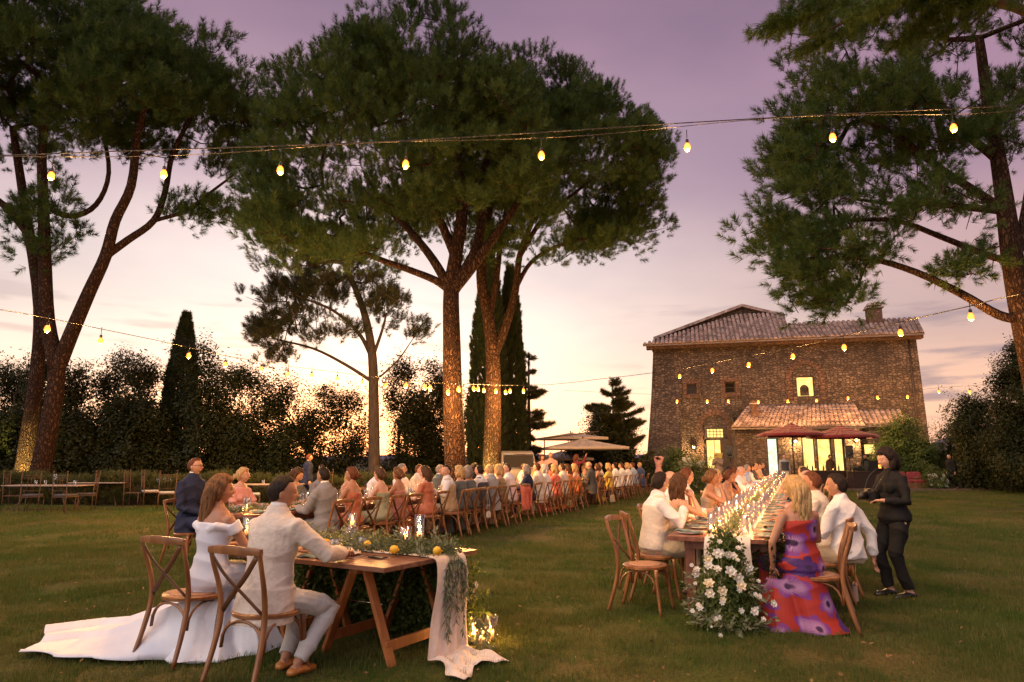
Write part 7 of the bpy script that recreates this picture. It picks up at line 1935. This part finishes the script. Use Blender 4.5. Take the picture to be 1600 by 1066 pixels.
# ------------------------------------------------------------------ iron bistro sets on the left
M_rust = pm('rusty_iron', (.07, .035, .022), (.12, .06, .035), rough=.7, scale=30)
M_stone_top = pm('pale_stone_top', (.34, .24, .19), (.44, .33, .27), rough=.5, scale=10)
M_cush = cloth('cushion_white', (.42, .40, .42), (.52, .50, .50))
M_cushd = cloth('cushion_dark', (.10, .09, .10))
def iron_table(p, rz, L_, label):
    t = empty('bistro_table', p, rz, label, 'table', 'iron garden tables on the left')
    m = MB(); m.box((0, 0, .74), (L_, .8, .03)); bevel_obj(m.build('table_top', M_stone_top, t, smooth=False), .006, 1)
    for s in (-1, 1):
        for q in (-1, 1):
            m = MB(); m.tube(smooth_path([(s*L_*.30, q*.10, .72), (s*L_*.26, q*.16, .45), (s*L_*.33, q*.26, .12), (s*L_*.37, q*.33, .0)], 4), .016, 6); m.build('leg', M_rust, t)
        m = MB(); m.tube([(s*L_*.30, -.3, .715), (s*L_*.30, .3, .715)], .014, 6); m.build('crossbar', M_rust, t)
def iron_chair(p, rz, label, cush=None):
    t = empty('garden_chair', p, rz, label, 'chair', 'iron garden chairs on the left')
    for s in (-1, 1):
        m = MB(); m.tube([(s*.23, -.22, 0), (s*.23, -.22, .45), (s*.235, -.26, 1.12)], .012, 6); m.ell((s*.235, -.26, 1.145), .026, 8, 6); m.build('back_post', M_rust, t)
        m = MB(); m.tube([(s*.23, .22, 0), (s*.22, .21, .45)], .012, 6); m.build('leg', M_rust, t)
    for z in (1.04, .98, .62): m = MB(); m.tube([(-.235, -.22-(z-.45)*.06, z), (.235, -.22-(z-.45)*.06, z)], .009, 6); m.build('back_rail', M_rust, t)
    for x in (-.08, 0, .08): m = MB(); m.tube([(x, -.23, .62), (x, -.255, .98)], .006, 5); m.build('back_bar', M_rust, t)
    m = MB(); m.box((0, 0, .45), (.46, .46, .02)); m.build('seat', M_rust, t, smooth=False)
    if cush is not None: m = MB(); m.box((0, 0, .495), (.45, .46, .055)); bevel_obj(m.build('cushion', cush, t, smooth=False), .024, 3)
p1_ = at(76, 758, .75); iron_table(Vector((p1_.x, p1_.y, 0)), -.05, 2.3, 'long garden table with a pale top at the left edge under the forked pine')
for px, rz, lb, D_ in ((20, -1.3, 'iron chair at the left end of the left-edge table', 20.6), (48, .3, 'iron chair in front of the left-edge table, left of the pair', 20.0), (100, -.2, 'iron chair in front of the left-edge table, right of the pair', 20.0), (132, 1.9, 'iron chair at the right end of the left-edge table', 20.8)):
    q = hz(px, 800, D_); iron_chair(Vector((q.x, D_, 0)), rz, lb, M_cushd if px != 20 else None)
p2_ = at(262, 748, .75); iron_table(Vector((p2_.x, 23.2, 0)), .05, 1.8, 'garden table behind the man in the navy suit')
for px, rz, lb, D_, cu in ((207, -1.45, 'iron chair left of the table with white cushions, nearest the hedge', 22.4, None), (232, -.9, 'iron chair with a plump white cushion, middle of the three', 22.6, M_cush), (258, .5, 'iron chair with a white cushion in front of the second garden table', 21.6, M_cush)):
    q = hz(px, 800, D_); iron_chair(Vector((q.x, D_, 0)), rz, lb, cu)
p3_ = at(420, 744, .75); iron_table(Vector((hz(420, 744, 21.5).x, 21.5, 0)), .0, 2.0, 'garden table with glasses seen between bride and groom')
q = hz(392, 800, 20.6); iron_chair(Vector((q.x, 20.6, 0)), -1.2, 'iron chair with a white cushion beside the blonde woman in pink', M_cush)
for (px, D_, k, lb) in ((57, 21.0, 'tum', 'tumbler at the left of the left-edge garden table'), (72, 21.0, 'tum', 'tumbler beside the wine glass on the left-edge garden table'), (86, 20.9, 'wine', 'big wine glass on the left-edge garden table'), (118, 21.0, 'tum', 'tumbler at the right of the left-edge garden table'), (247, 23.2, 'tum', 'left tumbler on the second garden table'), (258, 23.2, 'tum', 'middle tumbler on the second garden table'), (268, 23.1, 'tum', 'right tumbler on the second garden table'), (412, 21.4, 'tum', 'tumbler on the garden table between bride and groom'), (436, 21.4, 'wine', 'wine glass on the garden table between bride and groom')):
    o = proto_copy(k, mk_tumbler, Vector((hz(px, 745, D_).x, D_, .757)), lb, 'glasses on the garden tables'); o.scale = (1.5,)*3 if px == 86 else (1.2,)*3

# people standing behind the left table under the pines
def stand(px, D_, face, lab, sx, hr, tp, tc, bc, q=0, z=0, **k):
    p = hz(px, 760, D_); kw = dict(arms=('hang', 'hang'), legs='stand', lean=2); kw.update(k)
    return person(lab, p.x, D_, face, sx, seated=False, q=q, hair=hr, top=tp, topc=tc, botc=bc, z=z, **kw)
def seatp(px, D_, face, lab, sx, hr, tp, tc, bc, ch='garden', **k):
    p = hz(px, 760, D_); iron_chair(Vector((p.x, D_, k.get('z', 0))), R(face), 'iron chair of the '+lab.split(',')[0]); kw = dict(arms=('table', 'lap'), lean=4); kw.update(k)
    return person(lab, p.x, D_, face, sx, q=0, hair=hr, top=tp, topc=tc, botc=bc, **kw)
stand(479, 22.5, -60, 'man in a navy jacket standing beyond the left table before the sunset gap', 'm', ('short', 'auburn'), 'jacket', navy, navy, h=.98)
seatp(503, 24.0, 60, 'man in black seated near the foot of the shrubs', 'm', ('short', 'dark'), 'jacket', black, black)

# ------------------------------------------------------------------ pale van behind the left table
def van():
    D_ = 29.5; c = hz(806, 770, D_); t = empty('van', (c.x, D_+1.0, 0), R(8), 'small old cream van parked behind the left table, its windscreen towards the lawn', 'van')
    M_v = pm('van_cream', (.42, .35, .25), (.50, .42, .31), rough=.35, coat=.3); M_gl = pm('van_glass', (.07, .06, .045), rough=.08); M_t = pm('tyre', (.015, .015, .015), rough=.8); M_ch = pm('chrome', (.6, .58, .55), rough=.2, metallic=1)
    W2 = .80
    def sec(y, zb, zt, w, wt): return [Vector((-w, y, zb)), Vector((w, y, zb)), Vector((w*1.02, y, (zb+zt)*.5)), Vector((wt, y, zt-.06)), Vector((wt*.9, y, zt)), Vector((-wt*.9, y, zt)), Vector((-wt, y, zt-.06)), Vector((-w*1.02, y, (zb+zt)*.5))]
    m = MB(); m.rings([sec(-1.02, .35, 1.05, W2*.93, W2*.9), sec(-.98, .30, 1.12, W2, W2*.96), sec(-.70, .30, 1.78, W2, W2*.86), sec(-.5, .30, 1.86, W2, W2*.86), sec(1.5, .30, 1.86, W2, W2*.86), sec(1.6, .35, 1.75, W2, W2*.84)])
    m.build('body', M_v, t, sharp=30)
    m = MB(); a = Vector((0, -1.005, 1.12)); m.add([(-.66, -.985, 1.16), (.66, -.985, 1.16), (.60, -.745, 1.68), (-.60, -.745, 1.68), (-.66, -.965, 1.17), (.66, -.965, 1.17), (.60, -.725, 1.69), (-.60, -.725, 1.69)], [(0, 1, 2, 3), (5, 4, 7, 6), (0, 4, 5, 1), (1, 5, 6, 2), (2, 6, 7, 3), (3, 7, 4, 0)]); w = m.build('windscreen', M_gl, t, smooth=False)
    for a, b in (((-.69, -.995, 1.13), (.69, -.995, 1.13)), ((-.69, -.995, 1.13), (-.62, -.74, 1.71)), ((.69, -.995, 1.13), (.62, -.74, 1.71)), ((-.62, -.74, 1.71), (.62, -.74, 1.71))):
        m = MB(); m.tube([a, b], .022, 6); m.build('window_frame', M_ch, t)
    for s in (-1, 1):
        m = MB(); m.ell((s*.56, -1.03, .80), (.10, .05, .10), 14, 8); m.build('headlight', M_ch, t)
        m = MB(); m.tube([(s*.70, -.60, .30), (s*.84, -.60, .30)], .29, 18); o = m.build('wheel', M_t, t, sharp=40); m = MB(); m.tube([(s*.845, -.60, .30), (s*.85, -.60, .30)], .15, 14); m.build('hubcap', M_ch, o)
        m = MB(); m.tube([(s*.70, 1.1, .30), (s*.84, 1.1, .30)], .29, 18); m.build('wheel', M_t, t, sharp=40)
        m = MB(); m.add([(s*(W2+.012), -.55, 1.15), (s*(W2+.012), .25, 1.15), (s*(W2*.87+.03), .25, 1.70), (s*(W2*.87+.03), -.45, 1.70)], [(0, 1, 2, 3)]); m.build('side_window', M_gl, t, smooth=False)
        m = MB(); m.tube([(s*.80, -.9, 1.2), (s*.98, -1.0, 1.25)], .01, 5); m.ell((s*.99, -1.0, 1.27), (.07, .03, .10), 8, 6); m.build('mirror', M_ch, t)
    m = MB(); m.box((0, -1.04, .42), (1.5, .07, .12)); bevel_obj(m.build('bumper', M_ch, t, smooth=False), .02, 2)
    m = MB(); m.box((0, -1.085, .50), (.36, .01, .11)); m.build('number_plate', pm('plate_dark', (.12, .10, .08)), t, smooth=False)
van()
# big pale market umbrellas beyond the left table
M_canv = cloth('umbrella_canvas', (.46, .38, .33), (.54, .45, .40)); M_canvd = cloth('maroon_canvas', (.17, .022, .028), (.23, .035, .04))
def parasol(p, hgt, half, rise, label, mt, grp, square=True, val=.12, rz=0.0, pole=0):
    t = empty('parasol', p, rz, label, 'parasol', grp); n = 4 if square else 8
    cs = [Vector((cos(2*pi*i/n+pi/n)*half, sin(2*pi*i/n+pi/n)*half, hgt)) for i in range(n)]; top = Vector((0, 0, hgt+rise))
    m = MB(); K = 6
    for i in range(n):
        a, b = cs[i], cs[(i+1) % n]
        for k in range(K):
            u0, u1 = k/K, (k+1)/K
            def pt(u, v): q = top.lerp(a.lerp(b, v), u); q.z -= .06*sin(pi*u)*sin(pi*v)*rise+.05*rise*sin(pi*u); return q
            for j in range(4):
                v0, v1 = j/4, (j+1)/4; m.add([pt(u0, v0), pt(u1, v0), pt(u1, v1), pt(u0, v1)], [(0, 1, 2, 3)])
        m.add([a, b, b-Vector((0, 0, val)), a-Vector((0, 0, val))], [(0, 1, 2, 3)])
    o = m.build('canopy', mt, t); md = o.modifiers.new('t', 'SOLIDIFY'); md.thickness = .008
    m = MB(); m.tube([(0, 0, 0), (0, 0, hgt+rise+.08)], .035, 8); m.build('pole', M_darkwood, t)
    for i in range(n): m = MB(); m.tube([(0, 0, hgt+rise-.05), cs[i]-Vector((0, 0, .03))], .012, 5); m.build('rib', M_darkwood, t)
    m = MB(); m.lathe([(0, 0), (.30, 0), (.28, .06), (.05, .09), (0, .09)], 14); m.build('base', M_darkwood, t)
U1 = hz(912, 760, 33); parasol(Vector((U1.x, 33, 0)), hz(0, 699, 33).z, 2.5, .42, 'wide pale square parasol beyond the left table, the lower one', M_canv, 'pale parasols beyond the left table', rz=.1)
U2 = hz(893, 760, 35); parasol(Vector((U2.x, 35, 0)), hz(0, 684, 35).z, 2.0, .25, 'second pale parasol tilted above and behind the lower one', M_canv, 'pale parasols beyond the left table', rz=.3)
U3 = hz(878, 760, 37.5); parasol(Vector((U3.x, 37.5, 0)), hz(0, 716, 37.5).z, 2.2, .40, 'farthest pale parasol, low behind the guests', M_canv, 'pale parasols beyond the left table')
# steel frame posts of the awning
for (px, D_, lb) in ((851, 32.0, 'thin post at the left side of the pale parasols'),):
    p = hz(px, 760, D_); t = empty('awning_post', (p.x, D_, 0), 0, lb, 'post'); zt_ = hz(px, 685, D_).z
    m = MB(); m.box((0, 0, zt_/2), (.06, .06, zt_)); m.build('post', M_darkwood, t, smooth=False)
    m = MB(); e = hz(935, 674, 34)-Vector((p.x, D_, 0)); m.bar((0, 0, zt_), e, .05, .06); m.build('arm', M_darkwood, t, smooth=False)
# people standing beyond the left table
stand(861, 27.5, 170, 'man in a pale pink shirt standing before the bright horizon', 'm', ('crop', 'auburn'), 'shirt', pink, tan, h=1.05)
stand(847, 28.5, 200, 'woman with short dark hair standing beside the man in pale pink', 'f', ('bob', 'auburn'), 'blouse', pink, tan)
stand(900, 27.5, -60, 'woman in dark red raising one arm beyond the left table', 'f', ('bob', 'auburn'), 'blouse', cl('maroon', (.14, .02, .03)), black, arms=('hang', (Vector((.42, .18, 1.62)), Vector((.3, -.2, -1)))))
stand(1030, 33.2, -60, 'woman in a pink top with her hands behind her head by the house corner', 'f', ('updo', 'dark'), 'blouse', pink, black, arms=((Vector((-.07, -.05, 1.62)), Vector((-1, .4, .2))), (Vector((.07, -.05, 1.62)), Vector((1, .4, .2)))))

# ------------------------------------------------------------------ terrace in front of the house
TZ0 = .06
for px, D_, hh, rs, lb in ((1243, 36.6, 678, .55, 'left maroon parasol on the terrace'), (1322, 36.2, 681, .55, 'right maroon parasol on the terrace')):
    p = hz(px, 760, D_); parasol(Vector((p.x, D_, TZ0)), hz(0, hh, D_).z-TZ0, 1.75, rs, lb, M_canvd, 'maroon parasols on the terrace', square=False, val=.14)
stand(1228, 35.4, 180, 'man in a grey waistcoat and pale trousers standing by the glass door', 'm', ('short', 'brown'), 'shirt', lgrey, cream, z=TZ0, vest=dgrey)
o_, i_ = stand(1124, 35.6, 150, 'man in a grey suit reading a speech from a yellow folder by the arched door', 'm', ('short', 'dark'), 'jacket', taupe, dgrey, z=TZ0, arms=('phone', 'phone'), h=1.05)
p = hz(1122, 712, 35.2); m = MB(); m.box((0, 0, 0), (.42, .02, .28), rot=Matrix.Rotation(.5, 3, 'X')); tag(m.build('folder', pm('yellow_card', (.75, .60, .20)), loc=p, smooth=False), 'yellow folder held by the man giving the speech', 'folder')
seatp(1345, 35.0, 150, 'dark figure seated at the bar equipment under the right parasol', 'm', ('short', 'dark'), 'jacket', black, black, z=TZ0)
stand(1357, 35.8, 120, 'man in black beside the dark equipment, right of the parasol', 'm', ('short', 'dark'), 'shirt', black, black, z=TZ0)
stand(1300, 36.8, 180, 'woman in dark clothes silhouetted before the lit porch windows', 'f', ('updo', 'dark'), 'blouse', brown, black, z=TZ0)
stand(1489, 34.6, 100, 'dark-clothed waiter walking past the house corner', 'm', ('short', 'dark'), 'shirt', black, black, z=TZ0, legs='walk')
# loudspeaker on a stand
def loudspeaker(px, D_, lb):
    p = hz(px, 760, D_); t = empty('loudspeaker', (p.x, D_, TZ0), R(160), lb, 'loudspeaker'); zc = hz(0, 706, D_).z-TZ0
    m = MB(); m.box((0, 0, zc), (.36, .32, .62), taper=.95); bevel_obj(m.build('cabinet', M_black, t, smooth=False), .02, 2)
    m = MB(); m.tube([(0, 0, .55), (0, 0, zc-.3)], .02, 8); m.build('pole', M_black, t)
    for k in range(3): a = k*2.09; m = MB(); m.tube([(0, 0, .75), (cos(a)*.45, sin(a)*.45, .01)], .014, 6); m.build('leg', M_black, t)
    m = MB(); m.tube([(0, .165, zc-.1), (0, .175, zc-.1)], .13, 14); m.build('cone', pm('cone', (.03, .03, .03)), t)
loudspeaker(1331, 35.2, 'black loudspeaker on a stand before the porch windows')
loudspeaker(1143, 36.0, 'black loudspeaker right of the man giving the speech')
# buffet tables with equipment and bottles
def buffet(px0, px1, D_, lb, n=6):
    a = hz(px0, 760, D_); b = hz(px1, 760, D_); w = b.x-a.x; t = empty('buffet_table', ((a.x+b.x)/2, D_, TZ0), 0, lb, 'table')
    m = MB(); m.box((0, 0, .86), (w, .75, .04)); m.build('table_top', M_darkwood, t, smooth=False)
    m = MB(); m.box((0, -.05, .42), (w-.1, .6, .84)); m.build('table_skirt', cloth('dark_cloth', (.03, .02, .02)), t, smooth=False)
    return t
for (x0, x1, D_, lb) in ((1252, 1318, 35.6, 'dark buffet table below the lit porch windows'), (1328, 1392, 34.4, 'dark bar table with equipment right of the parasol pole')):
    buffet(x0, x1, D_, lb)
bt = [(1258, 35.5), (1263, 35.6), (1271, 35.5), (1280, 35.6), (1288, 35.5), (1297, 35.6), (1306, 35.5), (1312, 35.6), (1336, 34.3), (1342, 34.4), (1350, 34.3), (1366, 34.3), (1378, 34.3)]
def mk_bottle(label):
    m = MB(); m.lathe([(0, 0), (.038, 0), (.038, .18), (.014, .24), (.013, .31), (0, .31)], 10); return tag(m.build('bottle', pm('bottle_glass', (.02, .035, .015), rough=.1)), label, 'bottle')
for i, (px, D_) in enumerate(bt): proto_copy('bottle', mk_bottle, Vector((hz(px, 750, D_).x, D_, TZ0+.88)), 'bottle standing on the dark terrace bar', 'bottles on the terrace tables')
for i, (px, D_) in enumerate([(1262, 35.3), (1276, 35.3), (1291, 35.3), (1303, 35.3), (1362, 34.1)]):
    candle_thing('candle', Vector((hz(px, 750, D_).x, D_, TZ0+.885)), 'lit tea light on the terrace bar', 'hurricane', .10, .036, group='candles on the terrace tables', seg=12, ch=.04)
p = hz(1368, 740, 34.2); t = empty('grill', (p.x, 34.2, TZ0+.88), 0, 'small dark oven with a glowing opening on the bar table', 'oven')
m = MB(); m.box((0, 0, .25), (.8, .5, .5)); bevel_obj(m.build('oven_body', M_black, t, smooth=False), .03, 2); m = MB(); m.box((.15, -.26, .22), (.22, .02, .16)); m.build('oven_fire', emis('fire', (1, .32, .05), 3), t, smooth=False)
# garden sofa with red cushions
def sofa(px0, px1, D_, lb):
    a = hz(px0, 760, D_).x; b = hz(px1, 760, D_).x; w = b-a; t = empty('garden_sofa', ((a+b)/2, D_, TZ0), 0, lb, 'sofa')
    M_r = cloth('red_cushion', (.24, .035, .045), (.32, .06, .07)); M_w = pm('pallet_wood', (.12, .06, .03), (.2, .10, .05))
    m = MB(); m.box((0, 0, .16), (w, .8, .28)); m.box((0, .36, .45), (w, .08, .5)); m.build('frame', M_w, t, smooth=False)
    n = max(2, int(w/.8))
    for i in range(n):
        x = -w/2+w*(i+.5)/n
        m = MB(); m.box((x, -.03, .37), (w/n-.04, .72, .14)); bevel_obj(m.build('seat_cushion', M_r, t, smooth=False), .05, 3)
        m = MB(); m.box((x, .26, .62), (w/n-.05, .16, .42), rot=Matrix.Rotation(-.2, 3, 'X')); bevel_obj(m.build('back_cushion', M_r, t, smooth=False), .06, 3)
sofa(1398, 1446, 35.0, 'garden sofa with dark red cushions at the edge of the terrace, right of the bar')
sofa(1160, 1190, 36.8, 'dark red cushioned sofa against the porch wall left of the glass door')
# rose bushes with white flowers
def rosebush(px, pt, wpx, D_, lb, seed):
    t = shrub(px, pt, wpx, D_, lb, S_garden, [M_leafC], 260, name='rose_bush', seed=seed, cat='rose bush', s=(.9, 1.5), lumps=6, group=None)
    g = np.random.RandomState(seed); top = hz(px, pt, D_).z; w = wpx/FPX*D_
    for _ in range(34):
        a = g.rand()*6.28; f = g.rand(); r_ = w*(.5+.45*g.rand())*(1-.4*f); p = Vector((cos(a)*r_, -abs(sin(a))*r_*.9, top*(.2+.8*f))); flower(p, (cos(a)*.5, -1, .4), 1.5, t)
rosebush(1070, 716, 17, 31.0, 'white rose bush between the two tables, left of the arched door', 201)
rosebush(1092, 722, 13, 31.6, 'smaller white rose bush behind the tall waistcoated man', 202)
rosebush(1462, 742, 20, 34.6, 'white rose bush at the right end of the terrace sofa', 203)
# guests sitting in the dark under the oaks
for i, (px, D_, face, lb, sx, hr, tc) in enumerate([(1522, 34.8, -70, 'pale-shirted guest seated first under the right-hand oaks', 'm', ('short', 'dark'), lgrey), (1541, 35.0, 80, 'guest in black seated second under the right-hand oaks', 'm', ('short', 'dark'), black), (1560, 34.6, 60, 'guest with one white sleeve seated third under the right-hand oaks', 'f', ('bob', 'dark'), dgrey), (1580, 34.8, -80, 'dark-haired guest seated last under the right-hand oaks', 'f', ('long', 'dark'), black)]):
    seatp(px, D_, face, lb, sx, hr, 'shirt' if sx == 'm' else 'blouse', tc, black, z=TZ0)
def pot(px, D_, lb):
    p = hz(px, 760, D_); m = MB(); m.lathe([(0, 0), (.16, 0), (.24, .38), (.26, .40), (.22, .40), (.20, .34), (0, .34)], 16)
pot(1440, 34.5, '')
